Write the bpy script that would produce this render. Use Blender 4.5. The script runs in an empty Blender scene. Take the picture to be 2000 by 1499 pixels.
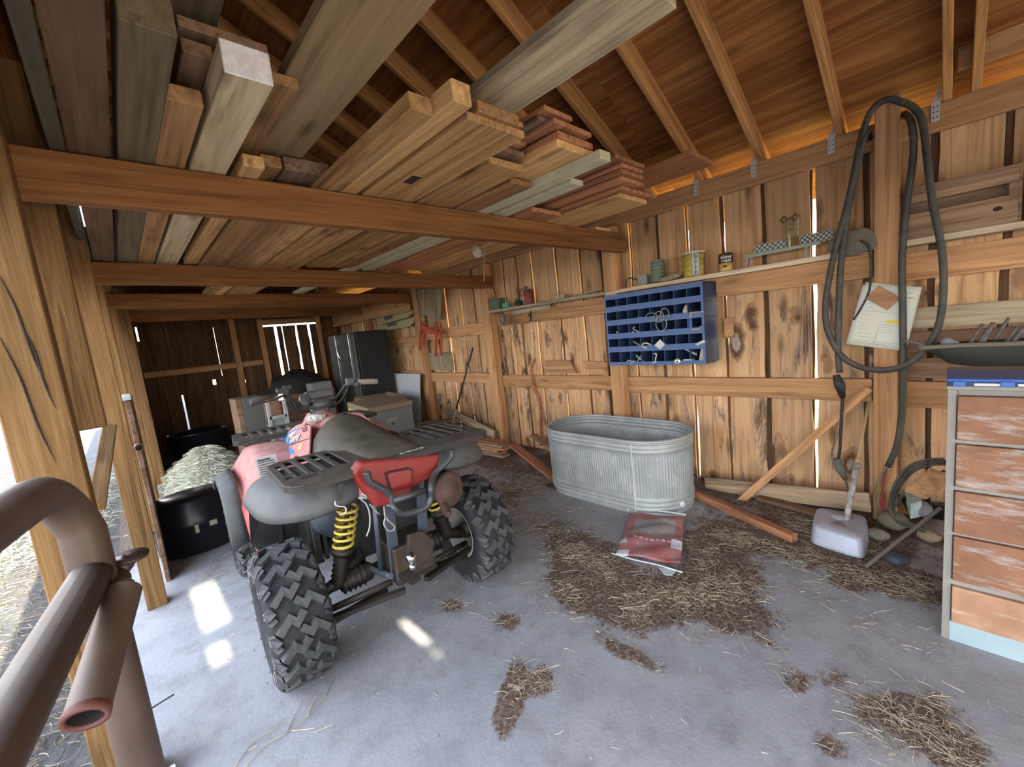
import bpy, bmesh, math, random
from mathutils import Vector, Matrix, noise
random.seed(7)
R = math.radians
PI = math.pi
scn = bpy.context.scene
col = scn.collection

# ------------------------------------------------------------------ camera
CAM_H = 1.55
F_PX = 809.0
def cam_axes(yaw=R(43.03), pit=R(-7.27), rol=R(-6.12)):
    F = Vector((math.sin(yaw)*math.cos(pit), math.cos(yaw)*math.cos(pit), math.sin(pit)))
    Rt = Vector((math.cos(yaw), -math.sin(yaw), 0))
    U = Rt.cross(F)
    return (Rt*math.cos(rol)+U*math.sin(rol)), (-Rt*math.sin(rol)+U*math.cos(rol)), F
CR, CU, CF = cam_axes()
cd = bpy.data.cameras.new('camera'); cam = bpy.data.objects.new('camera', cd); col.objects.link(cam)
cam.matrix_world = Matrix(((CR.x, CU.x, -CF.x, 0), (CR.y, CU.y, -CF.y, 0), (CR.z, CU.z, -CF.z, CAM_H), (0, 0, 0, 1)))
cd.sensor_fit = 'HORIZONTAL'; cd.sensor_width = 36.0; cd.lens = F_PX/2000*36.0
cd.clip_start = 0.02; cd.clip_end = 300
scn.camera = cam
# survey of the photograph: where the sight line through a pixel meets a known plane of the building
def ray(u, v): return CR*((u-1000)/F_PX) + CU*(-(v-749.5)/F_PX) + CF
O = Vector((0, 0, CAM_H))
def fl(u, v, z=0.0): d = ray(u, v); return O + d*((z-CAM_H)/d.z)
def wx(u, v, X=3.7): d = ray(u, v); return O + d*(X/d.x)
def wy(u, v, Y): d = ray(u, v); return O + d*(Y/d.y)

# ------------------------------------------------------------------ light
scn.view_settings.view_transform = 'Standard'; scn.view_settings.look = 'None'
scn.view_settings.gamma = 1.0; scn.view_settings.use_curve_mapping = False
scn.view_settings.exposure = 0.72
w = bpy.data.worlds.new('sky'); scn.world = w; w.use_nodes = True
nt = w.node_tree; nt.nodes.clear()
wo = nt.nodes.new('ShaderNodeOutputWorld'); bg = nt.nodes.new('ShaderNodeBackground')
tc = nt.nodes.new('ShaderNodeTexCoord'); sp = nt.nodes.new('ShaderNodeSeparateXYZ'); cr = nt.nodes.new('ShaderNodeValToRGB')
nt.links.new(tc.outputs['Generated'], sp.inputs[0]); nt.links.new(sp.outputs['Z'], cr.inputs[0]); nt.links.new(cr.outputs[0], bg.inputs[0]); nt.links.new(bg.outputs[0], wo.inputs[0])
cr.color_ramp.elements[0].position = 0.0; cr.color_ramp.elements[0].color = (1.0, 0.98, 0.95, 1)
cr.color_ramp.elements[1].position = 0.6; cr.color_ramp.elements[1].color = (0.66, 0.78, 1.0, 1)
bg.inputs[1].default_value = 4.6
SUN_EL = 23.0
sd = bpy.data.lights.new('sun', 'SUN'); sd.energy = 20.0; sd.color = (1.0, 0.90, 0.70); sd.angle = R(0.27)
sun = bpy.data.objects.new('sun', sd); col.objects.link(sun)
sun.rotation_euler = Vector((0.0, math.cos(R(SUN_EL)), -math.sin(R(SUN_EL)))).to_track_quat('-Z', 'Y').to_euler()
for nm, loc, rot, sx, sy in (('front_opening', (1.3, -6.55, 1.25), (R(-90), 0, 0), 6.2, 2.5), ('left_opening', (-0.45, -1.0, 1.05), (0, R(90), 0), 2.1, 11.0)):
    ld = bpy.data.lights.new('portal_'+nm, 'AREA'); ld.shape = 'RECTANGLE'; ld.size = sx; ld.size_y = sy; ld.cycles.is_portal = True
    lo = bpy.data.objects.new('portal_'+nm, ld); col.objects.link(lo); lo.location = loc; lo.rotation_euler = rot

# ------------------------------------------------------------------ material helpers
def N(nt, t, **kw):
    n = nt.nodes.new(t)
    for k, v in kw.items(): setattr(n, k, v)
    return n
ALB = 1.0
def mat(name, c=(0.5, 0.5, 0.5), rough=0.7, metal=0.0, dust=None, dust_amt=0.0, noise=None, nscale=8, bump=0.0, bscale=60, spec=0.4, trans=0.0):
    c = tuple(x*ALB for x in c); dust = dust and tuple(x*ALB for x in dust); noise = noise and tuple(x*ALB for x in noise)
    m = bpy.data.materials.new(name); m.use_nodes = True; nt = m.node_tree; b = nt.nodes['Principled BSDF']; L = nt.links.new
    b.inputs['Base Color'].default_value = (*c, 1); b.inputs['Roughness'].default_value = rough; b.inputs['Metallic'].default_value = metal
    b.inputs['Specular IOR Level'].default_value = spec
    tc = N(nt, 'ShaderNodeTexCoord'); src = None
    if noise is not None:
        n = N(nt, 'ShaderNodeTexNoise'); n.inputs['Scale'].default_value = nscale; n.inputs['Detail'].default_value = 6; n.inputs['Roughness'].default_value = 0.65
        L(tc.outputs['Object'], n.inputs['Vector'])
        r = N(nt, 'ShaderNodeValToRGB'); r.color_ramp.elements[0].position = 0.35; r.color_ramp.elements[1].position = 0.68
        r.color_ramp.elements[0].color = (*c, 1); r.color_ramp.elements[1].color = (*noise, 1)
        L(n.outputs['Fac'], r.inputs[0]); src = r.outputs[0]; L(src, b.inputs['Base Color'])
    if dust is not None:
        g = N(nt, 'ShaderNodeNewGeometry'); s = N(nt, 'ShaderNodeSeparateXYZ'); L(g.outputs['Normal'], s.inputs[0])
        mr = N(nt, 'ShaderNodeMapRange'); mr.inputs[1].default_value = -0.2; mr.inputs[2].default_value = 1.0; mr.inputs[3].default_value = dust_amt*0.2; mr.inputs[4].default_value = dust_amt
        L(s.outputs['Z'], mr.inputs[0])
        n2 = N(nt, 'ShaderNodeTexNoise'); n2.inputs['Scale'].default_value = 14; n2.inputs['Detail'].default_value = 5; L(tc.outputs['Object'], n2.inputs['Vector'])
        mu = N(nt, 'ShaderNodeMath', operation='MULTIPLY'); L(mr.outputs[0], mu.inputs[0]); L(n2.outputs['Fac'], mu.inputs[1])
        m2 = N(nt, 'ShaderNodeMath', operation='MULTIPLY'); L(mu.outputs[0], m2.inputs[0]); m2.inputs[1].default_value = 1.8; m2.use_clamp = True
        mx = N(nt, 'ShaderNodeMix', data_type='RGBA'); L(m2.outputs[0], mx.inputs[0])
        if src: L(src, mx.inputs[6])
        else: mx.inputs[6].default_value = (*c, 1)
        mx.inputs[7].default_value = (*dust, 1); L(mx.outputs[2], b.inputs['Base Color'])
        if rough < 0.85:
            rr = N(nt, 'ShaderNodeMapRange'); rr.inputs[3].default_value = rough; rr.inputs[4].default_value = 0.95; L(m2.outputs[0], rr.inputs[0]); L(rr.outputs[0], b.inputs['Roughness'])
        if metal:
            rr = N(nt, 'ShaderNodeMapRange'); rr.inputs[3].default_value = metal; rr.inputs[4].default_value = 0.0; L(m2.outputs[0], rr.inputs[0]); L(rr.outputs[0], b.inputs['Metallic'])
    if bump:
        n3 = N(nt, 'ShaderNodeTexNoise'); n3.inputs['Scale'].default_value = bscale; n3.inputs['Detail'].default_value = 4; L(tc.outputs['Object'], n3.inputs['Vector'])
        bm_ = N(nt, 'ShaderNodeBump'); bm_.inputs['Strength'].default_value = bump; bm_.inputs['Distance'].default_value = 0.01; L(n3.outputs['Fac'], bm_.inputs['Height']); L(bm_.outputs[0], b.inputs['Normal'])
    return m

def wood(name, base, dark, light=None, lowz=None, axis='x', island=False, knots=0.5, stain=0.0, stain_c=(0.05, 0.03, 0.02), grey=0.0, grey_c=(0.3, 0.28, 0.25), grain=1.0, rough=0.85, saw=0.0, vary=0.25, bump=0.35, bdist=0.004):
    m = bpy.data.materials.new(name); m.use_nodes = True; nt = m.node_tree; b = nt.nodes['Principled BSDF']; L = nt.links.new
    b.inputs['Roughness'].default_value = rough; b.inputs['Specular IOR Level'].default_value = 0.2
    light = light or tuple(min(1, x*1.35) for x in base)
    tc = N(nt, 'ShaderNodeTexCoord'); oi = N(nt, 'ShaderNodeObjectInfo'); ge = N(nt, 'ShaderNodeNewGeometry')
    rnd = ge.outputs['Random Per Island'] if island else oi.outputs['Random']
    cx = N(nt, 'ShaderNodeCombineXYZ')
    for i, k in enumerate((37.0, 91.0, 53.0)):
        mm = N(nt, 'ShaderNodeMath', operation='MULTIPLY'); mm.inputs[1].default_value = k; L(rnd, mm.inputs[0]); L(mm.outputs[0], cx.inputs[i])
    ad = N(nt, 'ShaderNodeVectorMath', operation='ADD'); L(tc.outputs['Object'], ad.inputs[0]); L(cx.outputs[0], ad.inputs[1])
    along = {'x': 0, 'y': 1, 'z': 2}[axis]
    def mapped(s_along, s_cross):
        mp = N(nt, 'ShaderNodeMapping'); sc = [s_cross]*3; sc[along] = s_along; mp.inputs['Scale'].default_value = sc; L(ad.outputs[0], mp.inputs['Vector']); return mp.outputs[0]
    def noise(vec, scale, detail=5, rough_=0.6, dist=0.0):
        n = N(nt, 'ShaderNodeTexNoise'); n.inputs['Scale'].default_value = scale; n.inputs['Detail'].default_value = detail; n.inputs['Roughness'].default_value = rough_; n.inputs['Distortion'].default_value = dist
        L(vec, n.inputs['Vector']); return n.outputs['Fac']
    # knots
    kv = mapped(2.2, 7.0)
    vo = N(nt, 'ShaderNodeTexVoronoi'); vo.inputs['Scale'].default_value = 1.0; L(kv, vo.inputs['Vector'])
    kr = N(nt, 'ShaderNodeMapRange'); kr.inputs[1].default_value = 0.26; kr.inputs[2].default_value = 0.08; kr.inputs[3].default_value = 0; kr.inputs[4].default_value = 1; L(vo.outputs['Distance'], kr.inputs[0])
    # grain
    gv = mapped(0.9*grain, 22.0*grain)
    g1 = noise(gv, 1.0, 8, 0.62, 1.2)
    g2 = noise(mapped(0.5, 3.0), 1.0, 4, 0.5, 0.5)
    ramp = N(nt, 'ShaderNodeValToRGB'); e = ramp.color_ramp.elements
    e[0].position = 0.32; e[0].color = (*dark, 1); e[1].position = 0.66; e[1].color = (*light, 1)
    el = ramp.color_ramp.elements.new(0.48); el.color = (*base, 1)
    L(g1, ramp.inputs[0]); cur = ramp.outputs[0]
    def mixc(fac, a, colr, mode='MIX'):
        mx = N(nt, 'ShaderNodeMix', data_type='RGBA', blend_type=mode)
        if isinstance(fac, float): mx.inputs[0].default_value = fac
        else: L(fac, mx.inputs[0])
        L(a, mx.inputs[6])
        if isinstance(colr, tuple): mx.inputs[7].default_value = (*colr, 1)
        else: L(colr, mx.inputs[7])
        return mx.outputs[2]
    def rng(x, a, b_, c=0.0, d=1.0):
        r_ = N(nt, 'ShaderNodeMapRange'); r_.inputs[1].default_value = a; r_.inputs[2].default_value = b_; r_.inputs[3].default_value = c; r_.inputs[4].default_value = d; L(x, r_.inputs[0]); return r_.outputs[0]
    # broad tone change
    br = N(nt, 'ShaderNodeCombineXYZ'); t = rng(g2, 0.25, 0.75, 0.72, 1.22)
    for i in range(3): L(t, br.inputs[i])
    cur = mixc(1.0, cur, br.outputs[0], 'MULTIPLY')
    # piece to piece tone change
    rv = rng(rnd, 0, 1, 1-vary, 1+vary*0.6); cc = N(nt, 'ShaderNodeCombineXYZ')
    for i in range(3): L(rv, cc.inputs[i])
    cur = mixc(1.0, cur, cc.outputs[0], 'MULTIPLY')
    if grey:
        gm = rng(noise(mapped(0.8, 6.0), 1.0, 5, 0.7), 0.62-0.35*grey, 0.80-0.25*grey, 0, min(1.0, grey+0.3)); cur = mixc(gm, cur, grey_c)
    if stain:
        nf = noise(mapped(1.1, 5.0), 1.3, 7, 0.72, 0.8)
        if lowz is not None:      # bark patches are commoner on the lower, waney part of these boards
            sz = N(nt, 'ShaderNodeSeparateXYZ'); L(tc.outputs['Object'], sz.inputs[0]); bias = rng(sz.outputs['Z'], lowz-.25, lowz+.25, 0.0, -0.16)
            aa = N(nt, 'ShaderNodeMath', operation='ADD'); L(nf, aa.inputs[0]); L(bias, aa.inputs[1]); nf = aa.outputs[0]
            cur = mixc(rng(nf, 0.66-0.22*stain, 0.71-0.2*stain, 0, 0.55), cur, (0.40, 0.31, 0.24))
        sm = rng(nf, 0.70-0.22*stain, 0.76-0.18*stain, 0, 0.9)
        cur = mixc(sm, cur, stain_c)
    if lowz is not None:      # knots with bark rings: pale heart, dark brown ring
        dn = N(nt, 'ShaderNodeTexNoise'); dn.inputs['Scale'].default_value = 7; dn.inputs['Detail'].default_value = 4; L(ad.outputs[0], dn.inputs['Vector'])
        dm = N(nt, 'ShaderNodeVectorMath', operation='MULTIPLY_ADD'); L(dn.outputs['Color'], dm.inputs[0]); dm.inputs[1].default_value = (.10, .10, .22); L(ad.outputs[0], dm.inputs[2])
        mp = N(nt, 'ShaderNodeMapping'); sc = [5.2]*3; sc[along] = 1.9; mp.inputs['Scale'].default_value = sc; L(dm.outputs[0], mp.inputs['Vector'])
        v2 = N(nt, 'ShaderNodeTexVoronoi'); v2.inputs['Scale'].default_value = 1.0; L(mp.outputs[0], v2.inputs['Vector'])
        sc2 = N(nt, 'ShaderNodeSeparateColor'); L(v2.outputs['Color'], sc2.inputs[0])
        dd = N(nt, 'ShaderNodeMath', operation='ADD'); L(v2.outputs['Distance'], dd.inputs[0]); L(rng(sc2.outputs[0], .25, 1, 0, .30), dd.inputs[1])
        d3 = N(nt, 'ShaderNodeMath', operation='ADD'); L(dd.outputs[0], d3.inputs[0]); L(rng(sz.outputs['Z'], lowz-.2, lowz+.2, 0, .3), d3.inputs[1])
        rr_ = N(nt, 'ShaderNodeValToRGB'); e_ = rr_.color_ramp.elements; e_[0].position = 0.0; e_[0].color = (.34, .30, .27, 1); e_[1].position = .42; e_[1].color = (.5, .3, .15, 1)
        for p_, c_ in ((.10, (.45, .40, .36, 1)), (.16, (.30, .22, .16, 1)), (.19, (.07, .035, .02, 1)), (.25, (.13, .065, .035, 1)), (.29, (.34, .20, .11, 1)), (.33, (.22, .11, .055, 1))):
            q_ = e_.new(p_); q_.color = c_
        L(d3.outputs[0], rr_.inputs[0]); cur = mixc(rng(d3.outputs[0], .30, .37, .9, 0), cur, rr_.outputs[0])
    if knots:
        cur = mixc(rng(kr.outputs[0], 0, 1, 0, 0.85*knots), cur, tuple(x*0.3 for x in dark))
    if saw:
        wv = N(nt, 'ShaderNodeTexWave', bands_direction='DIAGONAL'); wv.inputs['Scale'].default_value = 30; wv.inputs['Distortion'].default_value = 3; wv.inputs['Detail'].default_value = 2; L(tc.outputs['Object'], wv.inputs['Vector'])
        cur = mixc(rng(wv.outputs['Fac'], 0.0, 0.4, saw, 0.0), cur, tuple(x*0.6 for x in dark))
    L(cur, b.inputs['Base Color'])
    bm_ = N(nt, 'ShaderNodeBump'); bm_.inputs['Strength'].default_value = bump; bm_.inputs['Distance'].default_value = bdist; L(g1, bm_.inputs['Height']); L(bm_.outputs[0], b.inputs['Normal'])
    return m

# ------------------------------------------------------------------ geometry helpers
def tag(o, label=None, cat=None, group=None, kind=None):
    if label: o['label'] = label
    if cat: o['category'] = cat
    if group: o['group'] = group
    if kind: o['kind'] = kind
    return o
def empty(name, loc, label, cat, group=None, rz=0.0):
    o = bpy.data.objects.new(name, None); col.objects.link(o); o.location = loc; o.rotation_euler = (0, 0, rz); o.empty_display_size = 0.1
    return tag(o, label, cat, group)
def frame_of(d, up=Vector((0, 0, 1))):
    x = Vector(d).normalized(); up = Vector(up)
    if abs(x.dot(up.normalized())) > 0.98: up = Vector((1, 0, 0)) if abs(x.x) < 0.9 else Vector((0, 1, 0))
    y = up.cross(x).normalized(); z = x.cross(y)
    return x, y, z
class MB:
    def __init__(s): s.v = []; s.f = []; s.sm = []
    def add(s, vs, fs, smooth=False, M=None):
        n = len(s.v)
        for p in vs: s.v.append(M @ Vector(p) if M is not None else Vector(p))
        for f in fs: s.f.append([i+n for i in f]); s.sm.append(smooth)
        return s
    def box(s, c, size, M=None):
        x, y, z = c; a, b, d = size[0]/2, size[1]/2, size[2]/2
        vs = [(x+i*a, y+j*b, z+k*d) for i in (-1, 1) for j in (-1, 1) for k in (-1, 1)]
        return s.add(vs, [(0, 1, 3, 2), (4, 6, 7, 5), (0, 4, 5, 1), (2, 3, 7, 6), (0, 2, 6, 4), (1, 5, 7, 3)], False, M)
    def mm(s, lo, hi, M=None):
        return s.box([(lo[i]+hi[i])/2 for i in range(3)], [abs(hi[i]-lo[i]) for i in range(3)], M)
    def bar(s, a, b, w_, t, up=(0, 0, 1)):
        a, b = Vector(a), Vector(b); x, y, z = frame_of(b-a, up); vs = []
        for p in (a, b):
            for i, j in ((-1, -1), (1, -1), (1, 1), (-1, 1)): vs.append(p+y*(i*w_/2)+z*(j*t/2))
        return s.add(vs, [(3, 2, 1, 0), (4, 5, 6, 7), (0, 1, 5, 4), (1, 2, 6, 5), (2, 3, 7, 6), (3, 0, 4, 7)])
    def tube(s, pts, r, n=10, closed=False, caps=True, squash=1.0):
        pts = [Vector(p) for p in pts]; m = len(pts); rs = r if isinstance(r, (list, tuple)) else [r]*m
        d0 = (pts[1]-pts[0]).normalized(); _, y, z = frame_of(d0); vs = []
        for i, p in enumerate(pts):
            if closed: d = (pts[(i+1) % m]-pts[i-1]).normalized()
            else: d = (pts[min(i+1, m-1)]-pts[max(i-1, 0)]).normalized()
            y = (y-d*y.dot(d)).normalized(); z = d.cross(y)
            for k in range(n):
                a = 2*PI*k/n; vs.append(p+(y*math.cos(a)+z*math.sin(a)*squash)*rs[i])
        fs = []
        for i in range(m if closed else m-1):
            j = (i+1) % m
            for k in range(n): fs.append((i*n+k, i*n+(k+1) % n, j*n+(k+1) % n, j*n+k))
        s.add(vs, fs, True)
        if caps and not closed:
            b = len(s.v)-m*n
            s.f.append([b+k for k in range(n)][::-1]); s.f.append([b+(m-1)*n+k for k in range(n)]); s.sm += [False, False]
        return s
    def lathe(s, prof, c=(0, 0, 0), axis=(0, 0, 1), n=24, smooth=True, arc=2*PI, sx=1.0, sy=1.0):
        x, y, z = frame_of(axis); c = Vector(c); vs = []; m = len(prof); full = abs(arc-2*PI) < 1e-6; nn = n if full else n+1
        for (r, h) in prof:
            for k in range(nn):
                a = arc*k/n; vs.append(c+x*h+y*(math.cos(a)*r*sx)+z*(math.sin(a)*r*sy))
        fs = []
        for i in range(m-1):
            for k in range(n):
                k2 = (k+1) % nn; fs.append((i*nn+k, i*nn+k2, (i+1)*nn+k2, (i+1)*nn+k))
        return s.add(vs, fs, smooth)
    def prism(s, poly, o, ex, ey, depth):
        # poly in plane (ex, ey) at o, extruded by depth vector
        o, ex, ey, dv = Vector(o), Vector(ex), Vector(ey), Vector(depth); n = len(poly)
        vs = [o+ex*p[0]+ey*p[1] for p in poly]+[o+ex*p[0]+ey*p[1]+dv for p in poly]
        return s.add(vs, [tuple(range(n))[::-1], tuple(range(n, 2*n))]+[(i, (i+1) % n, n+(i+1) % n, n+i) for i in range(n)])
    def grid(s, P, smooth=True, close_u=False, close_v=False):
        nu = len(P); nv = len(P[0]); vs = [p for r_ in P for p in r_]; fs = []
        for i in range(nu if close_u else nu-1):
            for j in range(nv if close_v else nv-1):
                a, b = (i+1) % nu, (j+1) % nv; fs.append((i*nv+j, a*nv+j, a*nv+b, i*nv+b))
        return s.add(vs, fs, smooth)
    def sphere(s, c, r, n=12, sx=1, sy=1, sz=1):
        c = Vector(c); P = []
        for i in range(n//2+1):
            t = PI*i/(n//2); P.append([c+Vector((math.sin(t)*math.cos(2*PI*k/n)*r*sx, math.sin(t)*math.sin(2*PI*k/n)*r*sy, math.cos(t)*r*sz)) for k in range(n)])
        return s.grid(P, True, False, True)
    def build(s, name, m, parent=None, origin=None, bevel=0.0, solid=0.0, sub=0, rot=None):
        me = bpy.data.meshes.new(name); og = Vector(origin) if origin is not None else Vector((0, 0, 0))
        if origin is None and parent is None and s.v:
            lo = [min(p[i] for p in s.v) for i in range(3)]; hi = [max(p[i] for p in s.v) for i in range(3)]; og = Vector(((lo[0]+hi[0])/2, (lo[1]+hi[1])/2, lo[2]))
        me.from_pydata([tuple(p-og) for p in s.v], [], s.f); me.polygons.foreach_set('use_smooth', s.sm); me.update()
        bm = bmesh.new(); bm.from_mesh(me); bmesh.ops.recalc_face_normals(bm, faces=bm.faces); bm.to_mesh(me); bm.free()
        for x in (m if isinstance(m, (list, tuple)) else [m]): me.materials.append(x)
        o = bpy.data.objects.new(name, me); col.objects.link(o); o.location = og
        if parent is not None:
            o.parent = parent
        if solid: md = o.modifiers.new('s', 'SOLIDIFY'); md.thickness = solid; md.offset = 0
        if bevel: md = o.modifiers.new('b', 'BEVEL'); md.width = bevel; md.segments = 2; md.limit_method = 'ANGLE'; md.angle_limit = R(40)
        if sub: md = o.modifiers.new('u', 'SUBSURF'); md.levels = sub; md.render_levels = sub
        return o
def board(name, a, b, w_, t, m, up=(0, 0, 1), parent=None, bevel=0.004, jitter=0.0, seg=6, label=None, cat=None, group=None, kind=None, cut=None):
    # a sawn board from a to b; its mesh runs along its own x axis so the grain follows the length. cut: holes as (x0, x1, y0, y1) are notched through
    a, b = Vector(a), Vector(b); ln = (b-a).length; x, y, z = frame_of(b-a, up); mb = MB()
    nx = max(2, seg); P = []
    for i in range(nx+1):
        xx = -ln/2+ln*i/nx; jy = random.uniform(-jitter, jitter); jz = random.uniform(-jitter, jitter)*0.5
        P.append([(xx, -w_/2+jy, -t/2+jz), (xx, w_/2+jy, -t/2+jz), (xx, w_/2+jy, t/2+jz), (xx, -w_/2+jy, t/2+jz)])
    mb.grid(P, False, False, True)
    n = len(mb.v); mb.f.append([0, 1, 2, 3]); mb.f.append([n-4, n-3, n-2, n-1]); mb.sm += [False, False]
    me = bpy.data.meshes.new(name); me.from_pydata([tuple(p) for p in mb.v], [], mb.f)
    bm = bmesh.new(); bm.from_mesh(me); bmesh.ops.recalc_face_normals(bm, faces=bm.faces); bm.to_mesh(me); bm.free(); me.materials.append(m)
    o = bpy.data.objects.new(name, me); col.objects.link(o)
    c = (a+b)/2; Mw = Matrix(((x.x, y.x, z.x, c.x), (x.y, y.y, z.y, c.y), (x.z, y.z, z.z, c.z), (0, 0, 0, 1)))
    if parent is not None: o.parent = parent
    o.matrix_local = Mw
    if bevel: md = o.modifiers.new('b', 'BEVEL'); md.width = bevel; md.segments = 1; md.limit_method = 'ANGLE'; md.angle_limit = R(50)
    tag(o, label, cat, group, kind); return o
def place_of(o): return Matrix.LocRotScale(o.location, o.rotation_euler, o.scale)
def curve_pts(ctrl, n=8):
    # smooth (Catmull-Rom) path through control points
    P = [Vector(p) for p in ctrl]; P = [P[0]*2-P[1]]+P+[P[-1]*2-P[-2]]; out = []
    for i in range(1, len(P)-2):
        for k in range(n):
            t = k/n; a, b, c, d = P[i-1], P[i], P[i+1], P[i+2]
            out.append(0.5*((2*b)+(c-a)*t+(2*a-5*b+4*c-d)*t*t+(3*b-a-3*c+d)*t**3))
    out.append(P[-2]); return out
def text(name, body, size, loc, ex, ey, m, parent=None, extrude=0.0006, shear=0.0, offset=0.0, align='CENTER'):
    cu = bpy.data.curves.new(name, 'FONT'); cu.body = body; cu.size = size; cu.extrude = extrude; cu.shear = shear; cu.align_x = align; cu.align_y = 'CENTER'; cu.offset = offset
    cu.resolution_u = 3
    o = bpy.data.objects.new(name, cu); col.objects.link(o); cu.materials.append(m)
    ex, ey = Vector(ex).normalized(), Vector(ey).normalized(); ey = (ey-ex*ey.dot(ex)).normalized(); ez = ex.cross(ey); p = Vector(loc)
    dg = bpy.context.evaluated_depsgraph_get(); me = bpy.data.meshes.new_from_object(o.evaluated_get(dg)); bpy.data.objects.remove(o); o = bpy.data.objects.new(name, me); col.objects.link(o)
    if not me.materials: me.materials.append(m)
    if parent is not None: o.parent = parent
    o.matrix_local = Matrix(((ex.x, ey.x, ez.x, p.x), (ex.y, ey.y, ez.y, p.y), (ex.z, ey.z, ez.z, p.z), (0, 0, 0, 1)))
    return o
# ------------------------------------------------------------------ woods
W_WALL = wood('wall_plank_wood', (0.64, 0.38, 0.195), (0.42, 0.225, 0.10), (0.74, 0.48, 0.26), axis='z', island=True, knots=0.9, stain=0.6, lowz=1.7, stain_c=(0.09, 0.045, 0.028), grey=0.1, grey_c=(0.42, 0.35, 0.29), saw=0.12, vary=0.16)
W_BATT = wood('outer_batten_wood', (0.14, 0.08, 0.045), (0.06, 0.035, 0.02), axis='z', island=True, knots=0.3)
W_GREYZ = wood('weathered_upright_board', (0.36, 0.28, 0.17), (0.20, 0.15, 0.09), axis='z', knots=0.5, grey=0.3, grey_c=(0.27, 0.23, 0.16))
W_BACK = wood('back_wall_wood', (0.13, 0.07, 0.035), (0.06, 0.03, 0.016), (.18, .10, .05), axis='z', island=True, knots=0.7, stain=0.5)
W_FRAME = wood('framing_wood', (0.50, 0.275, 0.13), (0.34, 0.165, 0.07), knots=0.5, vary=0.18)
W_TIE = wood('tie_beam_wood', (0.22, 0.095, 0.032), (0.14, 0.055, 0.017), (0.28, 0.13, 0.048), knots=0.4, vary=0.1)
W_RAFT = wood('rafter_wood', (0.48, 0.245, 0.095), (0.31, 0.135, 0.045), knots=0.6, vary=0.15)
W_POST = wood('post_wood', (0.46, 0.26, 0.12), (0.24, 0.12, 0.05), knots=0.5, vary=0.15, stain=0.2)
W_PLY = wood('roof_plywood', (0.27, 0.105, 0.032), (0.18, 0.065, 0.019), (0.42, 0.20, 0.062), axis='y', island=True, knots=0.5, grain=0.5, vary=0.12)
W_GREY = wood('weathered_grey_wood', (0.40, 0.32, 0.21), (0.24, 0.18, 0.11), knots=0.5, grey=0.3, grey_c=(0.30, 0.26, 0.19))
W_RED = wood('red_brown_board', (0.42, 0.19, 0.10), (0.22, 0.09, 0.05), knots=0.4, stain=0.2)
W_GOLD = wood('gold_board', (0.60, 0.36, 0.16), (0.36, 0.19, 0.075), knots=0.6, stain=0.15)
W_PALE = wood('pale_board', (0.62, 0.50, 0.34), (0.42, 0.31, 0.19), knots=0.4, stain=0.1)
W_DARK = wood('dark_old_board', (0.22, 0.13, 0.08), (0.10, 0.06, 0.035), knots=0.4, grey=0.3)
M_GALV = mat('galvanised_steel', (0.60, 0.62, 0.63), 0.45, 0.3, noise=(0.74, 0.76, 0.77), nscale=9, dust=(0.38, 0.36, 0.31), dust_amt=0.35)
M_DARKHOLE = mat('nail_hole', (0.03, 0.02, 0.02), 0.9)

# ------------------------------------------------------------------ floor
CLUST = []   # straw clusters: (x, y, rx, ry, angle, density)
def cl(u, v, rx, ry, ang=0.0, dens=1.0): p = fl(u, v); CLUST.append((p.x, p.y, rx, ry, R(ang), dens))
cl(1090, 1030, .26, .40, 10, .5); cl(1150, 1130, .24, .22, 0, 1.2); cl(1230, 1180, .20, .22, 0, 1.3); cl(1130, 1080, .22, .30, 0, .9)
cl(1230, 1280, .045, .16, 5, 1.2); cl(1340, 1150, .22, .16, -20, 1.3); cl(1420, 1120, .20, .20, 0, 1.2); cl(1440, 1200, .14, .18, 20, 1.2)
cl(1400, 1050, .30, .22, 0, .9); cl(1470, 1050, .28, .16, -30, .9); cl(1000, 1360, .17, .055, 32, 2.2); cl(1060, 1330, .08, .05, 32, 1.4)
cl(990, 1215, .09, .08, 0, .9); cl(880, 1185, .08, .10, 0, .8); cl(1560, 1030, .30, .20, 0, 1.0); cl(1700, 1110, .30, .10, -10, 1.2); cl(1790, 1150, .16, .20, 0, 1.2); cl(1550, 1080, .2, .2, 0, .5)
cl(1560, 1330, .10, .07, -30, .8); cl(1640, 1330, .08, .07, 0, .6); cl(1800, 1400, .14, .05, -25, .9); cl(1860, 1460, .14, .06, -30, .9); cl(1720, 1385, .12, .05, -30, .9)
cl(1000, 960, .40, .45, 20, .5); cl(950, 1000, .3, .4, 0, .35); cl(1040, 900, .35, .35, 0, .45); cl(420, 1115, .14, .3, 0, .4); cl(1000, 870, .3, .3, 0, .4)
cl(1180, 1130, .55, .30, -20, .35); cl(1350, 1180, .45, .30, -30, .3); cl(1750, 1420, .35, .12, -28, .4); cl(1640, 1100, .4, .15, -10, .4); cl(1880, 1490, .10, .06, -20, .5); cl(1500, 1260, .05, .09, 10, .4); cl(1760, 1240, .12, .2, 0, .3); cl(1620, 1460, .05, .05, 0, .7); cl(1300, 1060, .2, .15, 0, .4)
def dirt_at(x, y):
    s = 0.0
    for (cx_, cy_, rx, ry, a, d) in CLUST:
        dx, dy = x-cx_, y-cy_; c_, s_ = math.cos(a), math.sin(a); ux, uy = (dx*c_+dy*s_)/rx, (-dx*s_+dy*c_)/ry; q = ux*ux+uy*uy
        if q < 6: s += d*math.exp(-q*1.1)
    if x > 2.7: s += min(0.9, (x-2.7)*0.9)          # muck along the wall foot
    if y > 2.6 and x > 1.6: s += min(0.7, (y-2.6)*0.35)
    if y > 3.9: s += min(0.8, (y-3.9)*0.8)
    return min(1.0, s)
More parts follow.
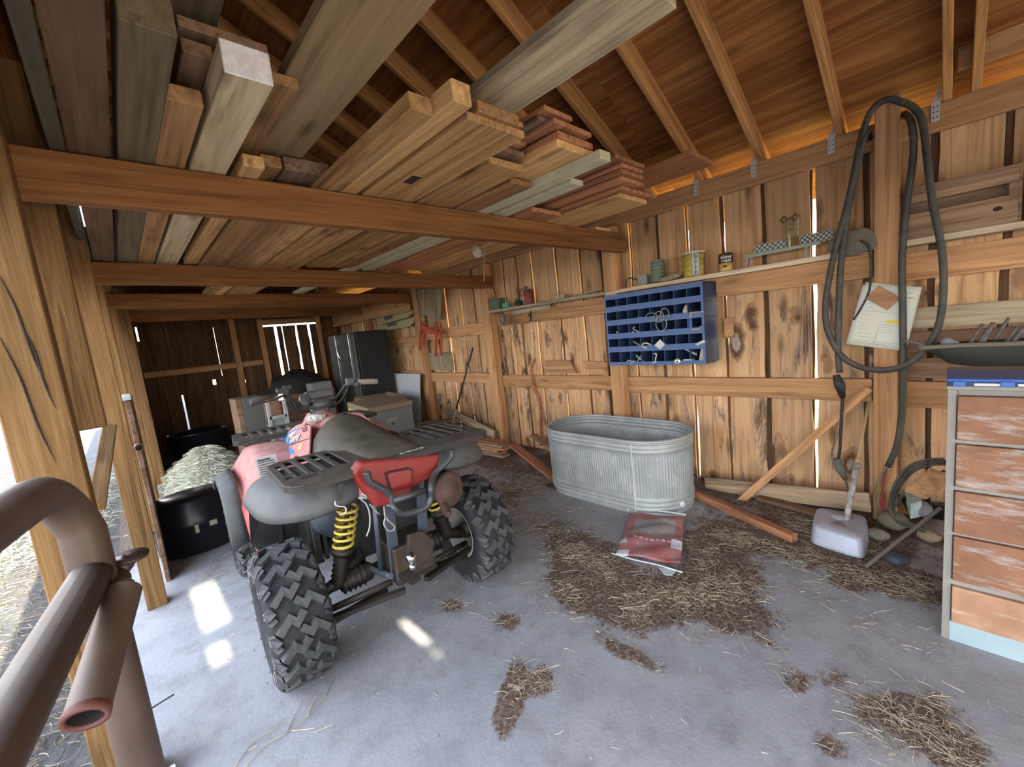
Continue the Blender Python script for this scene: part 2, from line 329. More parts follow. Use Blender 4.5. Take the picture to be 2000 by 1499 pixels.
def build_floor():
    x0, x1, y0, y1, st = -0.25, 3.80, -0.6, 5.4, 0.03
    nx, ny = int((x1-x0)/st), int((y1-y0)/st); vs = []; fs = []; dv = []
    rnd = random.Random(3)
    for j in range(ny+1):
        for i in range(nx+1):
            x = x0+(x1-x0)*i/nx; y = y0+(y1-y0)*j/ny; d = dirt_at(x, y); dv.append(d); vs.append((x, y, 0.006*d*rnd.random()+0.003*math.sin(x*7)*math.sin(y*5)*d))
    for j in range(ny):
        for i in range(nx): a = j*(nx+1)+i; fs.append((a, a+1, a+nx+2, a+nx+1))
    n = len(vs)
    for q in (((-0.25, -7, 0), (3.8, -7, 0), (3.8, y0, 0), (-0.25, y0, 0)), ((-0.25, y1, 0), (3.8, y1, 0), (3.8, 11, 0), (-0.25, 11, 0))):
        k = len(vs); vs += list(q); dv += [0.0 if q[0][1] < 0 else 0.9]*4; fs.append((k, k+1, k+2, k+3))
    me = bpy.data.meshes.new('floor'); me.from_pydata(vs, [], fs)
    at = me.attributes.new('dirt', 'FLOAT', 'POINT'); at.data.foreach_set('value', dv)
    me.polygons.foreach_set('use_smooth', [True]*len(fs))
    m = bpy.data.materials.new('concrete_floor'); m.use_nodes = True; nt = m.node_tree; b = nt.nodes['Principled BSDF']; L = nt.links.new
    b.inputs['Roughness'].default_value = 0.9; b.inputs['Specular IOR Level'].default_value = 0.25
    tc = N(nt, 'ShaderNodeTexCoord')
    def no(s, d=6, r=0.6):
        n_ = N(nt, 'ShaderNodeTexNoise'); n_.inputs['Scale'].default_value = s; n_.inputs['Detail'].default_value = d; n_.inputs['Roughness'].default_value = r; L(tc.outputs['Object'], n_.inputs['Vector']); return n_.outputs['Fac']
    def mix(f, a, c):
        mx = N(nt, 'ShaderNodeMix', data_type='RGBA'); L(f, mx.inputs[0])
        if isinstance(a, tuple): mx.inputs[6].default_value = (*a, 1)
        else: L(a, mx.inputs[6])
        mx.inputs[7].default_value = (*c, 1); return mx.outputs[2]
    def rg(x, a, b_, c=0.0, d=1.0):
        r_ = N(nt, 'ShaderNodeMapRange'); r_.inputs[1].default_value = a; r_.inputs[2].default_value = b_; r_.inputs[3].default_value = c; r_.inputs[4].default_value = d; L(x, r_.inputs[0]); return r_.outputs[0]
    c = mix(rg(no(1.1, 4), .35, .7), (0.285, 0.29, 0.305), (0.37, 0.36, 0.36))
    c = mix(rg(no(6, 8, .7), .46, .72), c, (0.22, 0.21, 0.215))
    c = mix(rg(no(120, 3, .6), .66, .74), c, (0.16, 0.12, 0.10))
    c = mix(rg(no(160, 2, .5), .30, .26), c, (0.55, 0.53, 0.53))
    a_ = N(nt, 'ShaderNodeAttribute', attribute_name='dirt')
    ad = N(nt, 'ShaderNodeMath', operation='ADD'); L(a_.outputs['Fac'], ad.inputs[0])
    L(rg(no(9, 9, .8), 0.2, .8, -0.65, 0.5), ad.inputs[1])
    ad2 = N(nt, 'ShaderNodeMath', operation='ADD'); L(ad.outputs[0], ad2.inputs[0]); L(rg(no(90, 4, .7), 0, 1, -0.3, 0.3), ad2.inputs[1])
    dc = N(nt, 'ShaderNodeMix', data_type='RGBA'); L(rg(no(55, 5, .7), .4, .65), dc.inputs[0]); dc.inputs[6].default_value = (0.075, 0.045, 0.032, 1); dc.inputs[7].default_value = (0.24, 0.18, 0.14, 1)
    mx = N(nt, 'ShaderNodeMix', data_type='RGBA'); L(rg(ad2.outputs[0], .34, .60), mx.inputs[0]); L(c, mx.inputs[6]); L(dc.outputs[2], mx.inputs[7]); L(mx.outputs[2], b.inputs['Base Color'])
    bp = N(nt, 'ShaderNodeBump'); bp.inputs['Strength'].default_value = 0.5; bp.inputs['Distance'].default_value = 0.006; L(no(45, 8, .7), bp.inputs['Height']); L(bp.outputs[0], b.inputs['Normal'])
    me.materials.append(m); o = bpy.data.objects.new('floor', me); col.objects.link(o)
    tag(o, 'dusty lilac grey concrete floor with brown muck and straw', 'floor', kind='structure')
build_floor()
# the yard outside, sunlit and littered with trodden straw
M_YARD = mat('trodden_straw_ground', (0.055, 0.052, 0.05), 0.95, noise=(0.10, 0.096, 0.092), nscale=5, bump=1.0, bscale=40)
mb = MB(); mb.mm((3.8, -60, -0.2), (60, 60, -0.02))
M_BOUNCE = mat('yellow_bounce_ground', (0.74, 0.62, 0.24), 0.95, noise=(0.62, 0.52, 0.22), nscale=3)  # unseen ground, made bright yellow to bounce light up under the eave
tag(mb.build('ground', M_BOUNCE), 'unseen ground beyond the plank wall, coloured to bounce yellow light', 'ground', kind='structure')
mb = MB(); mb.mm((-60, -60, -0.2), (-0.25, 60, -0.02)); mb.mm((-0.25, -60, -0.2), (3.8, -7, -0.02)); mb.mm((-0.25, 11, -0.2), (3.8, 60, -0.02))
tag(mb.build('ground', M_YARD), 'pale trodden straw and dirt yard outside the barn', 'ground', kind='structure')

# ------------------------------------------------------------------ right wall: vertical planks, gaps backed by outer battens
GAPS = [-6.5, -6.2, -5.9, -5.6, -5.3, -5.0, -4.7, -4.4, -4.0, -3.7, -3.4, -3.1, -2.8, -2.5, -2.2, -1.9, -1.6, -1.3, -1.05, -0.78, -0.5, -0.212, 0.083, 0.396, 0.694, 1.004, 1.307, 1.598, 1.872, 2.148, 2.49, 2.758, 3.09, 3.458, 3.735, 3.975, 4.28, 4.62, 4.93, 5.3, 5.62, 5.9, 6.2, 6.5, 6.78, 7.1, 7.4, 7.7, 8.0, 8.3, 8.6, 8.9, 9.2, 9.5]
WX = 3.76
def edge_line(y, zt, amp, rnd, n=10): return [(y+rnd.uniform(-amp, amp), zt*k/n) for k in range(n+1)]
def build_right_wall():
    rnd = random.Random(11); mb = MB(); top = 2.60
    open_gap = {0.694: 0.007, 1.598: 0.006, 2.148: 0.006, 3.09: 0.004, 3.458: 0.009, 5.3: 0.012, 2.758: 0.003, 4.93: 0.003, 8.3: .03, 1.307: 0.002, 3.975: .003}
    edges = []
    for g in GAPS: edges.append((edge_line(g-0.017, top, 0.007, rnd), edge_line(g+0.017, top, 0.007, rnd)))
    for i in range(len(GAPS)-1):
        lo = edges[i][1]; hi = edges[i+1][0]; dx = rnd.uniform(-0.003, 0.004); P = []
        for k in range(len(lo)):
            P.append([Vector((WX+dx, lo[k][0], lo[k][1])), Vector((WX+dx, hi[k][0], hi[k][1])), Vector((WX+0.022+dx, hi[k][0], hi[k][1])), Vector((WX+0.022+dx, lo[k][0], lo[k][1]))])
        mb.grid(P, False, False, True)
        n = len(mb.v); mb.f.append([n-4, n-3, n-2, n-1]); mb.sm.append(False)
    o = mb.build('wall_right', W_WALL, origin=(WX, 2, 0)); tag(o, 'barn wall of rough vertical planks with daylight in the joints', 'wall', kind='structure'); mb = MB()
    # battens nailed over the joints from outside, some standing off the joint so that daylight shows
    for g in GAPS:
        og = open_gap.get(g, 0.0); y0 = g-0.045; y1 = g+0.045
        nseg = 26; P = []
        for k in range(nseg+1):
            z = top*k/nseg; s_ = 0.0
            if og: s_ = (0.014+og*(0.6+1.2*abs(math.sin(z*2.3+g*5)))*1.0) if not (og < 0.004 and rnd.random() < 0.5) else 0.012
            w0 = (g-0.017+s_*1.0+rnd.uniform(-.002, .002)) if og else y0
            P.append([Vector((WX+0.024, w0, z)), Vector((WX+0.024, y1, z)), Vector((WX+0.042, y1, z)), Vector((WX+0.042, w0, z))])
        mb.grid(P, False, False, True)
    tag(mb.build('wall_right_battens', W_BATT, origin=(WX, 2, 0)), 'dark battens behind the joints of the plank wall', 'wall', kind='structure')
build_right_wall()

def plank_wall(name, y, x0, x1, zt, step, gapw, mtl, label, seed, holes=(), t=0.022, z0=0.0):
    rnd = random.Random(seed); mb = MB(); x = x0
    while x < x1-0.01:
        xe = min(x+step*rnd.uniform(.85, 1.15), x1); g = gapw*rnd.uniform(0, 1.0)
        mb.mm((x, y, z0), (xe-g, y+t, zt)); x = xe
    return tag(mb.build(name, mtl, origin=(x0, y, z0)), label, 'wall', kind='structure')
# rear wall with a boarded-up hatch whose boards leave bright slits
YB = 9.5
hl, hr = wy(512, 640, YB).x, wy(618, 640, YB).x
zt_h, zb_h = wy(560, 633, YB).z, wy(560, 745, YB).z
mb = MB(); rnd = random.Random(4)
def back_planks(xa, xb, za, zb, slit=()):
    x = xa
    while x < xb-0.005:
        xe = min(x+rnd.uniform(.16, .24), xb); mb.mm((x, YB, za), (xe-0.0005, YB+.022, zb)); x = xe
sl = []
for (u, v0, v1, wpx) in ((356, 772, 848, 5), (256, 640, 668, 4), (416, 640, 735, 1.2), (418, 742, 752, 9), (478, 742, 748, 5), (670, 628, 652, 5)):
    p = wy(u, v0, YB); q = wy(u+(v1-v0)*0.13, v1, YB); ww = wpx*0.5*9.3/809
    sl.append((max(0.33, p.x), q.z, p.z, ww))
sl.sort(); x = 0.02
segs = []
for (sx_, z0_, z1_, ww) in sl:
    if sx_ < hr+0.02 and sx_ > hl-0.02: continue
    segs.append((sx_, z0_, z1_, ww))
x = 0.0
def col_range(xa, xb):
    cuts = [s_ for s_ in segs if xa < s_[0] < xb]; px = xa
    for s_ in cuts:
        back_planks(px, s_[0]-s_[3]/2, 0, 4.6)
        mb.mm((s_[0]-s_[3]/2, YB, 0), (s_[0]+s_[3]/2, YB+.022, s_[1])); mb.mm((s_[0]-s_[3]/2, YB, s_[2]), (s_[0]+s_[3]/2, YB+.022, 4.6)); px = s_[0]+s_[3]/2
    back_planks(px, xb, 0, 4.6)
col_range(0.0, hl); col_range(hr, 3.9)
back_planks(hl, hr, 0, zb_h); back_planks(hl, hr, zt_h+.0, 4.6)
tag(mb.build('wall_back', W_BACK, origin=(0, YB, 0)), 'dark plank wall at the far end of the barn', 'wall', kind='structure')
# hatch boards, outside the wall
mb = MB(); xs = [wy(u, 690, YB).x for u in (519, 547, 560, 587, 612)]; prev = hl-.05
for i, xx in enumerate(xs):
    g = (0.040, 0.055, 0.022, 0.045, 0.05)[i]; P = []
    for k in range(7):
        z = zb_h-.05+(zt_h-.03-zb_h+.05)*k/6; gg = g*(1 if i in (1,) else (.25+.9*abs(math.sin(k*1.1+i*2))))
        P.append([Vector((prev, YB+.03, z)), Vector((xx-gg/2, YB+.03, z)), Vector((xx-gg/2, YB+.05, z)), Vector((prev, YB+.05, z))])
    mb.grid(P, False, False, True); prev = xx+g/2
mb.mm((prev, YB+.03, zb_h-.05), (hr+.05, YB+.05, zt_h-.03))
tag(mb.build('window_1', W_BACK), 'boarded hatch in the far wall with bright slits', 'window', kind='structure')
for i, (nm, a, b) in enumerate((('trim_1', (hl-.04, YB-.03, 0.0), (hl-.04, YB-.03, zt_h+.12)), ('trim_2', (hr+.04, YB-.03, 0.0), (hr+.04, YB-.03, zt_h+.12)), ('trim_3', (hl, YB-.03, zt_h+.06), (hr, YB-.03, zt_h+.06)), ('trim_4', (hl, YB-.03, zb_h-.05), (hr, YB-.03, zb_h-.05)))):
    board(nm, a, b, .09, .04, W_FRAME, up=(0, 1, 0), kind='structure', label='sawn framing around the far boarded hatch', cat='trim')
board('trim_5', (wy(475, 700, YB).x-.1, YB-.04, 0), (wy(475, 700, YB).x-.1, YB-.04, 3.0), .1, .08, W_FRAME, up=(0, 1, 0), kind='structure', label='stud on the dark far wall', cat='trim')
board('trim_6', (0.3, YB-.03, 1.45), (hl-.1, YB-.03, 1.45), .1, .04, W_FRAME, up=(0, 1, 0), kind='structure', label='girt across the dark far wall', cat='trim')

# ------------------------------------------------------------------ roof
RB = 2.605                      # underside of rafters over the right plate
RIDGE_X = -0.15
def rz(x): return RB+0.5*(3.7-x)
RIDGE_Z = rz(RIDGE_X)
mb = MB(); y = -6.8
k = 0
while y < 9.8:
    ye = min(y+1.22, 9.8)
    xs_ = (4.45, 2.9, 1.0, RIDGE_X) if k % 2 == 0 else (4.45, 3.6, 1.8, RIDGE_X)
    for i in range(3):
        a, b = xs_[i], xs_[i+1]; off = .142
        mb.add([(a, y, rz(a)+off), (b, y, rz(b)+off), (b, ye, rz(b)+off), (a, ye, rz(a)+off), (a, y, rz(a)+off+.015), (b, y, rz(b)+off+.015), (b, ye, rz(b)+off+.015), (a, ye, rz(a)+off+.015)],
               [(3, 2, 1, 0), (4, 5, 6, 7), (0, 1, 5, 4), (1, 2, 6, 5), (2, 3, 7, 6), (3, 0, 4, 7)])
    y = ye; k += 1
# left slope, steeper, ends in a short eave over the open side
mb.add([(RIDGE_X, -6.8, RIDGE_Z+.142), (-0.75, -6.8, 2.75), (-0.75, 9.8, 2.75), (RIDGE_X, 9.8, RIDGE_Z+.142), (RIDGE_X, -6.8, RIDGE_Z+.16), (-0.75, -6.8, 2.77), (-0.75, 9.8, 2.77), (RIDGE_X, 9.8, RIDGE_Z+.16)],
       [(3, 2, 1, 0), (4, 5, 6, 7), (0, 1, 5, 4), (1, 2, 6, 5), (2, 3, 7, 6), (3, 0, 4, 7)])
tag(mb.build('ceiling', W_PLY, origin=(2, 2, 3)), 'red-brown plywood roof deck seen from below', 'roof', kind='structure')
tie_y = {0.036: 'second', 0.529: 'b', 0.998: 'c', 1.431: 'd'}
ys = [-3.9+0.478*i for i in range(9)]+[0.036, 0.529, 0.998, 1.431]+[1.431+0.478*i for i in range(1, 18)]
ORD = ['nearest', 'first', 'second', 'third', 'fourth', 'fifth', 'sixth', 'seventh', 'eighth', 'ninth', 'tenth', 'eleventh', 'twelfth', 'thirteenth', 'fourteenth', 'fifteenth', 'sixteenth']
def lab_rafter(y):
    if abs(y-0.036) < .01: return 'pine rafter landing beside the hose post, right of it'
    if abs(y-0.529) < .01: return 'pine rafter with galvanised tie, first left of the hose post'
    if abs(y-0.998) < .01: return 'pine rafter with galvanised tie, second left of the hose post'
    if abs(y-1.431) < .01: return 'pine rafter with galvanised tie whose foot meets the short red-brown board'
    if y < 0: return ORD[int(round(-y/.478))]+' pine rafter right of the hose post, towards the front opening'
    if y < 2.0: return 'pine rafter rising behind the long pale plank near the wall plate'
    if y < 2.5: return 'pine rafter just past the red board stack, rising to the ridge'
    return ORD[int(round((y-2.387)/.478))]+' pine rafter past the red board stack, counted towards the far end'
for y in ys:
    if y > 6.9: continue
    a = Vector((4.40, y, rz(4.40)+.07)); b = Vector((RIDGE_X+.02, y, rz(RIDGE_X+.02)+.07))
    far = y > 2.5 or y < 0
    r_ = empty('rafter', ((a+b)/2), lab_rafter(y), 'rafter', 'rafters under the plywood roof') if abs(y-.036) < .01 or .5 < y < 1.5 else None
    if r_ is None: board('rafter', a, b, .04, .14, W_RAFT, label=lab_rafter(y), cat='rafter', group='rafters under the plywood roof', seg=3)
    else:
        c = (a+b)/2; bd = board('rafter_timber', a-c, b-c, .04, .14, W_RAFT, parent=r_, seg=3)
        t = MB(); yy = y+.026 if y > .1 else y+.028
        # twisted hurricane tie: plate on the rafter side, plate on the face of the wall plate
        t.mm((3.685-c.x, yy-c.y, 2.50-c.z), (3.688-c.x, yy+.036-c.y, 2.60-c.z)); t.add([(3.685-c.x, yy-c.y, 2.60-c.z), (3.685-c.x, yy+.036-c.y, 2.60-c.z), (3.66-c.x, yy-.004-c.y, 2.68-c.z), (3.70-c.x, yy-.004-c.y, 2.70-c.z)], [(0, 1, 3, 2)])
        t.build('hurricane_tie', M_GALV, r_, origin=(0, 0, 0), solid=0.002)
        h = MB()
        for i in range(2):
            for j in range(3): h.box((3.683-c.x, yy+.010+.017*i-c.y, 2.52+.03*j-c.z), (.003, .005, .006))
        h.build('tie_holes', M_DARKHOLE, r_, origin=(0, 0, 0))
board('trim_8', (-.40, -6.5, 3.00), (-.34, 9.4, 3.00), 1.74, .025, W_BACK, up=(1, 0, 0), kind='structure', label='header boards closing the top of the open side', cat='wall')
board('trim_7', (RIDGE_X, -4.1, RIDGE_Z+.02), (RIDGE_X, 9.4, RIDGE_Z+.02), .2, .04, W_RAFT, up=(1, 0, 0), kind='structure', label='ridge board', cat='trim')

# unseen front gable, its cracks shaped to throw sun patches on the floor
tanE = math.tan(R(SUN_EL)); YF = -6.5
def slot(pa, pb, wd):   # crack in the gable that throws the light patch from pa to pb on the floor
    return (min(pa.x, pb.x)-wd/2, max(pa.x, pb.x)+wd/2, (min(pa.y, pb.y)-YF)*tanE, (max(pa.y, pb.y)-YF)*tanE)
S_ = [slot(fl(404, 1140), fl(414, 1232), .075), slot(fl(424, 1258), fl(432, 1300), .07), slot(fl(788, 1215), fl(838, 1262), .045), slot(fl(850, 1275), fl(858, 1283), .045), slot(fl(1120, 1030), fl(1162, 1042), .035)]
mb = MB(); xsE = sorted({-0.7, 4.3}|{s_[0] for s_ in S_}|{s_[1] for s_ in S_}|{-0.15+.3*i for i in range(1, 15)}|{-.4, -.15})
for i in range(len(xsE)-1):
    a, b = xsE[i], xsE[i+1]; m_ = (a+b)/2
    if b-a < 1e-4: continue
    ztop = rz(a)+.15 if m_ > RIDGE_X else (2.77+(RIDGE_Z+.142-2.75)*(b+.75)/(RIDGE_X+.75))
    cuts = sorted([(s_[2], s_[3]) for s_ in S_ if s_[0] <= m_ <= s_[1]]); z = 2.5
    for c0, c1 in cuts:
        mb.mm((a, YF, z), (b, YF+.02, c0)); z = c1
    mb.mm((a, YF, z), (b, YF+.02, ztop))
tag(mb.build('wall_front', W_BACK, origin=(2, YF, 2)), 'unseen board gable above the front opening, cracks placed to throw sun patches', 'wall', kind='structure')

# ------------------------------------------------------------------ framing of the right wall
def T(name, a, b, w_, t, m, label, cat, up=(0, 0, 1), group=None, bevel=.004, jit=.0015, seg=6):
    return board(name, a, b, w_, t, m, up=up, label=label, cat=cat, group=group, bevel=bevel, jitter=jit, seg=seg)
PX = 3.665
T('wall_post', (PX-.01, .285, -.02), (PX-.01, .285, 2.70), .115, .15, W_FRAME, 'square post with black cable looped over its top', 'post', up=(1, 0, 0), group='posts of the plank wall')
T('wall_post', (PX, 2.31, 0), (PX, 2.31, 2.44), .14, .12, W_FRAME, 'wall post carrying the near tie beam, left of the blue bin', 'post', up=(1, 0, 0), group='posts of the plank wall')
T('wall_post', (PX, 4.22, 0), (PX, 4.22, 2.44), .14, .12, W_FRAME, 'wall post under the second tie beam, where the shelf ends', 'post', up=(1, 0, 0), group='posts of the plank wall')
T('wall_post', (PX, 5.95, 0), (PX, 5.95, 2.44), .14, .12, W_FRAME, 'wall post beside the red trestle and white board', 'post', up=(1, 0, 0), group='posts of the plank wall')
T('wall_post', (PX, 7.9, 0), (PX, 7.9, 2.44), .14, .12, W_FRAME, 'wall post hidden behind the tall dark locker', 'post', up=(1, 0, 0), group='posts of the plank wall')
T('wall_plate', (3.715, -6.5, 2.522), (3.715, 9.4, 2.522), .155, .045, W_FRAME, 'long wall plate along the top of the plank wall', 'beam', up=(1, 0, 0), seg=24)
def girt(y0, y1, z, h, label, x=3.72):
    T('girt', (x, y0, z), (x, y1, z), h, .05, W_FRAME, label, 'rail', up=(1, 0, 0), group='horizontal rails of the plank wall')
girt(.36, 2.24, .88, .16, 'mid-height wall rail between the hose post and tank post')
girt(2.38, 4.15, .89, .155, 'mid-height wall rail above the boards left of the tank')
girt(4.29, 5.88, .93, .15, 'mid-height wall rail crossed by the leaning black pole')
girt(6.02, 7.8, .96, .15, 'mid-height wall rail above the white board')
girt(-1.6, .21, .86, .17, 'mid-height wall rail right of the hose post')
girt(.36, 2.24, 1.725, .16, 'upper wall rail behind the blue bin')
girt(2.38, 4.15, 1.70, .16, 'upper wall rail under the jerrycan shelf')
girt(4.29, 5.88, 1.62, .16, 'upper wall rail right of the red trestle')
girt(6.02, 7.8, 1.55, .17, 'upper wall rail beneath the beige curved boards')
girt(-1.6, .21, 1.68, .17, 'upper wall rail under the shelf right of the hose post')
T('header_beam', (3.60, 6.1, 2.16), (3.60, 9.4, 2.16), .24, .05, W_FRAME, 'deep header board along the wall over the far storage', 'beam', up=(1, 0, 0))

# tie beams across the barn
def tie(name, pa, pb, zh, th, label, grp='tie beams across the barn'):
    return T(name, pa, pb, th, zh, W_TIE, label, 'beam', group=grp, seg=10)
tie('tie_beam', (-.16, 2.19, 2.255), (3.70, 2.19, 2.262), .165, .07, 'nearest tie beam crossing the barn under the lumber')
tie('tie_beam', (-.06, 4.17, 2.26), (3.72, 4.17, 2.20), .155, .06, 'second tie beam crossing the barn under the lumber')
tie('tie_beam', (0.02, 6.1, 2.30), (3.7, 6.1, 2.24), .15, .06, 'third tie beam, just behind the short board ends')
tie('tie_beam', (0.1, 7.9, 2.30), (3.7, 7.9, 2.24), .15, .06, 'last tie beam near the dark far wall')
# boarded loft floor beyond the second beam
for i in range(13):
    y = 6.32+.24*i
    if abs(y-7.9) < .05: continue
    T('loft_board', (.1, y, 2.387), (3.68, y, 2.327), .225, .022, W_RAFT, ORD[i]+' loft board laid crosswise over the far tie beams', 'board', group='loft boards over the far end')

# ------------------------------------------------------------------ left side posts
W_POSTA = wood('rough_post_wood', (0.18, 0.098, 0.036), (0.09, 0.045, 0.015), (0.26, 0.15, 0.06), knots=0.6, vary=0.1, stain=0.3, grain=1.3, bump=.8, bdist=0.006)
p = T('side_post', (-.212, 2.07, 0), (-.212, 2.07, 2.9), .15, .15, W_POSTA, 'big rough cracked post behind the pipe gate', 'post', up=(0, 1, 0), group='posts on the open side')
cr_ = MB()
for (a, b, c_, d) in (((0, 540), (95, 760), 4, 0), ((45, 640), (110, 800), 3, 0), ((0, 660), (110, 905), 5, 0)):
    A, B = wy(a[0], a[1], 1.9915), wy(b[0], b[1], 1.9915); A.x = max(A.x, -.283)
    pts = curve_pts([A, A.lerp(B, .3)+Vector((.004, 0, 0)), A.lerp(B, .7)-Vector((.003, 0, 0)), B], 5)
    cr_.tube([q-Vector((-.212, 2.07, 1.45)) for q in pts], [.0006+.0026*math.sin(PI*min(1, (i+1)/len(pts))) for i in range(len(pts))], 5)
# cracks belong to the post: placed in its own frame
ck = cr_.build('drying_crack', M_DARKHOLE, origin=(0, 0, 0)); ck.parent = p; ck.matrix_parent_inverse = Matrix.Identity(4)
ck.matrix_basis = place_of(p).inverted() @ Matrix.Translation(Vector((-.212, 2.07, 1.45)))
T('side_post', (-.135, 2.36, 1.34), (-.135, 2.36, 2.7), .13, .05, W_POSTA, 'wide plank ending above the diagonal brace on the open side', 'post', up=(0, 1, 0), group='posts on the open side')
T('side_post', (-.066, 3.60, 0), (-.066, 3.60, 2.7), .105, .12, W_POSTA, 'knotty post left of the red quad', 'post', up=(0, 1, 0), group='posts on the open side')
T('side_post', (.004, 4.3, .3), (.004, 4.3, 2.6), .045, .10, W_POSTA, 'slim stud just behind the knotty post', 'post', up=(0, 1, 0), group='posts on the open side')
T('side_post', (.15, 7.3, 0), (.15, 7.3, 2.6), .14, .12, W_POSTA, 'far side post beside the straw heap', 'post', up=(0, 1, 0), group='posts on the open side')
T('side_post', (.05, 6.2, 0), (.05, 6.2, 2.6), .10, .10, W_POSTA, 'middle side post between the stall board and far post', 'post', up=(0, 1, 0), group='posts on the open side')
T('side_plate', (-.30, -4.5, 2.42), (-.06, 9.4, 2.50), .16, .06, W_FRAME, 'dark plate beam along the open side', 'beam', up=(1, 0, 0), seg=12)
T('diagonal_brace', wy(188, 990, 2.42), wy(214, 835, 3.3), .06, .04, W_POSTA, 'diagonal brace between the cracked post and knotty post', 'brace', up=(0, 1, 0))
# ------------------------------------------------------------------ lumber stored across the tie beams
W_LUM = [wood('stored_lumber_a', (0.44, 0.25, 0.105), (0.26, 0.135, 0.05), (0.54, 0.335, 0.15), knots=0.8, stain=0.35, grey=0.05, vary=0.2),
         wood('stored_lumber_b', (0.34, 0.19, 0.085), (0.19, 0.10, 0.04), knots=0.6, stain=0.3, vary=0.25)]
def lum(pL, pR, z, th, yend, m, label, xend=None, front=None, jit=0.001, name='stored_board', group='lumber stored over the tie beams', minw=.03):
    a = fl(pL[0], pL[1], z); b = fl(pR[0], pR[1], z); y0 = (a.y+b.y)/2 if front is None else front
    wd = max(minw, b.x-a.x); xc = (a.x+b.x)/2
    return board(name, (xc, y0, z+th/2), (xc if xend is None else xend, yend, z+th/2), wd, th, m, label=label, cat='board', group=group, jitter=jit, bevel=.003, seg=8)
Z0 = 2.345
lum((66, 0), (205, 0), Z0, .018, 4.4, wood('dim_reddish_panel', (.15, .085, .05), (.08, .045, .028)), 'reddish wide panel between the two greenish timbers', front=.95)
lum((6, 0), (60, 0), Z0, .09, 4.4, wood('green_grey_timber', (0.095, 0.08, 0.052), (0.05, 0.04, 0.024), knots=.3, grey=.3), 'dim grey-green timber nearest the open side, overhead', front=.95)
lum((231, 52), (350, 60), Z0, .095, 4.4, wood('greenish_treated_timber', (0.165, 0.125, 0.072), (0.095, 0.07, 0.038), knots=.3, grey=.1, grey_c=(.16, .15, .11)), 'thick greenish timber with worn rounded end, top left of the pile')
t_ = lum((320, 217), (407, 185), Z0, .05, 4.3, W_LUM[1], 'short timber with a split, notched end between two thick ones', front=None)
W_WHITEEND = mat('whitewashed_end_grain', (0.78, 0.76, 0.80), 0.9, noise=(0.60, 0.55, 0.58), nscale=40)
o = lum((437, 143), (537, 166), Z0, .09, 4.3, wood('blotched_pale_timber', (0.46, 0.36, 0.22), (0.26, 0.19, 0.11), knots=.6, stain=.35, grey=.4, grey_c=(.50, .44, .33)), 'thick blotchy timber with a white-painted end')
o.data.materials.append(W_WHITEEND)
xs_ = [v.co.x for v in o.data.vertices]
for f in o.data.polygons:
    if abs(f.normal.x) > .9 and f.center.x < min(xs_)+.01: f.material_index = 1
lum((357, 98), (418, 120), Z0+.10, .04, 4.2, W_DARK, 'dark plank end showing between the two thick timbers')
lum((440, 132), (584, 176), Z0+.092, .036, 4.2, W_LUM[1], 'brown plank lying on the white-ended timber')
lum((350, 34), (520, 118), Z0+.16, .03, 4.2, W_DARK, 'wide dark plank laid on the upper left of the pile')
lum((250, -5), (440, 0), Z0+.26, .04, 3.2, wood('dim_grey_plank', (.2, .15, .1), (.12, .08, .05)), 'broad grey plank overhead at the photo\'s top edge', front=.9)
lum((478, 320), (516, 333), Z0, .05, 4.2, W_GOLD, 'small pale block-ended batten on the near beam')
lum((512, 322), (552, 330), Z0+.052, .05, 3.0, W_LUM[0], 'batten with a shaggy bark end above the small block')
lum((500, 372), (614, 388), Z0, .055, 4.3, W_LUM[1], 'joist seen end-on above the near tie beam')
lum((554, 333), (648, 343), Z0+.062, .06, 4.2, W_DARK, 'dark plank shadowed above the end-on joist')
W_BIG = wood('big_grey_plank', (0.26, 0.175, 0.09), (0.17, 0.11, 0.055), (.32, .225, .125), knots=.7, grey=.3, grey_c=(.25, .19, .115), bump=.15, grain=.6)
lum((637, 0), (855, 0), Z0+.13, .045, 3.3, W_BIG, 'widest grey plank sloping out overhead, knotty', front=.55)
lum((808, 207), (843, 232), Z0, .06, 6.19, W_LUM[0], 'yellowish timber left of the light-edged planks')
lum((888, 195), (921, 212), Z0, .075, 6.19, W_GOLD, 'light-edged plank standing on edge beside the holed plank')
o = lum((917, 230), (1021, 272), Z0, .03, 6.19, W_LUM[0], 'long wide plank with a square notch cut through it')
hm = MB()
for (u, v) in ((805, 352), (490, 580)):
    q = fl(u, v, Z0-.001); hm.box((q.x, q.y, Z0-.0005), (.05, .10 if v < 400 else .12, .002))
hb_ = hm.build('square_notch', M_DARKHOLE, origin=(0, 0, 0)); hb_.parent = o; hb_.matrix_basis = place_of(o).inverted()
lum((936, 215), (1013, 246), Z0+.032, .04, 4.2, W_LUM[1], 'plank on top of the holed plank')
lum((958, 318), (1022, 337), Z0, .035, 4.2, W_LUM[0], 'narrow plank with a torn yellow groove')
lum((1000, 356), (1036, 367), Z0, .03, 4.2, W_LUM[1], 'short plank under the middle stack')
lum((1089, 285), (1168, 313), Z0+.047, .035, 4.2, W_GOLD, 'orange plank at the bottom of the middle stack')
lum((1089, 268), (1160, 292), Z0+.08, .03, 4.0, W_RED, 'frayed plank second in the middle stack')
lum((1086, 236), (1152, 270), Z0+.125, .022, 3.8, W_RED, 'red-brown plank jutting from the middle stack')
lum((1066, 212), (1116, 238), Z0+.175, .022, 3.8, W_RED, 'topmost red-brown plank of the middle stack')
lum((1050, 232), (1092, 248), Z0+.149, .018, 3.6, W_DARK, 'thin plank under the topmost one of the middle stack')
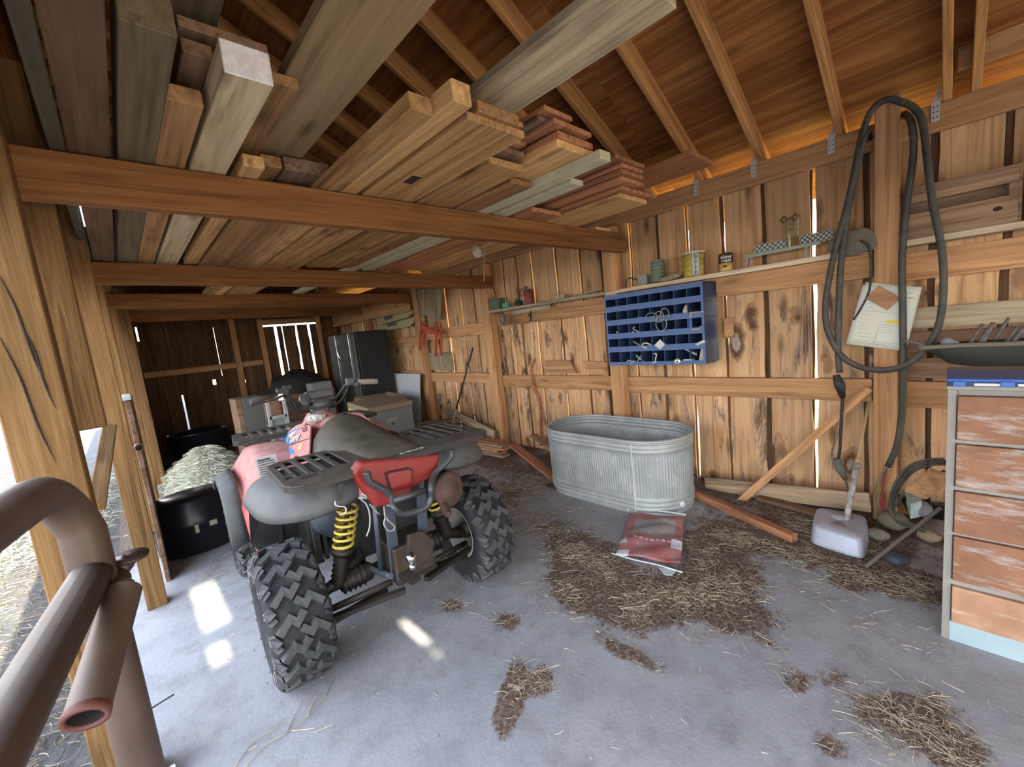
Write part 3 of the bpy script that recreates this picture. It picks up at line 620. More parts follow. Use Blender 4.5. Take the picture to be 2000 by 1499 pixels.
for i, (l_, r_) in enumerate((((1000, 238), (1026, 251)), ((1000, 256), (1026, 270)), ((990, 272), (1026, 287)), ((975, 290), (1022, 307)))):
    lum(l_, r_, Z0+.15-.033*i, .022, 3.6, (W_RED, W_DARK)[i % 2], ('uppermost', 'second', 'third', 'lowest')[i]+' thin lath stacked between the holed plank and middle stack')
W_CH = mat('pale_green_painted_channel', (0.58, 0.55, 0.38), 0.7, noise=(0.45, 0.42, 0.28), nscale=12)
o = lum((1170, 310), (1196, 315), Z0, .045, 6.2, W_CH, 'longer cream painted strip with printed marks', minw=.035)
lum((1120, 355), (1136, 365), Z0, .03, 4.3, W_CH, 'shorter cream painted strip beside the longer one', minw=.03)
lum((1046, 410), (1090, 424), Z0, .03, 4.3, W_RED, 'short red board with straw on its end')
lum((1212, 385), (1263, 399), Z0, .03, 4.25, W_GOLD, 'lowest board of the tidy red stack')
for i, (l_, r_) in enumerate((((1211, 370), (1288, 388)), ((1211, 350), (1260, 364)), ((1211, 337), (1260, 349)), ((1211, 326), (1260, 338)), ((1201, 308), (1261, 328)))):
    lum(l_, r_, Z0+.034+.026*i, .022, 4.2, W_RED, ('second', 'third', 'fourth', 'fifth', 'top')[i]+' board of the tidy red stack near the wall')
lum((1346, 302), (1398, 322), Z0+.26, .03, 2.4, W_RED, 'short red-brown board over the wall plate')
lum((905, 196), (1008, 222), Z0+.165, .035, 1.62, W_GREY, 'long grey-green plank reaching out over the stacks', front=fl(1322, 17, Z0+.165).y)
b_ = MB(); b_.box((3.50, 2.19, Z0+.02), (.16, .05, .035)); tag(b_.build('shim_block', W_FRAME), 'small wooden shim on the near beam by the wall', 'block')
b_ = MB(); b_.box((3.30, 2.17, Z0+.010), (.22, .06, .018)); tag(b_.build('shim_block', W_GOLD), 'flat shim under the red stack on the near beam', 'block')
# boards lying over the plate near the front
T('stored_board', (3.60, .0, 2.78), (3.60, -1.6, 2.78), .16, .035, W_FRAME, 'board leaning over the wall plate right of the hose post', 'board', up=(1, 0, .3))
# lamp holder and twine hanging from the loft
W_LAMP = mat('yellowed_plastic', (0.62, 0.58, 0.40), 0.45)
c = fl(932, 492, 2.295); r_ = empty('lamp_holder', c, 'cream lamp holder wrapped in wire under the lumber', 'lamp')
m_ = MB(); m_.lathe([(0.0, .05), (.03, .05), (.034, .02), (.045, .0), (.035, -.03), (.02, -.05), (0, -.05)], n=16); m_.build('holder', W_LAMP, r_, origin=(0, 0, 0))
m_ = MB(); 
for k in range(3): m_.tube([(.065*math.cos(a)+.01*k, .065*math.sin(a)*.4-.01*k, .055*math.sin(a)+.012*k) for a in [2*PI*i/20 for i in range(20)]], .0022, 5, closed=True)
m_.build('wire_coil', M_GALV, r_, origin=(0, 0, 0))
e_ = wy(946, 550, c.y)-c
m_ = MB(); m_.tube(curve_pts([(.04, 0, .03), (.075, 0, -.02), (.07, 0, -.09), e_+Vector((0, 0, .02)), e_]), .0035, 6); m_.build('cord', mat('sisal', (.5, .36, .2), .9), r_, origin=(0, 0, 0))
# ------------------------------------------------------------------ red quad bike (local frame: x right, y forward from the rear axle, z up)
ALB = 0.72
M_RED = mat('faded_red_plastic', (0.60, 0.045, 0.045), 0.42, dust=(0.78, 0.50, 0.46), dust_amt=0.85, noise=(0.66, 0.09, 0.08), nscale=5)
M_REDR = mat('red_plastic_tail', (0.33, 0.012, 0.008), 0.35, noise=(0.25, 0.010, 0.008), nscale=7, dust=(0.5, .3, .25), dust_amt=.2)
M_LENS = mat('tail_lamp_lens', (0.28, 0.006, 0.008), 0.25, spec=.6)
M_BLK = mat('black_plastic', (0.018, 0.019, 0.021), 0.45, dust=(0.20, 0.18, 0.16), dust_amt=0.3, noise=(.03, .031, .033), nscale=6)
M_FEND = mat('grey_black_flare', (0.062, 0.066, 0.07), 0.45, dust=(0.26, 0.255, 0.235), dust_amt=0.42, noise=(.095, .10, .104), nscale=7)
M_RACK = mat('dusty_rack_plastic', (0.016, 0.017, 0.018), 0.42, dust=(0.20, 0.165, 0.135), dust_amt=0.5)
M_SEAT = mat('dusty_seat_vinyl', (0.028, 0.030, 0.028), 0.4, dust=(0.17, 0.145, 0.10), dust_amt=0.62, noise=(.05, .05, .044), nscale=4)
M_TYRE = mat('dusty_tyre_rubber', (0.018, 0.019, 0.020), 0.8, noise=(0.045, 0.046, 0.048), nscale=18, bump=.3)
M_LUG = mat('worn_lug_rubber', (0.032, 0.034, 0.036), 0.55, dust=(0.15, 0.145, 0.14), dust_amt=0.5, noise=(0.075, 0.078, 0.082), nscale=22)
M_RIM = mat('pale_steel_rim', (0.66, 0.65, 0.60), 0.5, 0.2, noise=(0.45, 0.42, 0.36), nscale=12)
M_DKST = mat('greasy_dark_steel', (0.022, 0.019, 0.017), 0.45, 0.3, dust=(0.12, 0.09, 0.065), dust_amt=0.5)
M_BLU = mat('blue_black_frame_paint', (0.06, 0.075, 0.10), 0.35, 0.1, dust=(.3, .3, .3), dust_amt=.3)
M_YEL = mat('yellow_spring_paint', (0.80, 0.62, 0.08), 0.45, noise=(.6, .45, .08), nscale=30)
M_RUST = mat('rusty_exhaust', (0.10, 0.058, 0.05), 0.7, 0.2, noise=(0.16, 0.09, 0.07), nscale=16)
M_CHR = mat('chrome', (0.75, 0.75, 0.76), 0.18, 1.0)
M_WHT = mat('white_sticker', (0.82, 0.82, 0.80), 0.6)
M_INK = mat('printed_ink', (0.12, 0.12, 0.14), 0.7)
M_BLUE = mat('blue_decal', (0.06, 0.30, 0.75), 0.5)
M_YDEC = mat('yellow_decal', (0.85, 0.75, 0.18), 0.5)
M_WIRE = mat('pale_wire', (0.55, 0.55, 0.52), 0.5, .3)
M_GREYP = mat('grey_engine_metal', (0.35, 0.36, 0.37), .45, .6, dust=(.3, .26, .2), dust_amt=.5)
QTH = 0.062; QC = Vector((0.945, 2.144, 0))
QR = Vector((math.cos(QTH), -math.sin(QTH), 0)); QH = Vector((math.sin(QTH), math.cos(QTH), 0))
quad = empty('quad_bike', QC, 'dusty red four-wheeled quad bike with black racks parked under the lumber', 'quad bike', rz=-QTH)
def ql(u, v, b=None, a=None, z=None):
    d = ray(u, v); o = O-QC
    t = (b-o.dot(QH))/d.dot(QH) if b is not None else ((a-o.dot(QR))/d.dot(QR) if a is not None else (z-CAM_H)/d.z)
    p = o+d*t; return Vector((p.dot(QR), p.dot(QH), p.z))
ORI = (0, 0, 0)
def part(mb, name, m, parent=None, **k): return mb.build(name, m, parent or quad, origin=ORI, **k)
def wheel(ax, by, Rr, wd, rim_r, side, name='wheel'):
    w_ = bpy.data.objects.new(name, None); col.objects.link(w_); w_.parent = quad; w_.location = (ax, by, Rr)
    hw = wd/2; rb = Rr-0.021
    mb = MB()
    prof = [(rim_r, -hw*.62), (rim_r+.012, -hw*.80), (rim_r+.06, -hw*.98), (rb-.05, -hw*1.0), (rb-.018, -hw*.90), (rb-.004, -hw*.62), (rb, -hw*.25), (rb, hw*.25), (rb-.004, hw*.62), (rb-.018, hw*.90), (rb-.05, hw*1.0), (rim_r+.06, hw*.98), (rim_r+.012, hw*.80), (rim_r, hw*.62)]
    mb.lathe(prof, axis=(1, 0, 0), n=56)
    def rs(h):
        q = min(1, abs(h)/hw); return rb-0.004*q*q-0.045*max(0, q-.78)/.22*max(0, q-.78)/.22
    def P(h, s_, lift):     # h across the tread, s_ arc length
        r_ = rs(h)+lift; a = s_/rb; ln = max(-hw*1.03, min(hw*1.03, h))
        return Vector((ln, math.cos(a)*r_, math.sin(a)*r_))
    def lug(path, wl, wt, hgt):
        L_, R_ = [], []; n = len(path)
        for i in range(n):
            p = Vector(path[i]); d0 = (Vector(path[i])-Vector(path[i-1])).normalized() if i else None; d1 = (Vector(path[i+1])-p).normalized() if i < n-1 else None
            d = ((d0 or d1)+(d1 or d0)).normalized(); nn = Vector((-d.y, d.x)); k_ = 1/max(.6, nn.dot(Vector((-(d1 or d0).y, (d1 or d0).x))))
            L_.append((p, nn, k_))
        ring = []
        for p, nn, k_ in L_:
            a, b = p+nn*wl*k_/2, p-nn*wl*k_/2; c, d = p-nn*wt*k_/2, p+nn*wt*k_/2
            ring.append([P(a.x, a.y, -.004), P(b.x, b.y, -.004), P(c.x, c.y, hgt), P(d.x, d.y, hgt)])
        mb.grid(ring, False, False, True); m_ = len(mb.v); mb.f.append([m_-4, m_-3, m_-2, m_-1]); mb.f.append([m_-4*n, m_-4*n+1, m_-4*n+2, m_-4*n+3]); mb.sm += [False, False]
    ty = mb.build('tyre', M_TYRE, w_, origin=ORI); mb = MB()
    circ = 2*PI*rb; nl = 17; pitch = circ/nl; k = hw/.127
    for i in range(nl):
        s0 = i*pitch
        for sg in (1, -1):
            o_ = s0+(pitch/2 if sg < 0 else 0)
            pth = [(-sg*.012*k, o_-.020), (sg*.022*k, o_+.014), (sg*.046*k, o_-.012), (sg*.094*k, o_+.034)]
            lug(pth, .036, .028, .023)
            lug([(sg*.099*k, o_+.046), (sg*.120*k, o_+.060), (sg*.131*k, o_+.064)], .048, .038, .019)
            lug([(sg*.092*k, o_-.030), (sg*.118*k, o_-.014)], .022, .015, .020)
    mb.build('tread_lugs', M_LUG, w_, origin=ORI)
    # white ghost lettering arcs on the outer sidewall: short raised strokes
    rm = MB(); s = side
    rm.lathe([(rim_r, -hw*.66), (rim_r-.012, -hw*.62), (rim_r-.014, hw*.62), (rim_r, hw*.66)], axis=(1, 0, 0), n=40)
    rm.lathe([(rim_r+.008, s*hw*.74), (rim_r-.006, s*hw*.74), (rim_r-.012, s*hw*.55), (rim_r-.035, s*hw*.20), (.07, s*hw*.10), (.045, s*hw*.22), (0, s*hw*.24)], axis=(1, 0, 0), n=40)
    rm.lathe([(rim_r+.010, -s*hw*.66), (rim_r+.010, -s*hw*.78), (rim_r-.004, -s*hw*.78), (rim_r-.006, -s*hw*.66)], axis=(1, 0, 0), n=40)
    r_ = rm.build('rim', M_RIM, w_, origin=ORI)
    hb = MB(); hb.lathe([(0, -hw*.55), (.05, -hw*.55), (.055, -hw*.2), (.05, hw*.2), (0, hw*.2)], axis=(1 if s > 0 else -1, 0, 0), n=20)
    for q in range(4): hb.lathe([(0, -.01), (.009, -.01), (.009, .012), (0, .012)], c=(s*hw*.2, .035*math.cos(q*PI/2), .035*math.sin(q*PI/2)), axis=(s, 0, 0), n=6, smooth=False)
    hb.build('hub', M_DKST, w_, origin=ORI)
    return w_
wr_ = wheel(-.534, 0, .323, .254, .150, -1); wheel(.534, 0, .323, .254, .150, 1)
wheel(-.545, 1.343, .323, .205, .165, -1); wheel(.545, 1.343, .323, .205, .165, 1)
# pale strokes of lettering on the near tyre's outer sidewall
lt = MB(); hw = .127
for i in range(15):
    a0 = 2*PI*i/15; rr = .245
    for (da, r0, r1) in ((0, .225, .262), (.07, .225, .262)):
        a = a0+da; lt.bar((-hw*1.01, math.cos(a)*r0, math.sin(a)*r0), (-hw*1.0, math.cos(a+.03)*r1, math.sin(a+.03)*r1), .006, .002, up=(1, 0, 0))
    lt.bar((-hw*1.01, math.cos(a0)*.262, math.sin(a0)*.262), (-hw*1.01, math.cos(a0+.10)*.262, math.sin(a0+.10)*.262), .006, .002, up=(1, 0, 0))
lt.build('sidewall_marking', M_WIRE, wr_, origin=ORI)

def loft(mb, secs, smooth=True, n=14):
    # secs: (b, half width bottom, half width top, z bottom, z top, roundness)
    P = []
    for (b, wb, wt, zb, zt, rd) in secs:
        pts = []
        for k in range(n*2+1):
            t = PI*k/(2*n); c_, s_ = math.cos(t), math.sin(t)
            x = (abs(c_)**rd)*(1 if c_ > 0 else -1); z_ = abs(s_)**rd
            ww = wb+(wt-wb)*z_; pts.append(Vector((x*ww, b, zb+(zt-zb)*z_)))
        P.append(pts)
    mb.grid(P, smooth); return mb
# chassis, engine and running gear
mb = MB()
for s in (-1, 1):
    mb.tube(curve_pts([(s*.12, -.25, .40), (s*.14, .0, .36), (s*.15, .5, .32), (s*.15, 1.0, .32), (s*.13, 1.45, .45), (s*.13, 1.6, .72)]), .016, 8)
    mb.tube([(s*.14, -.28, .86), (s*.15, .5, .72), (s*.12, 1.2, .78), (s*.13, 1.55, .70)], .016, 8)
    mb.tube([(s*.13, -.22, .84), (s*.13, -.15, .40)], .014, 8)
part(mb, 'chassis_frame', M_BLU)
mb = MB()
mb.box((0, .62, .52), (.26, .42, .26)); mb.lathe([(0, -.10), (.13, -.10), (.15, -.06), (.15, .05), (.10, .10), (0, .10)], c=(-.20, .52, .55), axis=(1, 0, 0), n=28); mb.box((.02, .50, .72), (.16, .18, .20))
mb.lathe([(0, -.03), (.12, -.03), (.13, 0), (.12, .03), (0, .03)], c=(-.22, .28, .50), axis=(1, 0, 0), n=24)
part(mb, 'engine', M_DKST, bevel=.012)
mb = MB()   # ribbed plastic clutch cover seen under the left rear flare
mb.box((-.33, .40, .60), (.03, .42, .36))
for i in range(11): mb.box((-.352, .24+.032*i, .60), (.016, .010, .34))
part(mb, 'ribbed_side_cover', M_BLK)
mb = MB(); mb.mm((-.27, .14, .36), (.27, .17, .80)); mb.mm((-.24, .17, .33), (.24, 1.10, .36)); part(mb, 'engine_guard', M_BLK, bevel=.01)
mb = MB(); mb.lathe([(0, -.09), (.11, -.09), (.15, -.03), (.15, .05), (.12, .09), (0, .09)], c=(-.20, .20, .66), axis=(.3, -1, 0), n=24); part(mb, 'airbox', mat('blue_grey_airbox', (.05, .065, .095), .4, dust=(.2, .2, .2), dust_amt=.3))
mb = MB(); mb.mm((-.25, .15, .62), (-.16, .30, .84)); part(mb, 'oil_bottle', M_GALV, bevel=.02)
# rear axle case, drive shafts and swing arms
mb = MB()
mb.prism([(-.05, .0), (.00, -.08), (.08, -.06), (.115, .02), (.05, .10), (-.03, .11)], (.01, -.30, .485), (1, 0, 0), (0, 0, 1), (0, .03, 0)); mb.box((.01, -.18, .44), (.22, .20, .20))
part(mb, 'skid_cover', mat('oily_brown_cover', (.06, .045, .035), .45, .4, noise=(.11, .085, .06), nscale=9), bevel=.01)
mb = MB(); mb.lathe([(0, -.44), (.024, -.44), (.024, -.30), (.05, -.28), (.05, -.14), (.03, -.12), (.03, .12), (.05, .14), (.05, .28), (.024, .30), (.024, .44), (0, .44)], c=(0, 0, .34), axis=(1, 0, 0), n=16)
for s in (-1, 1):
    for k in range(5): mb.lathe([(.042, 0), (.062, .012), (.042, .024)], c=(s*(.17+.026*k), 0, .34), axis=(s, 0, 0), n=16)
part(mb, 'rear_axle', M_DKST)
for s in (-1, 1):
    mb = MB()
    mb.tube([(s*.44, -.02, .32), (s*.16, .05, .40), (s*.10, .42, .42)], [.030, .026, .024], 8); mb.tube([(s*.44, -.06, .27), (s*.10, -.20, .34)], .017, 8); mb.bar((s*.44, -.10, .25), (s*.06, -.26, .30), .035, .022)
    mb.bar((s*.10, -.12, .26), (s*.42, -.06, .20), .06, .012)
    part(mb, 'swing_arm', M_DKST)
for s in (-1, 1):
    mb = MB(); mb.bar((s*.09, -.28, .78), (s*.08, -.22, .36), .055, .012, up=(0, 1, 0)); mb.box((s*.075, -.25, .40), (.05, .05, .10)); part(mb, 'rear_frame_bracket', M_BLU, bevel=.004)
# coil-over shocks: yellow spring, dark damper
for s in (-1, 1):
    top = Vector((s*.215, -.10, .80)); bot = Vector((s*.315, -.06, .40))
    sh = MB(); sh.tube([bot, bot.lerp(top, .45)], .026, 12); sh.tube([bot.lerp(top, .40), top], .012, 10); sh.box(tuple(top), (.05, .04, .04)); sh.lathe([(0, -.01), (.05, -.01), (.05, .01), (0, .01)], c=bot.lerp(top, .36), axis=top-bot, n=20)
    so = part(sh, 'shock_absorber', M_DKST)
    ax, ay, az = frame_of(top-bot); pts = []
    for k in range(6*16+1):
        t = k/(6*16); a = 2*PI*6*t; pts.append(bot.lerp(top, .40+.52*t)+(ay*math.cos(a)+az*math.sin(a))*.046)
    sp_ = MB(); sp_.tube(pts, .0075, 8); sp_.build('coil_spring', M_YEL, so, origin=ORI)
    bt = MB(); P = []
    for k in range(12): P.append([bot.lerp(top, -.05+.033*k)+(ay*math.cos(2*PI*j/14)+az*math.sin(2*PI*j/14))*(.040 if k % 2 else .028) for j in range(14)])
    bt.grid(P, True, False, True); bt.build('rubber_boot', M_DKST, so, origin=ORI)
# red tank cover, side panels
mb = MB()
loft(mb, [(.30, .19, .13, .78, .99, .8), (.42, .235, .135, .72, 1.055, .72), (.60, .25, .14, .70, 1.09, .72), (.85, .255, .135, .70, 1.11, .72), (1.02, .25, .115, .70, 1.13, .72), (1.16, .23, .09, .72, 1.125, .7), (1.27, .24, .10, .74, 1.02, .8), (1.34, .22, .08, .76, .94, .9), (1.62, .17, .08, .76, .90, .9)])
cover = part(mb, 'tank_cover', M_RED)
# the black gap slot, vent dots
mb = MB()
# fuel cap
cp = MB(); q = ql(618, 818, b=.80)
cp.lathe([(0, .0), (.05, .0), (.052, .035), (.045, .045), (0, .045)], c=(q.x-.0, .80, 1.085), axis=(0, 0, 1), n=20)
for k in range(10): cp.box((q.x+.052*math.cos(k*PI/5), .80+.052*math.sin(k*PI/5), 1.108), (.014, .014, .03))
cp.build('fuel_cap', mat('white_cap', (.8, .78, .72), .6), cover, origin=ORI)
# seat
mb = MB()
loft(mb, [(-.30, .13, .10, .99, 1.012, .6), (-.26, .165, .13, .965, 1.03, .5), (-.10, .185, .14, .95, 1.04, .5), (.08, .205, .15, .93, 1.045, .55), (.24, .235, .165, .89, 1.075, .6), (.36, .272, .165, .83, 1.10, .62), (.46, .284, .155, .80, 1.125, .62), (.53, .286, .15, .80, 1.13, .62), (.58, .276, .14, .83, 1.11, .62), (.61, .25, .12, .88, 1.06, .62)])
seat = part(mb, 'seat', M_SEAT)
pp = MB(); pp.tube(curve_pts([(-.168, -.28, .968), (-.19, -.10, .952), (-.21, .08, .932), (-.24, .24, .89), (-.268, .36, .83)]), .009, 8); pp.build('seat_piping', M_BLK, seat, origin=ORI)
# front fenders
for s in (-1, 1):
    mb = MB(); P = []
    for k in range(13):
        t = k/12; b = 1.72-1.0*t; arch = math.sin(PI*min(1, max(0, (t-.02)/.96)))
        zt_ = .66+.24*arch**.6 if t < .6 else .66+.24*max(0, math.sin(PI*(t-.02)/.96))**.6
        zo = zt_-.10*(0.4+t)
        row = []
        for j in range(8):
            q = j/7; x = .16+(.42)*q; z = zt_+.0+(.035*math.sin(PI*q)) - (.20*max(0, (q-.72))/.28 if True else 0)*(0.55+.6*t)
            row.append(Vector((s*x, b-.0, z)))
        P.append(row)
    mb.grid(P, True)
    # rear apron of the fender, comes down in front of the foot board
    P = []
    for k in range(7):
        t = k/6; row = []
        for j in range(8):
            q = j/7; x = .16+.42*q; row.append(Vector((s*(x-.02*t), .72+.22*(1-q)*0+.04*math.sin(PI*t)-.02*t, (P0 := .68+.035*math.sin(PI*q)-(.20*max(0, (q-.72))/.28)*1.15)-.07*t)))
        P.append(row)
    mb.grid(P, True)
    # outer skirt
    ff = part(mb, 'front_fender', M_RED, solid=.006)
    fl_ = MB(); P = []
    for k in range(16):
        t = k/15; b = 1.74-1.06*t; arch = max(0, math.sin(PI*(t-.02)/.96)); z = .47+.33*arch**.55
        if t > .62: z = .80*math.cos((t-.62)*2.3)-.02*(t-.62)
        b = 1.74-.98*t; z = max(z, .36+.25*max(0, 1-t)*1.2)
        if t > .85: b = 1.74-.98*.85-.04*(t-.85)/.15; z = .60-(t-.85)/.15*.20
        P.append([Vector((s*.575, b, z)), Vector((s*.61, b-.004, z-.008)), Vector((s*.665, b-.01, z-.035)), Vector((s*.672, b-.012, z-.055))])
    fl_.grid(P, True); fl_.build('fender_flare', M_FEND, ff, origin=ORI, solid=.008)
# rear fender flares: flat under the rack, rolling down behind and outside the tyre
FO = [(.15, -.22, .875), (.22, -.26, .86), (.32, -.28, .842), (.44, -.27, .835), (.545, -.21, .838), (.60, -.09, .835), (.622, .06, .85), (.622, .20, .835), (.61, .34, .79), (.585, .47, .72)]
FI = [(.15, -.06, .965), (.21, -.10, .975), (.29, -.13, .983), (.37, -.12, .985), (.43, -.07, .985), (.465, .01, .985), (.475, .12, .975), (.47, .23, .955), (.455, .34, .915), (.43, .47, .84)]
for s in (-1, 1):
    oo = curve_pts(FO, 4); ii = curve_pts(FI, 4); P = []
    for a, b in zip(ii, oo):
        out = (b-a); out.z = 0; out = out.normalized() if out.length > 1e-4 else Vector((1, 0, 0)); row = [Vector((s*.12, a.y+.05*(1 if a.y < 0 else 0), a.z))]
        for k in range(9):
            t = k/8; q = a+(b-a)*t+(out*.045*.0+out*.03+Vector((0, 0, .028)))*math.sin(PI*t); row.append(Vector((s*q.x, q.y, q.z)))
        row.append(Vector((s*(b.x-out.x*.012), b.y-out.y*.012, b.z-.010)))
        P.append(row)
    mb = MB(); mb.grid(P, True)
    fr = part(mb, 'rear_fender_flare', M_FEND, solid=.006)
    mb = MB(); vs = [(.585, .475, .72), (.43, .475, .84), (.28, .49, .82), (.28, .54, .37), (.53, .58, .36), (.60, .52, .52)]
    mb.add([(s*x, y, z) for x, y, z in vs], [(0, 1, 2, 3, 4, 5)]); mb.build('inner_guard', M_BLK, fr, origin=ORI, solid=.006)
# inner red rear body below the rack
mb = MB()
loft(mb, [(-.30, .20, .17, .86, .975, .5), (-.15, .25, .20, .84, .98, .5), (.10, .27, .22, .82, .97, .5), (.30, .27, .22, .78, .93, .5)])
part(mb, 'rear_body', M_RED)
tp = [ql(u, v, b=-.37) for (u, v) in ((690, 925), (705, 903), (780, 897), (860, 888), (857, 905), (848, 925), (836, 938), (808, 950), (803, 966), (770, 985), (735, 992), (715, 965), (700, 945))]
mb = MB(); mb.prism([(p.x, p.z) for p in tp], (0, -.37, 0), (1, 0, 0), (0, 0, 1), (0, .07, 0))
tail = part(mb, 'tail_panel', M_REDR, bevel=.012)
rl = [ql(u, v, b=-.38) for (u, v) in ((756, 927), (762, 924), (797, 917), (803, 920), (803, 943), (800, 950), (768, 958), (764, 955))]
mb = MB(); c_ = sum(rl, Vector())/len(rl); mb.prism([((p.x-c_.x)*1.14+c_.x, (p.z-c_.z)*1.16+c_.z) for p in rl], (0, -.380, 0), (1, 0, 0), (0, 0, 1), (0, .02, 0)); mb.build('lamp_bezel', M_DARKHOLE, tail, origin=ORI)
mb = MB(); mb.prism([(p.x, p.z) for p in rl], (0, -.386, 0), (1, 0, 0), (0, 0, 1), (0, .02, 0)); mb.build('tail_lamp', M_LENS, tail, origin=ORI)
# racks: outlined trays with slots
def rack(name, outline, slots, zt, th, par=None, marks=None):
    # outline polygon (a, b); slots as quads; built as a plate with bars: bmesh boolean-free: triangulated fill with holes
    bm = bmesh.new()
    def loop(poly, z):
        vs = [bm.verts.new((p[0], p[1], z)) for p in poly]; es = [bm.edges.new((vs[i], vs[(i+1) % len(vs)])) for i in range(len(vs))]; return es
    es = loop(outline, zt)
    for s_ in slots: es += loop(s_, zt)
    bmesh.ops.triangle_fill(bm, use_beauty=True, edges=es, normal=(0, 0, 1))
    me = bpy.data.meshes.new(name); bm.to_mesh(me); bm.free(); me.materials.append(M_RACK)
    o = bpy.data.objects.new(name, me); col.objects.link(o); o.parent = par or quad
    md = o.modifiers.new('s', 'SOLIDIFY'); md.thickness = th; md.offset = -1
    md = o.modifiers.new('b', 'BEVEL'); md.width = .004; md.segments = 2; md.limit_method = 'ANGLE'; md.angle_limit = R(50)
    return o
def rslot(x0, x1, y0, y1, sk=0.0, r_=.008):
    return [(x0+r_, y0), (x1-r_, y0), (x1, y0+r_), (x1+sk, y1-r_), (x1-r_+sk, y1), (x0+r_+sk, y1), (x0+sk, y1-r_), (x0, y0+r_)]
outl = [(-.455, -.355), (.46, -.355), (.50, -.335), (.515, -.30), (.49, .12), (.47, .165), (.43, .185), (.22, .185), (.16, .06), (-.16, .06), (-.22, .185), (-.45, .185), (-.49, .165), (-.51, .12), (-.515, -.28), (-.495, -.335)]
sl_ = []
for s in (-1, 1):
    for i in range(4):
        x = .215+.062*i; a_, b_ = sorted((s*x, s*(x+.034))); sl_.append(rslot(a_, b_, -.20, .145 if i else .12))
    a_, b_ = sorted((s*.452, s*.478)); sl_.append(rslot(a_, b_, -.12, .10, r_=.005))
    a_, b_ = sorted((s*.452, s*.485)); sl_.append(rslot(a_, b_, -.20, -.15, r_=.005))
    a_, b_ = sorted((s*.36, s*.43)); sl_.append(rslot(a_, b_, -.255, -.235, r_=.004))
for x in (-.14, -.045, .05): sl_.append(rslot(x, x+.07, -.17, -.10)) 
rk = rack('rear_rack', outl, sl_, 1.012, .012)
mb = MB()   # deep skirt round the edge
ol = outl+[outl[0]]
for i in range(len(outl)):
    a, b = Vector((*ol[i], 0)), Vector((*ol[i+1], 0)); d = (b-a).normalized(); nrm = Vector((-d.y, d.x, 0))
    mb.add([a+Vector((0, 0, 1.006)), b+Vector((0, 0, 1.006)), b+Vector((0, 0, .980)), a+Vector((0, 0, .980)), a+nrm*.012+Vector((0, 0, 1.006)), b+nrm*.012+Vector((0, 0, 1.006)), b+nrm*.012+Vector((0, 0, .980)), a+nrm*.012+Vector((0, 0, .980))],
           [(0, 1, 2, 3), (7, 6, 5, 4), (3, 2, 6, 7), (0, 4, 5, 1)])
mb.build('rack_skirt', M_RACK, rk, origin=ORI)
tx = MB()   # white worn maker's lettering along the rear edge, upside down from here
text('rack_lettering', 'Kimtare', .040, (.06, -.315, 1.0138), (-1, 0.0, 0), (0, -1, 0), M_WHT, rk, shear=.4, extrude=.0005)
outf = [(-.50, 1.28), (-.20, 1.24), (.20, 1.24), (.50, 1.28), (.53, 1.32), (.50, 1.66), (.45, 1.70), (-.45, 1.70), (-.50, 1.66), (-.53, 1.32)]
sf = []
for s in (-1, 1):
    for i in range(5):
        x = .13+.068*i; a_, b_ = sorted((s*x, s*(x+.036))); sf.append(rslot(a_, b_, 1.34, 1.62))
fk = rack('front_rack', outf, sf, .975, .012)
mb = MB(); ol = outf+[outf[0]]
for i in range(len(outf)):
    a, b = Vector((*ol[i], 0)), Vector((*ol[i+1], 0)); d = (b-a).normalized(); nrm = Vector((-d.y, d.x, 0))
    mb.add([a+Vector((0, 0, .97)), b+Vector((0, 0, .97)), b+Vector((0, 0, .945)), a+Vector((0, 0, .945)), a+nrm*.012+Vector((0, 0, .97)), b+nrm*.012+Vector((0, 0, .97)), b+nrm*.012+Vector((0, 0, .945)), a+nrm*.012+Vector((0, 0, .945))],
           [(0, 1, 2, 3), (7, 6, 5, 4), (3, 2, 6, 7), (0, 4, 5, 1)])
for s in (-1, 1): mb.tube([(s*.3, 1.5, .94), (s*.25, 1.5, .74)], .012, 8)
mb.build('rack_skirt', M_RACK, fk, origin=ORI)
# grab bar hoop below the tail
g = [ql(u, v, b=-.43) for (u, v) in ((716, 922), (724, 943), (752, 958), (765, 972))]+[ql(u, v, b=-.47) for (u, v) in ((770, 992), (785, 1003), (808, 1001), (833, 990), (842, 972), (842, 950))]+[ql(u, v, b=-.40) for (u, v) in ((850, 925), (872, 903), (882, 890), (882, 880))]
mb = MB(); mb.tube(curve_pts(g, 6), .0155, 12)
a, b = ql(768, 980, b=-.46), ql(838, 955, b=-.45); mb.tube([a, b], .014, 10)
part(mb, 'grab_bar', mat('satin_black_tube', (.05, .058, .066), .3, .3, dust=(.3, .3, .3), dust_amt=.25))
# exhaust silencer with tailpipe
c_ = ql(880, 957, b=-.30)
mb = MB(); mb.lathe([(0, -.012), (.045, -.012), (.052, 0), (.070, 0), (.085, .004), (.086, .03), (.082, .04), (.084, .36), (.05, .40), (0, .40)], c=c_, axis=(-.05, 1, 0), n=32, sx=1.0, sy=1.12)
ex = part(mb, 'silencer', M_RUST)
mb = MB(); a = ql(862, 978, b=-.26); b = ql(871, 998, b=-.33); mb.tube([a, b, b+(b-a)*.35], .022, 14, caps=False); mb.tube([b+(b-a)*.35, b+(b-a)*.3], [.017, .017], 14); mb.build('tailpipe', M_RUST, ex, origin=ORI)
mb = MB(); p_ = b+(b-a)*.36; mb.lathe([(0, 0), (.019, 0)], c=p_-(b-a)*.05, axis=(b-a), n=14); mb.build('tailpipe_bore', M_DARKHOLE, ex, origin=ORI)
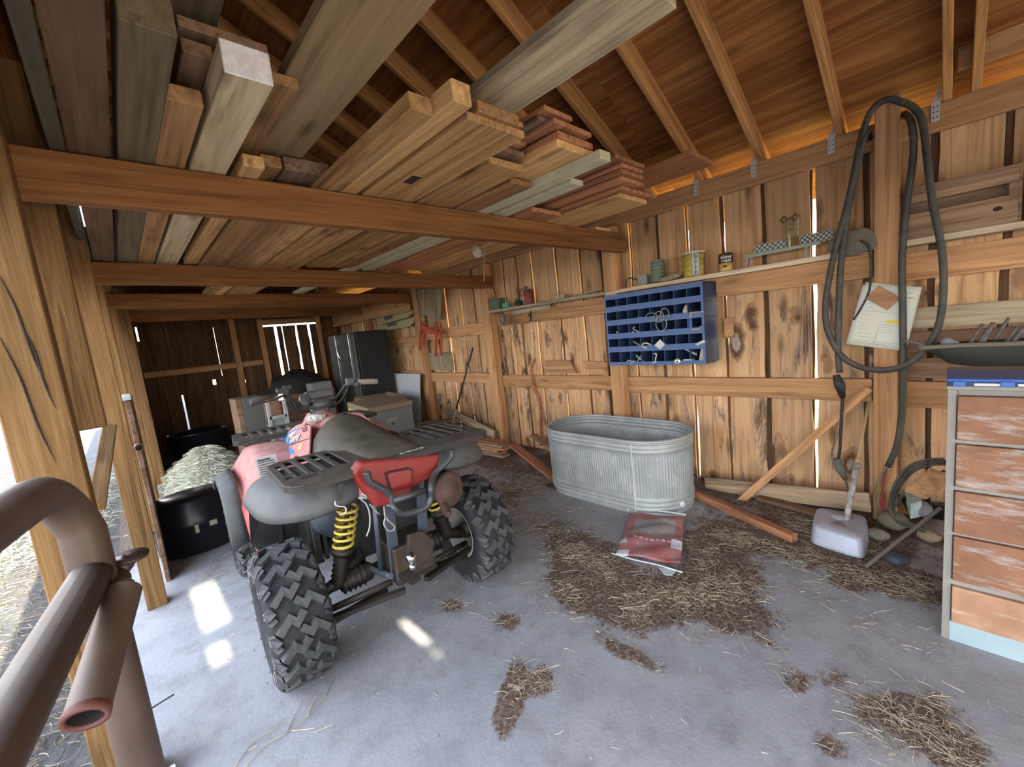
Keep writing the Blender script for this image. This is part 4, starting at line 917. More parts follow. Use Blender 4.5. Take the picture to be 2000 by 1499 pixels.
# tow hitch
mb = MB(); q = ql(803, 1090, b=-.38)
mb.bar((q.x-.02, -.15, .40), (q.x, q.y-.02, .405), .055, .02); mb.bar((-.10, -.24, .36), (.12, -.24, .36), .10, .014, up=(0, 0, 1)); hh = part(mb, 'tow_hitch', M_DKST, bevel=.003)
mb = MB(); mb.sphere((q.x, q.y, q.z+.0), .027, 18); mb.lathe([(0, -.05), (.012, -.05), (.014, -.02), (.014, .0)], c=(q.x, q.y, q.z), n=12); mb.sphere((q.x, q.y, q.z-.045), .020, 14); mb.build('tow_ball', M_CHR, hh, origin=ORI)
# loose wires and the S hook
st = MB(); a, b = ql(664, 945, b=-.30), ql(664, 978, b=-.30); st.bar(a, b, .022, .003, up=(0, 1, 0)); sto = part(st, 'rubber_strap', M_BLK)
c_ = b; hk = MB(); hk.tube(curve_pts([c_+Vector(k) for k in ((-.02, 0, .004), (-.022, 0, -.012), (-.005, 0, -.026), (.012, 0, -.034), (.02, 0, -.05), (.008, 0, -.068), (-.012, 0, -.062))], 5), .003, 8); hk.build('s_hook', M_GALV, sto, origin=ORI)
wi = MB()
def wq(pts, r_=.0035, b=-.34): wi.tube(curve_pts([ql(u, v, b=b) for u, v in pts], 5), r_, 6)
wq(((700, 972), (715, 985), (722, 1005), (722, 1030), (716, 1048))); wq(((706, 965), (728, 975), (745, 982), (765, 990), (790, 1003)), .005); wq(((750, 990), (752, 1008), (758, 1015)))
wq(((752, 1012), (750, 1025), (758, 1037), (768, 1036), (770, 1028), (756, 1015)), .003, -.36); wq(((703, 972), (735, 975), (757, 985)), .007, -.30); wq(((722, 985), (735, 1000), (742, 1005)), .003)
part(wi, 'loose_wires', M_WIRE)
# handlebar
hbp = [(-.40, .93, 1.275), (-.33, .95, 1.285), (-.24, .98, 1.29), (-.19, 1.02, 1.24), (-.13, 1.07, 1.18), (-.05, 1.09, 1.17), (.05, 1.09, 1.17), (.13, 1.07, 1.18), (.19, 1.02, 1.25), (.23, .99, 1.29), (.32, .95, 1.285), (.40, .93, 1.275)]
mb = MB(); mb.tube(curve_pts([Vector(p)-Vector((0, .0, -.0)) for p in hbp], 5), .0125, 10); mb.tube([(0, 1.09, 1.16), (0, 1.14, .96)], .02, 10)
hbar = part(mb, 'handlebar', M_BLK)
mb = MB(); mb.tube([(-.285, .965, 1.288), (-.425, .922, 1.272)], .019, 12); mb.build('handgrip', mat('dark_grip', (.10, .09, .08), .8), hbar, origin=ORI)
mb = MB(); mb.tube([(.285, .962, 1.288), (.425, .920, 1.272)], .021, 12)
for k in range(9): mb.lathe([(.020, -.003), (.024, 0), (.020, .003)], c=Vector((.285, .962, 1.288)).lerp(Vector((.425, .920, 1.272)), .1+.09*k), axis=(1, -.3, -.1), n=14)
mb.build('handgrip', mat('worn_grey_grip', (.38, .35, .31), .8), hbar, origin=ORI)
mb = MB(); mb.box((-.225, .975, 1.30), (.07, .05, .05)); mb.box((-.19, .985, 1.325), (.05, .03, .03)); mb.tube(curve_pts([(-.22, .94, 1.28), (-.30, .90, 1.265), (-.42, .885, 1.255)], 5), .007, 8); mb.sphere((-.425, .885, 1.255), .011, 8); mb.build('brake_lever', M_BLK, hbar, origin=ORI, bevel=.004)
mb = MB(); mb.box((.235, .975, 1.30), (.06, .05, .055)); mb.box((.265, .95, 1.275), (.03, .05, .03)); mb.build('throttle_block', M_BLU, hbar, origin=ORI, bevel=.005)
mb = MB(); q = (-.245, .95, 1.27); mb.box(q, (.035, .012, .05)); mb.build('chrome_clamp', M_CHR, hbar, origin=ORI, bevel=.004)
mb = MB()   # instrument pod and headlamp back, with hoses
mb.lathe([(0, -.02), (.034, -.02), (.038, 0), (.034, .03), (0, .03)], c=(-.085, 1.03, 1.21), axis=(0, -1, .3), n=20, sy=1.4); mb.box((.03, 1.07, 1.235), (.19, .07, .06)); mb.sphere((.03, 1.02, 1.16), .055, 14, 1.3, .8, .9); mb.sphere((.10, 1.05, 1.15), .03, 10); mb.box((.0, 1.02, 1.12), (.12, .08, .04))
mb.build('instrument_pod', mat('dark_gloss_plastic', (.05, .055, .06), .3, dust=(.3, .3, .3), dust_amt=.35), hbar, origin=ORI, bevel=.01)
mb = MB()
for (o1, rr) in ((0, .010), (.025, .009), (-.02, .007), (.045, .007)):
    mb.tube(curve_pts([(-.20, 1.0, 1.27+o1*.4), (-.16-o1, 1.0, 1.20), (-.13-o1*.5, 1.02, 1.14), (-.05, 1.05, 1.12), (.02, 1.1, 1.08-o1)], 6), rr, 8)
mb.tube(curve_pts([(.23, .99, 1.29), (.20, .97, 1.24), (.17, 1.0, 1.18), (.10, 1.05, 1.12)], 6), .008, 8)
mb.build('cables', M_BLK, hbar, origin=ORI)
# foot boards and inner skirts
for s in (-1, 1):
    mb = MB(); mb.box((s*.39, .52, .36), (.20, .46, .02)); mb.prism([(0, 0), (.10, 0), (.16, .42), (.04, .42)], (s*.44, .62, .36), (0, -1, 0), (0, 0, 1), (s*.01, 0, 0)); part(mb, 'foot_board', M_BLK)
    mb = MB(); mb.mm((s*.28, .20, .40), (s*.30, .95, .80)); part(mb, 'inner_skirt', M_BLK)
# stickers and decals on the left side panel, a flat facet leaning inwards
PN = Vector((-1.0, 0.06, 0.46)).normalized(); PP = Vector((-.272, .70, .86))
def onplane(u, v, lift=0.0):
    o_ = O-QC; o2 = Vector((o_.dot(QR), o_.dot(QH), o_.z)); d = ray(u, v); d2 = Vector((d.dot(QR), d.dot(QH), d.z)); t = (PP+PN*lift-o2).dot(PN)/d2.dot(PN); return o2+d2*t
def decal(name, pts, m, lift=0.0, th=.0008, par=None, **k):
    P = [onplane(u, v, lift) for u, v in pts]; n = len(P); mb = MB(); mb.add(P+[p-PN*th for p in P], [tuple(range(n)), tuple(range(n, 2*n))[::-1]]+[(i, (i+1) % n, n+(i+1) % n, n+i) for i in range(n)])
    return mb.build(name, m, par or cover, origin=ORI, **k)
PAN = ((546, 861), (558, 847), (578, 831), (595, 825), (605, 832), (604, 848), (602, 905), (574, 908), (551, 893))
sp1 = decal('side_panel', PAN, M_RED, .0, .014, bevel=.005)
sp2 = bpy.data.objects.new('side_panel', sp1.data.copy()); col.objects.link(sp2); sp2.parent = cover
for v_ in sp2.data.vertices: v_.co.x *= -1
sp2.data.flip_normals()
decal('crease', ((557, 872), (604, 856), (604, 857.5), (557, 874)), M_DARKHOLE, .001)
decal('blue_swoosh', ((549, 862), (558, 850), (566, 843), (563, 852), (569, 866), (559, 872), (553, 870)), M_BLUE, .002)
decal('blue_streak', ((560, 848), (575, 838), (590, 833), (583, 839), (572, 847), (566, 853)), mat('violet_blue_decal', (.12, .20, .50), .5), .002)
decal('white_streak', ((562, 851), (572, 845), (580, 841), (573, 848), (567, 854)), M_WHT, .0028)
decal('blue_patch', ((557, 877), (568, 874), (574, 882), (577, 885), (563, 889), (558, 882)), M_BLUE, .002)
decal('panel_slot', ((574, 893), (582, 890), (582, 900), (575, 901)), M_DARKHOLE, .002)
def side_text(body, c0, c1, size, m, shear, lift, name):
    a, b = onplane(*c0, lift), onplane(*c1, lift); up = onplane(c0[0]+3, c0[1]-12, lift)-a; ex_ = (b-a).normalized(); up = (up-ex_*up.dot(ex_))
    if ex_.cross(up).dot(PN) < 0: up = -up
    return text(name, body, size, (a+b)/2, ex_, PN.cross(ex_), m, cover, shear=shear, extrude=.0004, offset=.0012)
side_text('Xplorer', (557, 864.5), (597, 849.5), .085, M_INK, .35, .003, 'lettering_shadow')
side_text('Xplorer', (556, 863), (596, 848), .085, M_WHT, .35, .005, 'model_lettering')
side_text('X', (554, 864), (568, 857), .088, M_YDEC, .35, .007, 'initial_letter')
side_text('500', (575, 879), (597, 869), .060, M_YDEC, .45, .004, 'size_lettering')
mb = MB()
for (u, v) in ((597, 829), (600, 830), (594, 832), (597, 834), (591, 837), (594, 839), (597, 838), (600, 836), (592, 842), (595, 843), (599, 841)):
    q = onplane(u, v, .003); mb.sphere(q, .0055, 6)
mb.build('vent_holes', M_DARKHOLE, cover, origin=ORI)
lb = MB(); A, B_, C_, D_ = [ql(u, v, b=.70)+Vector((0, -.012, 0)) for (u, v) in ((496, 896), (538, 886), (549, 935), (510, 945))]
lb.add([A, B_, C_, D_, A+Vector((0, .003, 0)), B_+Vector((0, .003, 0)), C_+Vector((0, .003, 0)), D_+Vector((0, .003, 0))], [(0, 1, 2, 3), (7, 6, 5, 4), (0, 4, 5, 1), (1, 5, 6, 2), (2, 6, 7, 3), (3, 7, 4, 0)])
lbo = part(lb, 'warning_sticker', M_WHT)
ln = MB()
for k in range(9):
    t = .12+.088*k; a = A.lerp(D_, t).lerp(B_.lerp(C_, t), .1); b = A.lerp(D_, t).lerp(B_.lerp(C_, t), .88 if k % 3 else .7); ln.bar(a-Vector((0, .002, 0)), b-Vector((0, .002, 0)), .006 if k else .012, .001, up=(0, 1, 0))
ln.build('sticker_print', M_INK, lbo, origin=ORI)
ALB = 0.85
# ------------------------------------------------------------------ stock tank
def stadium(cx, cy, hx, hy, n=20):   # outline: long along y
    pts = []; ly = hy-hx
    for k in range(n+1): a = PI*k/n; pts.append((cx+hx*math.cos(a), cy+ly+hx*math.sin(a)))
    for k in range(1, 10): pts.append((cx-hx, cy+ly-2*ly*k/10))
    for k in range(n+1): a = PI+PI*k/n; pts.append((cx+hx*math.cos(a), cy-ly+hx*math.sin(a)))
    for k in range(1, 10): pts.append((cx+hx, cy-ly+2*ly*k/10))
    return pts
def resample(pts, m):
    P = [Vector((p[0], p[1], 0)) for p in pts]; P.append(P[0]); L_ = [0]
    for i in range(1, len(P)): L_.append(L_[-1]+(P[i]-P[i-1]).length)
    out = []; j = 0
    for k in range(m):
        t = L_[-1]*k/m
        while L_[j+1] < t: j += 1
        f = (t-L_[j])/(L_[j+1]-L_[j]); out.append(P[j].lerp(P[j+1], f))
    return out
TC = Vector((3.10, 2.06, 0)); tank = empty('stock_tank', TC, 'oval ribbed galvanised stock tank against the plank wall', 'tank')
M_TANK = mat('galvanised_tank', (0.42, 0.47, 0.47), 0.42, 0.4, noise=(0.62, 0.67, 0.67), nscale=6, dust=(0.34, 0.30, 0.24), dust_amt=0.4)
base = resample(stadium(0, 0, .33, .66), 600); nrm = []
for i in range(600): d = (base[(i+1) % 600]-base[i-1]).normalized(); nrm.append(Vector((d.y, -d.x, 0)))
def tz(z):    # horizontal beads and band positions
    if z > .50: return .010*math.sin((z-.50)/.033*PI)**2
    if z < .14: return .010*math.sin((z-.03)/.036*PI)**2 if z > .03 else 0
    return 0
mb = MB(); P = []; zs_ = [0, .01, .03]+[.03+.006*i for i in range(1, 19)]+[.15, .18, .30, .42, .47, .50]+[.50+.006*i for i in range(1, 15)]+[.595]
for z in zs_:
    row = []; rib = max(0, min(1, (z-.145)/.02, (.495-z)/.02))
    for i, p in enumerate(base):
        off = tz(z)+rib*.0045*(1 if i % 4 < 2 else -1)+.012*(z/.6)
        if z < .03: off += .004
        row.append(Vector((p.x, p.y, z))+nrm[i]*off)
    P.append(row)
mb.grid(P, True, False, True); mb.f.append(list(range(600))); mb.sm.append(False)
part_t = lambda m_, nm, mt, **k: m_.build(nm, mt, tank, origin=(0, 0, 0), **k)
part_t(mb, 'tank_wall', M_TANK, solid=.003)
mb = MB(); mb.tube([Vector((p.x, p.y, .598))+nrm[i]*.016 for i, p in enumerate(base) if i % 4 == 0], .014, 10, closed=True); part_t(mb, 'rolled_rim', M_TANK)
i0 = min(range(600), key=lambda i: (base[i]+nrm[i]*0-Vector((-.27, -.37, 0))).length)
mb = MB(); p = base[i0]; mb.bar(p+nrm[i0]*.012+Vector((0, 0, .02)), p+nrm[i0]*.022+Vector((0, 0, .585)), .010, .006, up=nrm[i0]); part_t(mb, 'seam', M_GALV)
mb = MB(); k_ = 372; p = base[k_]; mb.lathe([(0, -.004), (.026, -.004), (.028, .008), (.014, .012), (0, .012)], c=p+nrm[k_]*.012+Vector((0, 0, .075)), axis=nrm[k_], n=16); part_t(mb, 'drain_plug', M_GALV)
mb = MB(); mb.prism([(-.30, -.62), (.30, -.62), (.30, .62), (-.30, .62)], (0, 0, .012), (1, 0, 0), (0, 1, 0), (0, 0, .01)); part_t(mb, 'muck_in_tank', mat('dry_muck', (.10, .07, .05), .95))

# ------------------------------------------------------------------ shelf along the wall
ZS = 1.838
T('shelf_board', (3.66, .355, ZS-.02), (3.66, 2.37, ZS-.022), .13, .036, W_PALE, 'cream-edged shelf board over the blue bin', 'shelf', group='shelf boards on the plank wall')
T('shelf_board', (3.66, 2.375, ZS-.020), (3.66, 4.25, ZS-.020), .13, .036, W_GREY, 'older shelf board holding the jerrycan and green box', 'shelf', group='shelf boards on the plank wall')
T('shelf_board', (3.66, .215, ZS-.016), (3.66, -1.8, ZS-.016), .13, .036, W_PALE, 'pale shelf board right of the hose post', 'shelf', group='shelf boards on the plank wall')

# ------------------------------------------------------------------ blue pigeonhole bin
M_BB = mat('blue_enamel', (0.065, 0.13, 0.31), 0.42, .1, dust=(.3, .34, .4), dust_amt=.25, noise=(.055, .125, .32), nscale=6)
M_BD = mat('dark_blue_enamel', (0.022, 0.040, 0.105), 0.5, noise=(.03, .055, .14), nscale=9)
y0_, y1_, z0_, z1_, xf, xb = 1.350, 2.262, 1.115, 1.775, 3.42, 3.695
bn = empty('pigeonhole_bin', (3.56, 1.8, z0_), 'blue steel pigeonhole bin of forty cells hung under the shelf', 'storage bin')
def bpart(mb, nm, m, par=None, **k): 
    for i, v in enumerate(mb.v): mb.v[i] = v-Vector((3.56, 1.8, z0_))
    return mb.build(nm, m, par or bn, origin=(0, 0, 0), **k)
mb = MB(); mb.mm((xf, y0_, z0_), (xb, y0_+.004, z1_)); mb.mm((xf, y1_-.004, z0_), (xb, y1_, z1_)); mb.mm((xf, y0_, z0_), (xb, y1_, z0_+.004)); mb.mm((xf, y0_, z1_-.004), (xb, y1_, z1_)); mb.mm((xb-.003, y0_, z0_), (xb, y1_, z1_)); bpart(mb, 'bin_case', M_BD)
mb = MB()
mb.mm((xf-.002, y0_, z0_), (xf+.002, y0_+.020, z1_)); mb.mm((xf-.002, y1_-.014, z0_), (xf+.002, y1_, z1_)); bpart(mb, 'front_stile', M_BB)
nr, nc = 5, 8; H_ = (z1_-z0_-.03)/nr; Wc = (y1_-y0_-.034)/nc
zr = [z0_+.0+H_*k for k in range(nr+1)]
for k in range(nr+1):
    mb = MB(); lip = .032 if k == 0 else (.050 if k < nr else .040); zz = zr[k] if k < nr else z1_-lip
    mb.mm((xf-.004, y0_, zz), (xf-.001, y1_, zz+lip))
    if 0 < k < nr: mb.mm((xf, y0_, zz), (xb, y1_, zz+.003))
    bpart(mb, 'bin_shelf', M_BB)
for c_ in range(1, nc):
    mb = MB()
    yy = y0_+.020+Wc*c_; mb.mm((xf, yy-.002, z0_), (xb, yy+.002, z1_)); bpart(mb, 'divider', mat('blue_divider_%d' % c_, (.035, .07, .17), .45) if c_ == 1 else bpy.data.materials['blue_divider_1'])
mb = MB(); mb.mm((xf+.01, y0_+.02+Wc*.75, zr[2]+.042), (xf+.014, y0_+.02+Wc*1.1, zr[3])); bpart(mb, 'bent_flap', mat('bright_blue_flap', (.03, .10, .38), .4))
# odds and ends in the cells: cell(col from left, row from top)
def cell(c_, r_, dy=0.0, dz=0.0, dx=.03): return Vector((xf+dx, y1_-.014-Wc*(c_+.5)-dy, zr[nr-1-r_]+.044+dz))
M_TAN = mat('tan_leather_scrap', (.42, .33, .22), .8); M_CLOTH = mat('pale_rag', (.60, .56, .48), .9, bump=.4)
def small(mb, nm, m, label, cat, **k): o = mb.build(nm, m, **k); return tag(o, label, cat, 'odds and ends in the blue bin')
mb = MB(); c_ = cell(4.3, 1)
mb.tube([c_+Vector((-.04, .055*math.cos(a)+.07, .035*math.sin(a)+.00)) for a in [2*PI*i/24 for i in range(24)]], .0035, 6, closed=True)
mb.tube([c_+Vector((-.045, .045*math.cos(a)-.0, .045*math.sin(a)-.005)) for a in [2*PI*i/24 for i in range(24)]], .0035, 6, closed=True)
mb.tube([c_+Vector((-.05, .038*math.cos(a)-.055, .05*math.sin(a)+.012)) for a in [2*PI*i/24 for i in range(24)]], .004, 6, closed=True)
mb.tube([c_+Vector((-.05, .06*math.cos(a)*.8-.02, .065*math.sin(a)-.065)) for a in [2*PI*i/28 for i in range(28)]], .004, 6, closed=True)
small(mb, 'wire_loops', mat('grey_wire', (.34, .33, .30), .6), 'tangle of grey wire loops hanging from the second row', 'wire')
mb = MB(); mb.sphere(cell(2.42, 1, 0, -.005), .022, 12); small(mb, 'round_bulb', mat('cream_bulb', (.72, .66, .5), .4), 'small cream ball at the third cell of row two', 'ball')
mb = MB(); mb.lathe([(0, 0), (.035, .0), (.04, .03), (.02, .07), (.012, .08), (0, .08)], c=cell(6.25, 1, 0, -.01, .05), axis=(0, 0, 1), n=12, sx=.8); small(mb, 'rag_bundle', M_CLOTH, 'pale bundled rag in row two near the right', 'rag')
mb = MB(); mb.lathe([(.010, -.006), (.027, -.006), (.027, .006), (.010, .006), (.010, -.006)], c=cell(5.55, 4, 0, -.018, -.008), axis=(1, .1, 0), n=20); small(mb, 'washer', mat('zinc_washer', (.75, .73, .68), .35, .7), 'bright round washer on the bottom lip', 'washer')
mb = MB(); mb.prism([(-.045, 0), (0, -.04), (.05, 0), (0, .045)], cell(4.2, 3, 0, .005, -.006), (0, 1, 0), (0, 0, 1), (.012, 0, .004)); small(mb, 'white_tag', M_WHT, 'white diamond-shaped tag in the fourth row', 'tag')
mb = MB(); c_ = cell(3.1, 3, 0, -.005, .0); mb.tube(curve_pts([c_+Vector(k) for k in ((0, .04, .03), (0, .05, .005), (0, .01, -.012), (.02, -.04, -.015))], 5), .007, 8); mb.tube(curve_pts([c_+Vector(k) for k in ((0, .04, .03), (0, .0, .03), (.02, -.05, -.005))], 5), .007, 8); small(mb, 'folded_strap', mat('cream_strap', (.68, .6, .45), .7), 'cream folded strap in the fourth row', 'strap')
mb = MB(); c_ = cell(2.2, 3, 0, 0, .02); mb.tube([c_+Vector((0, .05, .05)), c_+Vector((.01, -.04, -.01))], [.012, .022], 10, squash=.5); small(mb, 'tin_snips_handle', mat('grey_handle', (.33, .29, .24), .6), 'dull grey tool handle leaning in the fourth row', 'tool')
mb = MB(); c_ = cell(2.3, 2, 0, -.0, .01); mb.tube(curve_pts([c_+Vector(k) for k in ((0, .03, .055), (0, .045, .035), (0, .01, .015), (0, -.03, -.005))], 6), .006, 8); mb.tube(curve_pts([c_+Vector(k) for k in ((0, .06, -.01), (0, .05, .008), (0, .02, -.01), (0, -.04, -.015))], 6), .009, 8); small(mb, 'bent_hooks', mat('grey_hook', (.45, .43, .40), .5, .4), 'two bent grey hooks in the third row', 'hook')
mb = MB(); c_ = cell(1.35, 4, 0, -.02, .0); mb.tube([c_+Vector((0, .022*math.cos(a), .022*math.sin(a))) for a in [PI*1.3*i/14 for i in range(15)]], .005, 6); mb.box(c_+Vector((.01, -.04, 0)), (.02, .03, .03)); small(mb, 'small_clamp', mat('pale_clamp', (.6, .55, .45), .5), 'small hose clamp in the second bottom cell', 'clamp')
mb = MB(); c_ = cell(2.4, 4, 0, -.01, .02); mb.bar(c_+Vector((0, .05, .055)), c_+Vector((0, -.03, -.01)), .02, .012); mb.bar(c_+Vector((.01, .05, -.01)), c_+Vector((0, 0, .05)), .012, .012); small(mb, 'metal_scraps', M_GREYP, 'crossed metal scraps in the third bottom cell', 'scrap')
mb = MB(); c_ = cell(3.7, 4, 0, 0, .0); mb.tube(curve_pts([c_+Vector(k) for k in ((0, .03, -.02), (0, .0, -.022), (0, -.005, .01), (0, -.015, .05), (0, .01, .055))], 5), .006, 8); small(mb, 'hook_bolt', mat('pale_bolt', (.66, .62, .55), .5, .3), 'pale hook bolt in the fourth bottom cell', 'bolt')
mb = MB(); c_ = cell(6.4, 4, 0, 0, .03); mb.box(c_+Vector((0, .01, -.012)), (.06, .075, .022)); mb.tube([c_+Vector((0, .045, .085)), c_+Vector((.02, -.05, .03))], [.01, .018], 8, squash=.6); small(mb, 'tin_box', mat('tin_lid', (.55, .5, .42), .5), 'little tin with a pale peg over it, bottom row right', 'tin')
mb = MB(); c_ = cell(7.35, 4, -.0, -.015, .02); mb.prism([(.03, 0), (-.03, 0), (-.006, .10), (.006, .10)], c_, (0, 1, 0), (0, 0, 1), (.01, 0, 0)); small(mb, 'wedge', mat('grey_wedge', (.48, .46, .40), .6), 'tall grey wedge in the last bottom cell', 'wedge')
mb = MB(); c_ = cell(7.3, 3, 0, -.01, .0); mb.tube([c_+Vector((0, .03, 0)), c_+Vector((.0, -.04, .03))], .012, 10); small(mb, 'white_tube', M_WHT, 'short white tube in the last cell of row four', 'tube')
mb = MB(); c_ = cell(.85, 2, -.04, -.005, .02); mb.tube([c_+Vector((0, .03, .03)), c_+Vector((0, -.01, -.01))], .008, 8); small(mb, 'short_dowel', M_TAN, 'tan dowel in the first cell of row three', 'dowel')
mb = MB(); c_ = cell(7.1, 2, 0, -.01, .02); mb.box(c_, (.05, .07, .012)); mb.tube([c_+Vector((-.0, -.02, .02)), c_+Vector((-.01, -.05, .018))], .006, 8); small(mb, 'metal_plate', M_TAN, 'tan plate in the last cell of row three', 'plate')
mb = MB(); c_ = cell(7.15, 1, 0, .0, -.006); mb.tube(curve_pts([c_+Vector(k) for k in ((0, .045, -.04), (-.002, .045, -.005), (0, .03, .0), (0, -.06, .0))], 5), .007, 8); small(mb, 'grey_hook', mat('pink_grey_hook', (.42, .34, .32), .5), 'grey hooked rod over the lip of the second row', 'hook')

# ------------------------------------------------------------------ things on the near shelf
SX = 3.655
def sy_(u, v, X=3.64): return wx(u, v, X).y
yw = sy_(1284, 545)
sp = empty('wire_spool', (SX, yw, ZS), 'tall spool of pale green twine beside the small grey box', 'spool')
mb = MB(); prof = []
for k in range(27): prof.append((.052+.011*((k % 2))+.003*math.sin(k*1.7), .004+.0075*k))
mb.lathe([(0, .004)]+prof+[(0, .20)], n=24, smooth=False); mb.build('wound_twine', mat('green_twine', (.26, .33, .24), .85, noise=(.34, .40, .31), nscale=30), sp, origin=ORI)
mb = MB(); mb.tube(curve_pts([(-.02, .03, .005), (-.06, .0, .015), (-.05, -.06, .004)]), .005, 6); mb.build('loose_end', bpy.data.materials['green_twine'], sp, origin=ORI)
yb = sy_(1258, 548); mb = MB(); mb.box((3.64, yb, ZS+.045), (.07, .085, .088)); mb.box((3.604, yb, ZS+.05), (.004, .055, .05)); tag(mb.build('junction_box', mat('grey_green_box', (.33, .36, .30), .6), bevel=.006), 'small grey-green box on the shelf left of the twine spool', 'box')
mb = MB(); a = sy_(1222, 552); mb.tube(curve_pts([(3.64, a, ZS+.004), (3.64, a-.005, ZS+.06), (3.64, a-.05, ZS+.085), (3.64, a-.12, ZS+.055)], 6), .006, 8); tag(mb.build('bent_rod', M_BLK), 'thin black bent rod arching on the shelf', 'rod')
# glove
yg = sy_(1312, 545); gl = MB(); gl.sphere((3.62, yg-.03, ZS+.030), .05, 14, .9, 1.3, .6)
for k in range(4): gl.tube(curve_pts([(3.60, yg-.0+.0*k, ZS+.030), (3.578+.0*k, yg+.045-.022*k, ZS+.020), (3.572, yg+.062-.028*k, ZS-.004-.003*(k % 2))], 4), [.015]*8+[.012], 8)
gl.tube(curve_pts([(3.64, yg+.0, ZS+.03), (3.62, yg+.07, ZS+.03), (3.60, yg+.10, ZS+.02)], 4), .013, 8)
tag(gl.build('work_glove', mat('brown_grey_glove', (.34, .27, .21), .9, noise=(.42, .35, .28), nscale=25)), 'stiff brown-grey work glove draped over the shelf edge', 'glove')
# yellow bucket with lid, white rate strip
yb = sy_(1354, 535); r_ = .088
bk = empty('measuring_bucket', (3.655, yb, ZS), 'translucent yellow measuring tub with a lid and printed strip', 'tub')
M_YB = mat('yellow_plastic', (.58, .45, .08), .4, noise=(.66, .54, .12), nscale=10)
mb = MB(); mb.lathe([(0, 0), (r_*.86, 0), (r_*.88, .01), (r_*.98, .19), (0, .19)], n=32); bo = mb.build('tub_body', M_YB, bk, origin=ORI)
mb = MB(); mb.lathe([(r_*.99, .188), (r_*1.08, .190), (r_*1.08, .202), (r_*.8, .206), (0, .200)], n=32); mb.build('lid', mat('clear_lid', (.72, .68, .52), .3), bk, origin=ORI)
mb = MB()
for z in (.045, .09, .135, .175): mb.lathe([(r_*(.885+.1*z/.19)+.001, z-.0015), (r_*(.885+.1*z/.19)+.002, z), (r_*(.885+.1*z/.19)+.001, z+.0015)], n=32)
mb.tube([Vector((-.075, -.045, .01)), Vector((-.082, -.05, .185))], .0018, 5); mb.build('printed_lines', M_INK, bo, origin=ORI)
mb = MB(); P = []
for k in range(7):
    a = PI-.25+.62*k/6-.65; P.append([Vector((math.cos(a)*r_*.905, -math.sin(a)*r_*.905, .005)), Vector((math.cos(a)*r_*1.0, -math.sin(a)*r_*1.0, .183))])
mb.grid(P); mb.build('white_strip', M_WHT, bo, origin=ORI, solid=.001)
for k in range(4):
    a = PI-.60; rr = r_*(.92+.08*(k+.5)/4)+.0015
    text('strip_mark', ('22', '15', '12', '10')[k], .030, (math.cos(a)*rr, -math.sin(a)*rr, .028+.042*k), (-math.sin(a), -math.cos(a), 0), (0, 0, 1), M_INK, bo)
# coffee can
yc = sy_(1418, 528); cn = empty('coffee_can', (3.645, yc, ZS), 'brown and gold coffee can with white lettering on the shelf', 'can')
M_CB = mat('brown_can', (.06, .035, .02), .35); M_CG = mat('gold_can', (.72, .42, .10), .35, noise=(.8, .56, .2), nscale=20)
mb = MB(); mb.lathe([(0, .062), (.052, .062), (.052, .135), (.05, .138), (.048, .134), (0, .134)], n=28); c1_ = mb.build('can_top_band', M_CB, cn, origin=ORI)
mb = MB(); mb.lathe([(0, 0), (.05, 0), (.052, .004), (.052, .062), (0, .062)], n=28); mb.build('can_body', M_CG, cn, origin=ORI)
fd = Vector((-.93, -.36, 0)).normalized(); fe = Vector((-fd.y, fd.x, 0)); fe = Vector((.36, -.93, 0)).normalized()
text('can_lettering', 'slow', .042, fd*.053+Vector((0, 0, .108)), fe, (0, 0, 1), M_WHT, cn, offset=.001, extrude=.002); text('can_lettering', 'roast', .034, fd*.053+Vector((0, 0, .080)), fe, (0, 0, 1), M_WHT, cn, offset=.001, extrude=.002)
mb = MB(); mb.sphere(fd*.051+fe*-.01+Vector((0, 0, .036)), .014, 10, 1.2, 1.2, .5); mb.build('can_picture', M_CB, cn, origin=ORI)
# foot-peg plates on an angle bar, brass clevis
M_DIA = mat('cream_tread_plate', (.52, .54, .42), .5); M_GRN = mat('grey_green_angle', (.33, .38, .32), .5)
ya, yb = wx(1457, 500, 3.62).y, wx(1622, 470, 3.62).y
pg = empty('tread_plate_bracket', (3.62, (ya+yb)/2, ZS), 'grey-green angle bar with two diamond tread plates on the shelf', 'bracket')
def pgp(mb, nm, m, par=None, **k):
    for i, v in enumerate(mb.v): mb.v[i] = v-Vector((3.62, (ya+yb)/2, ZS))
    return mb.build(nm, m, par or pg, origin=ORI, **k)
mb = MB(); mb.bar((3.61, ya, ZS+.085), (3.61, yb+.05, ZS+.09), .03, .010); mb.bar((3.598, ya, ZS+.078), (3.598, yb+.05, ZS+.083), .004, .022); pgp(mb, 'angle_bar', M_GRN)
for yy in (ya-.01, yb+.14): mb = MB(); mb.bar((3.61, yy, ZS), (3.61, yy-.01, ZS+.08), .012, .03, up=(1, 0, 0)); pgp(mb, 'bracket_foot', M_GREYP)
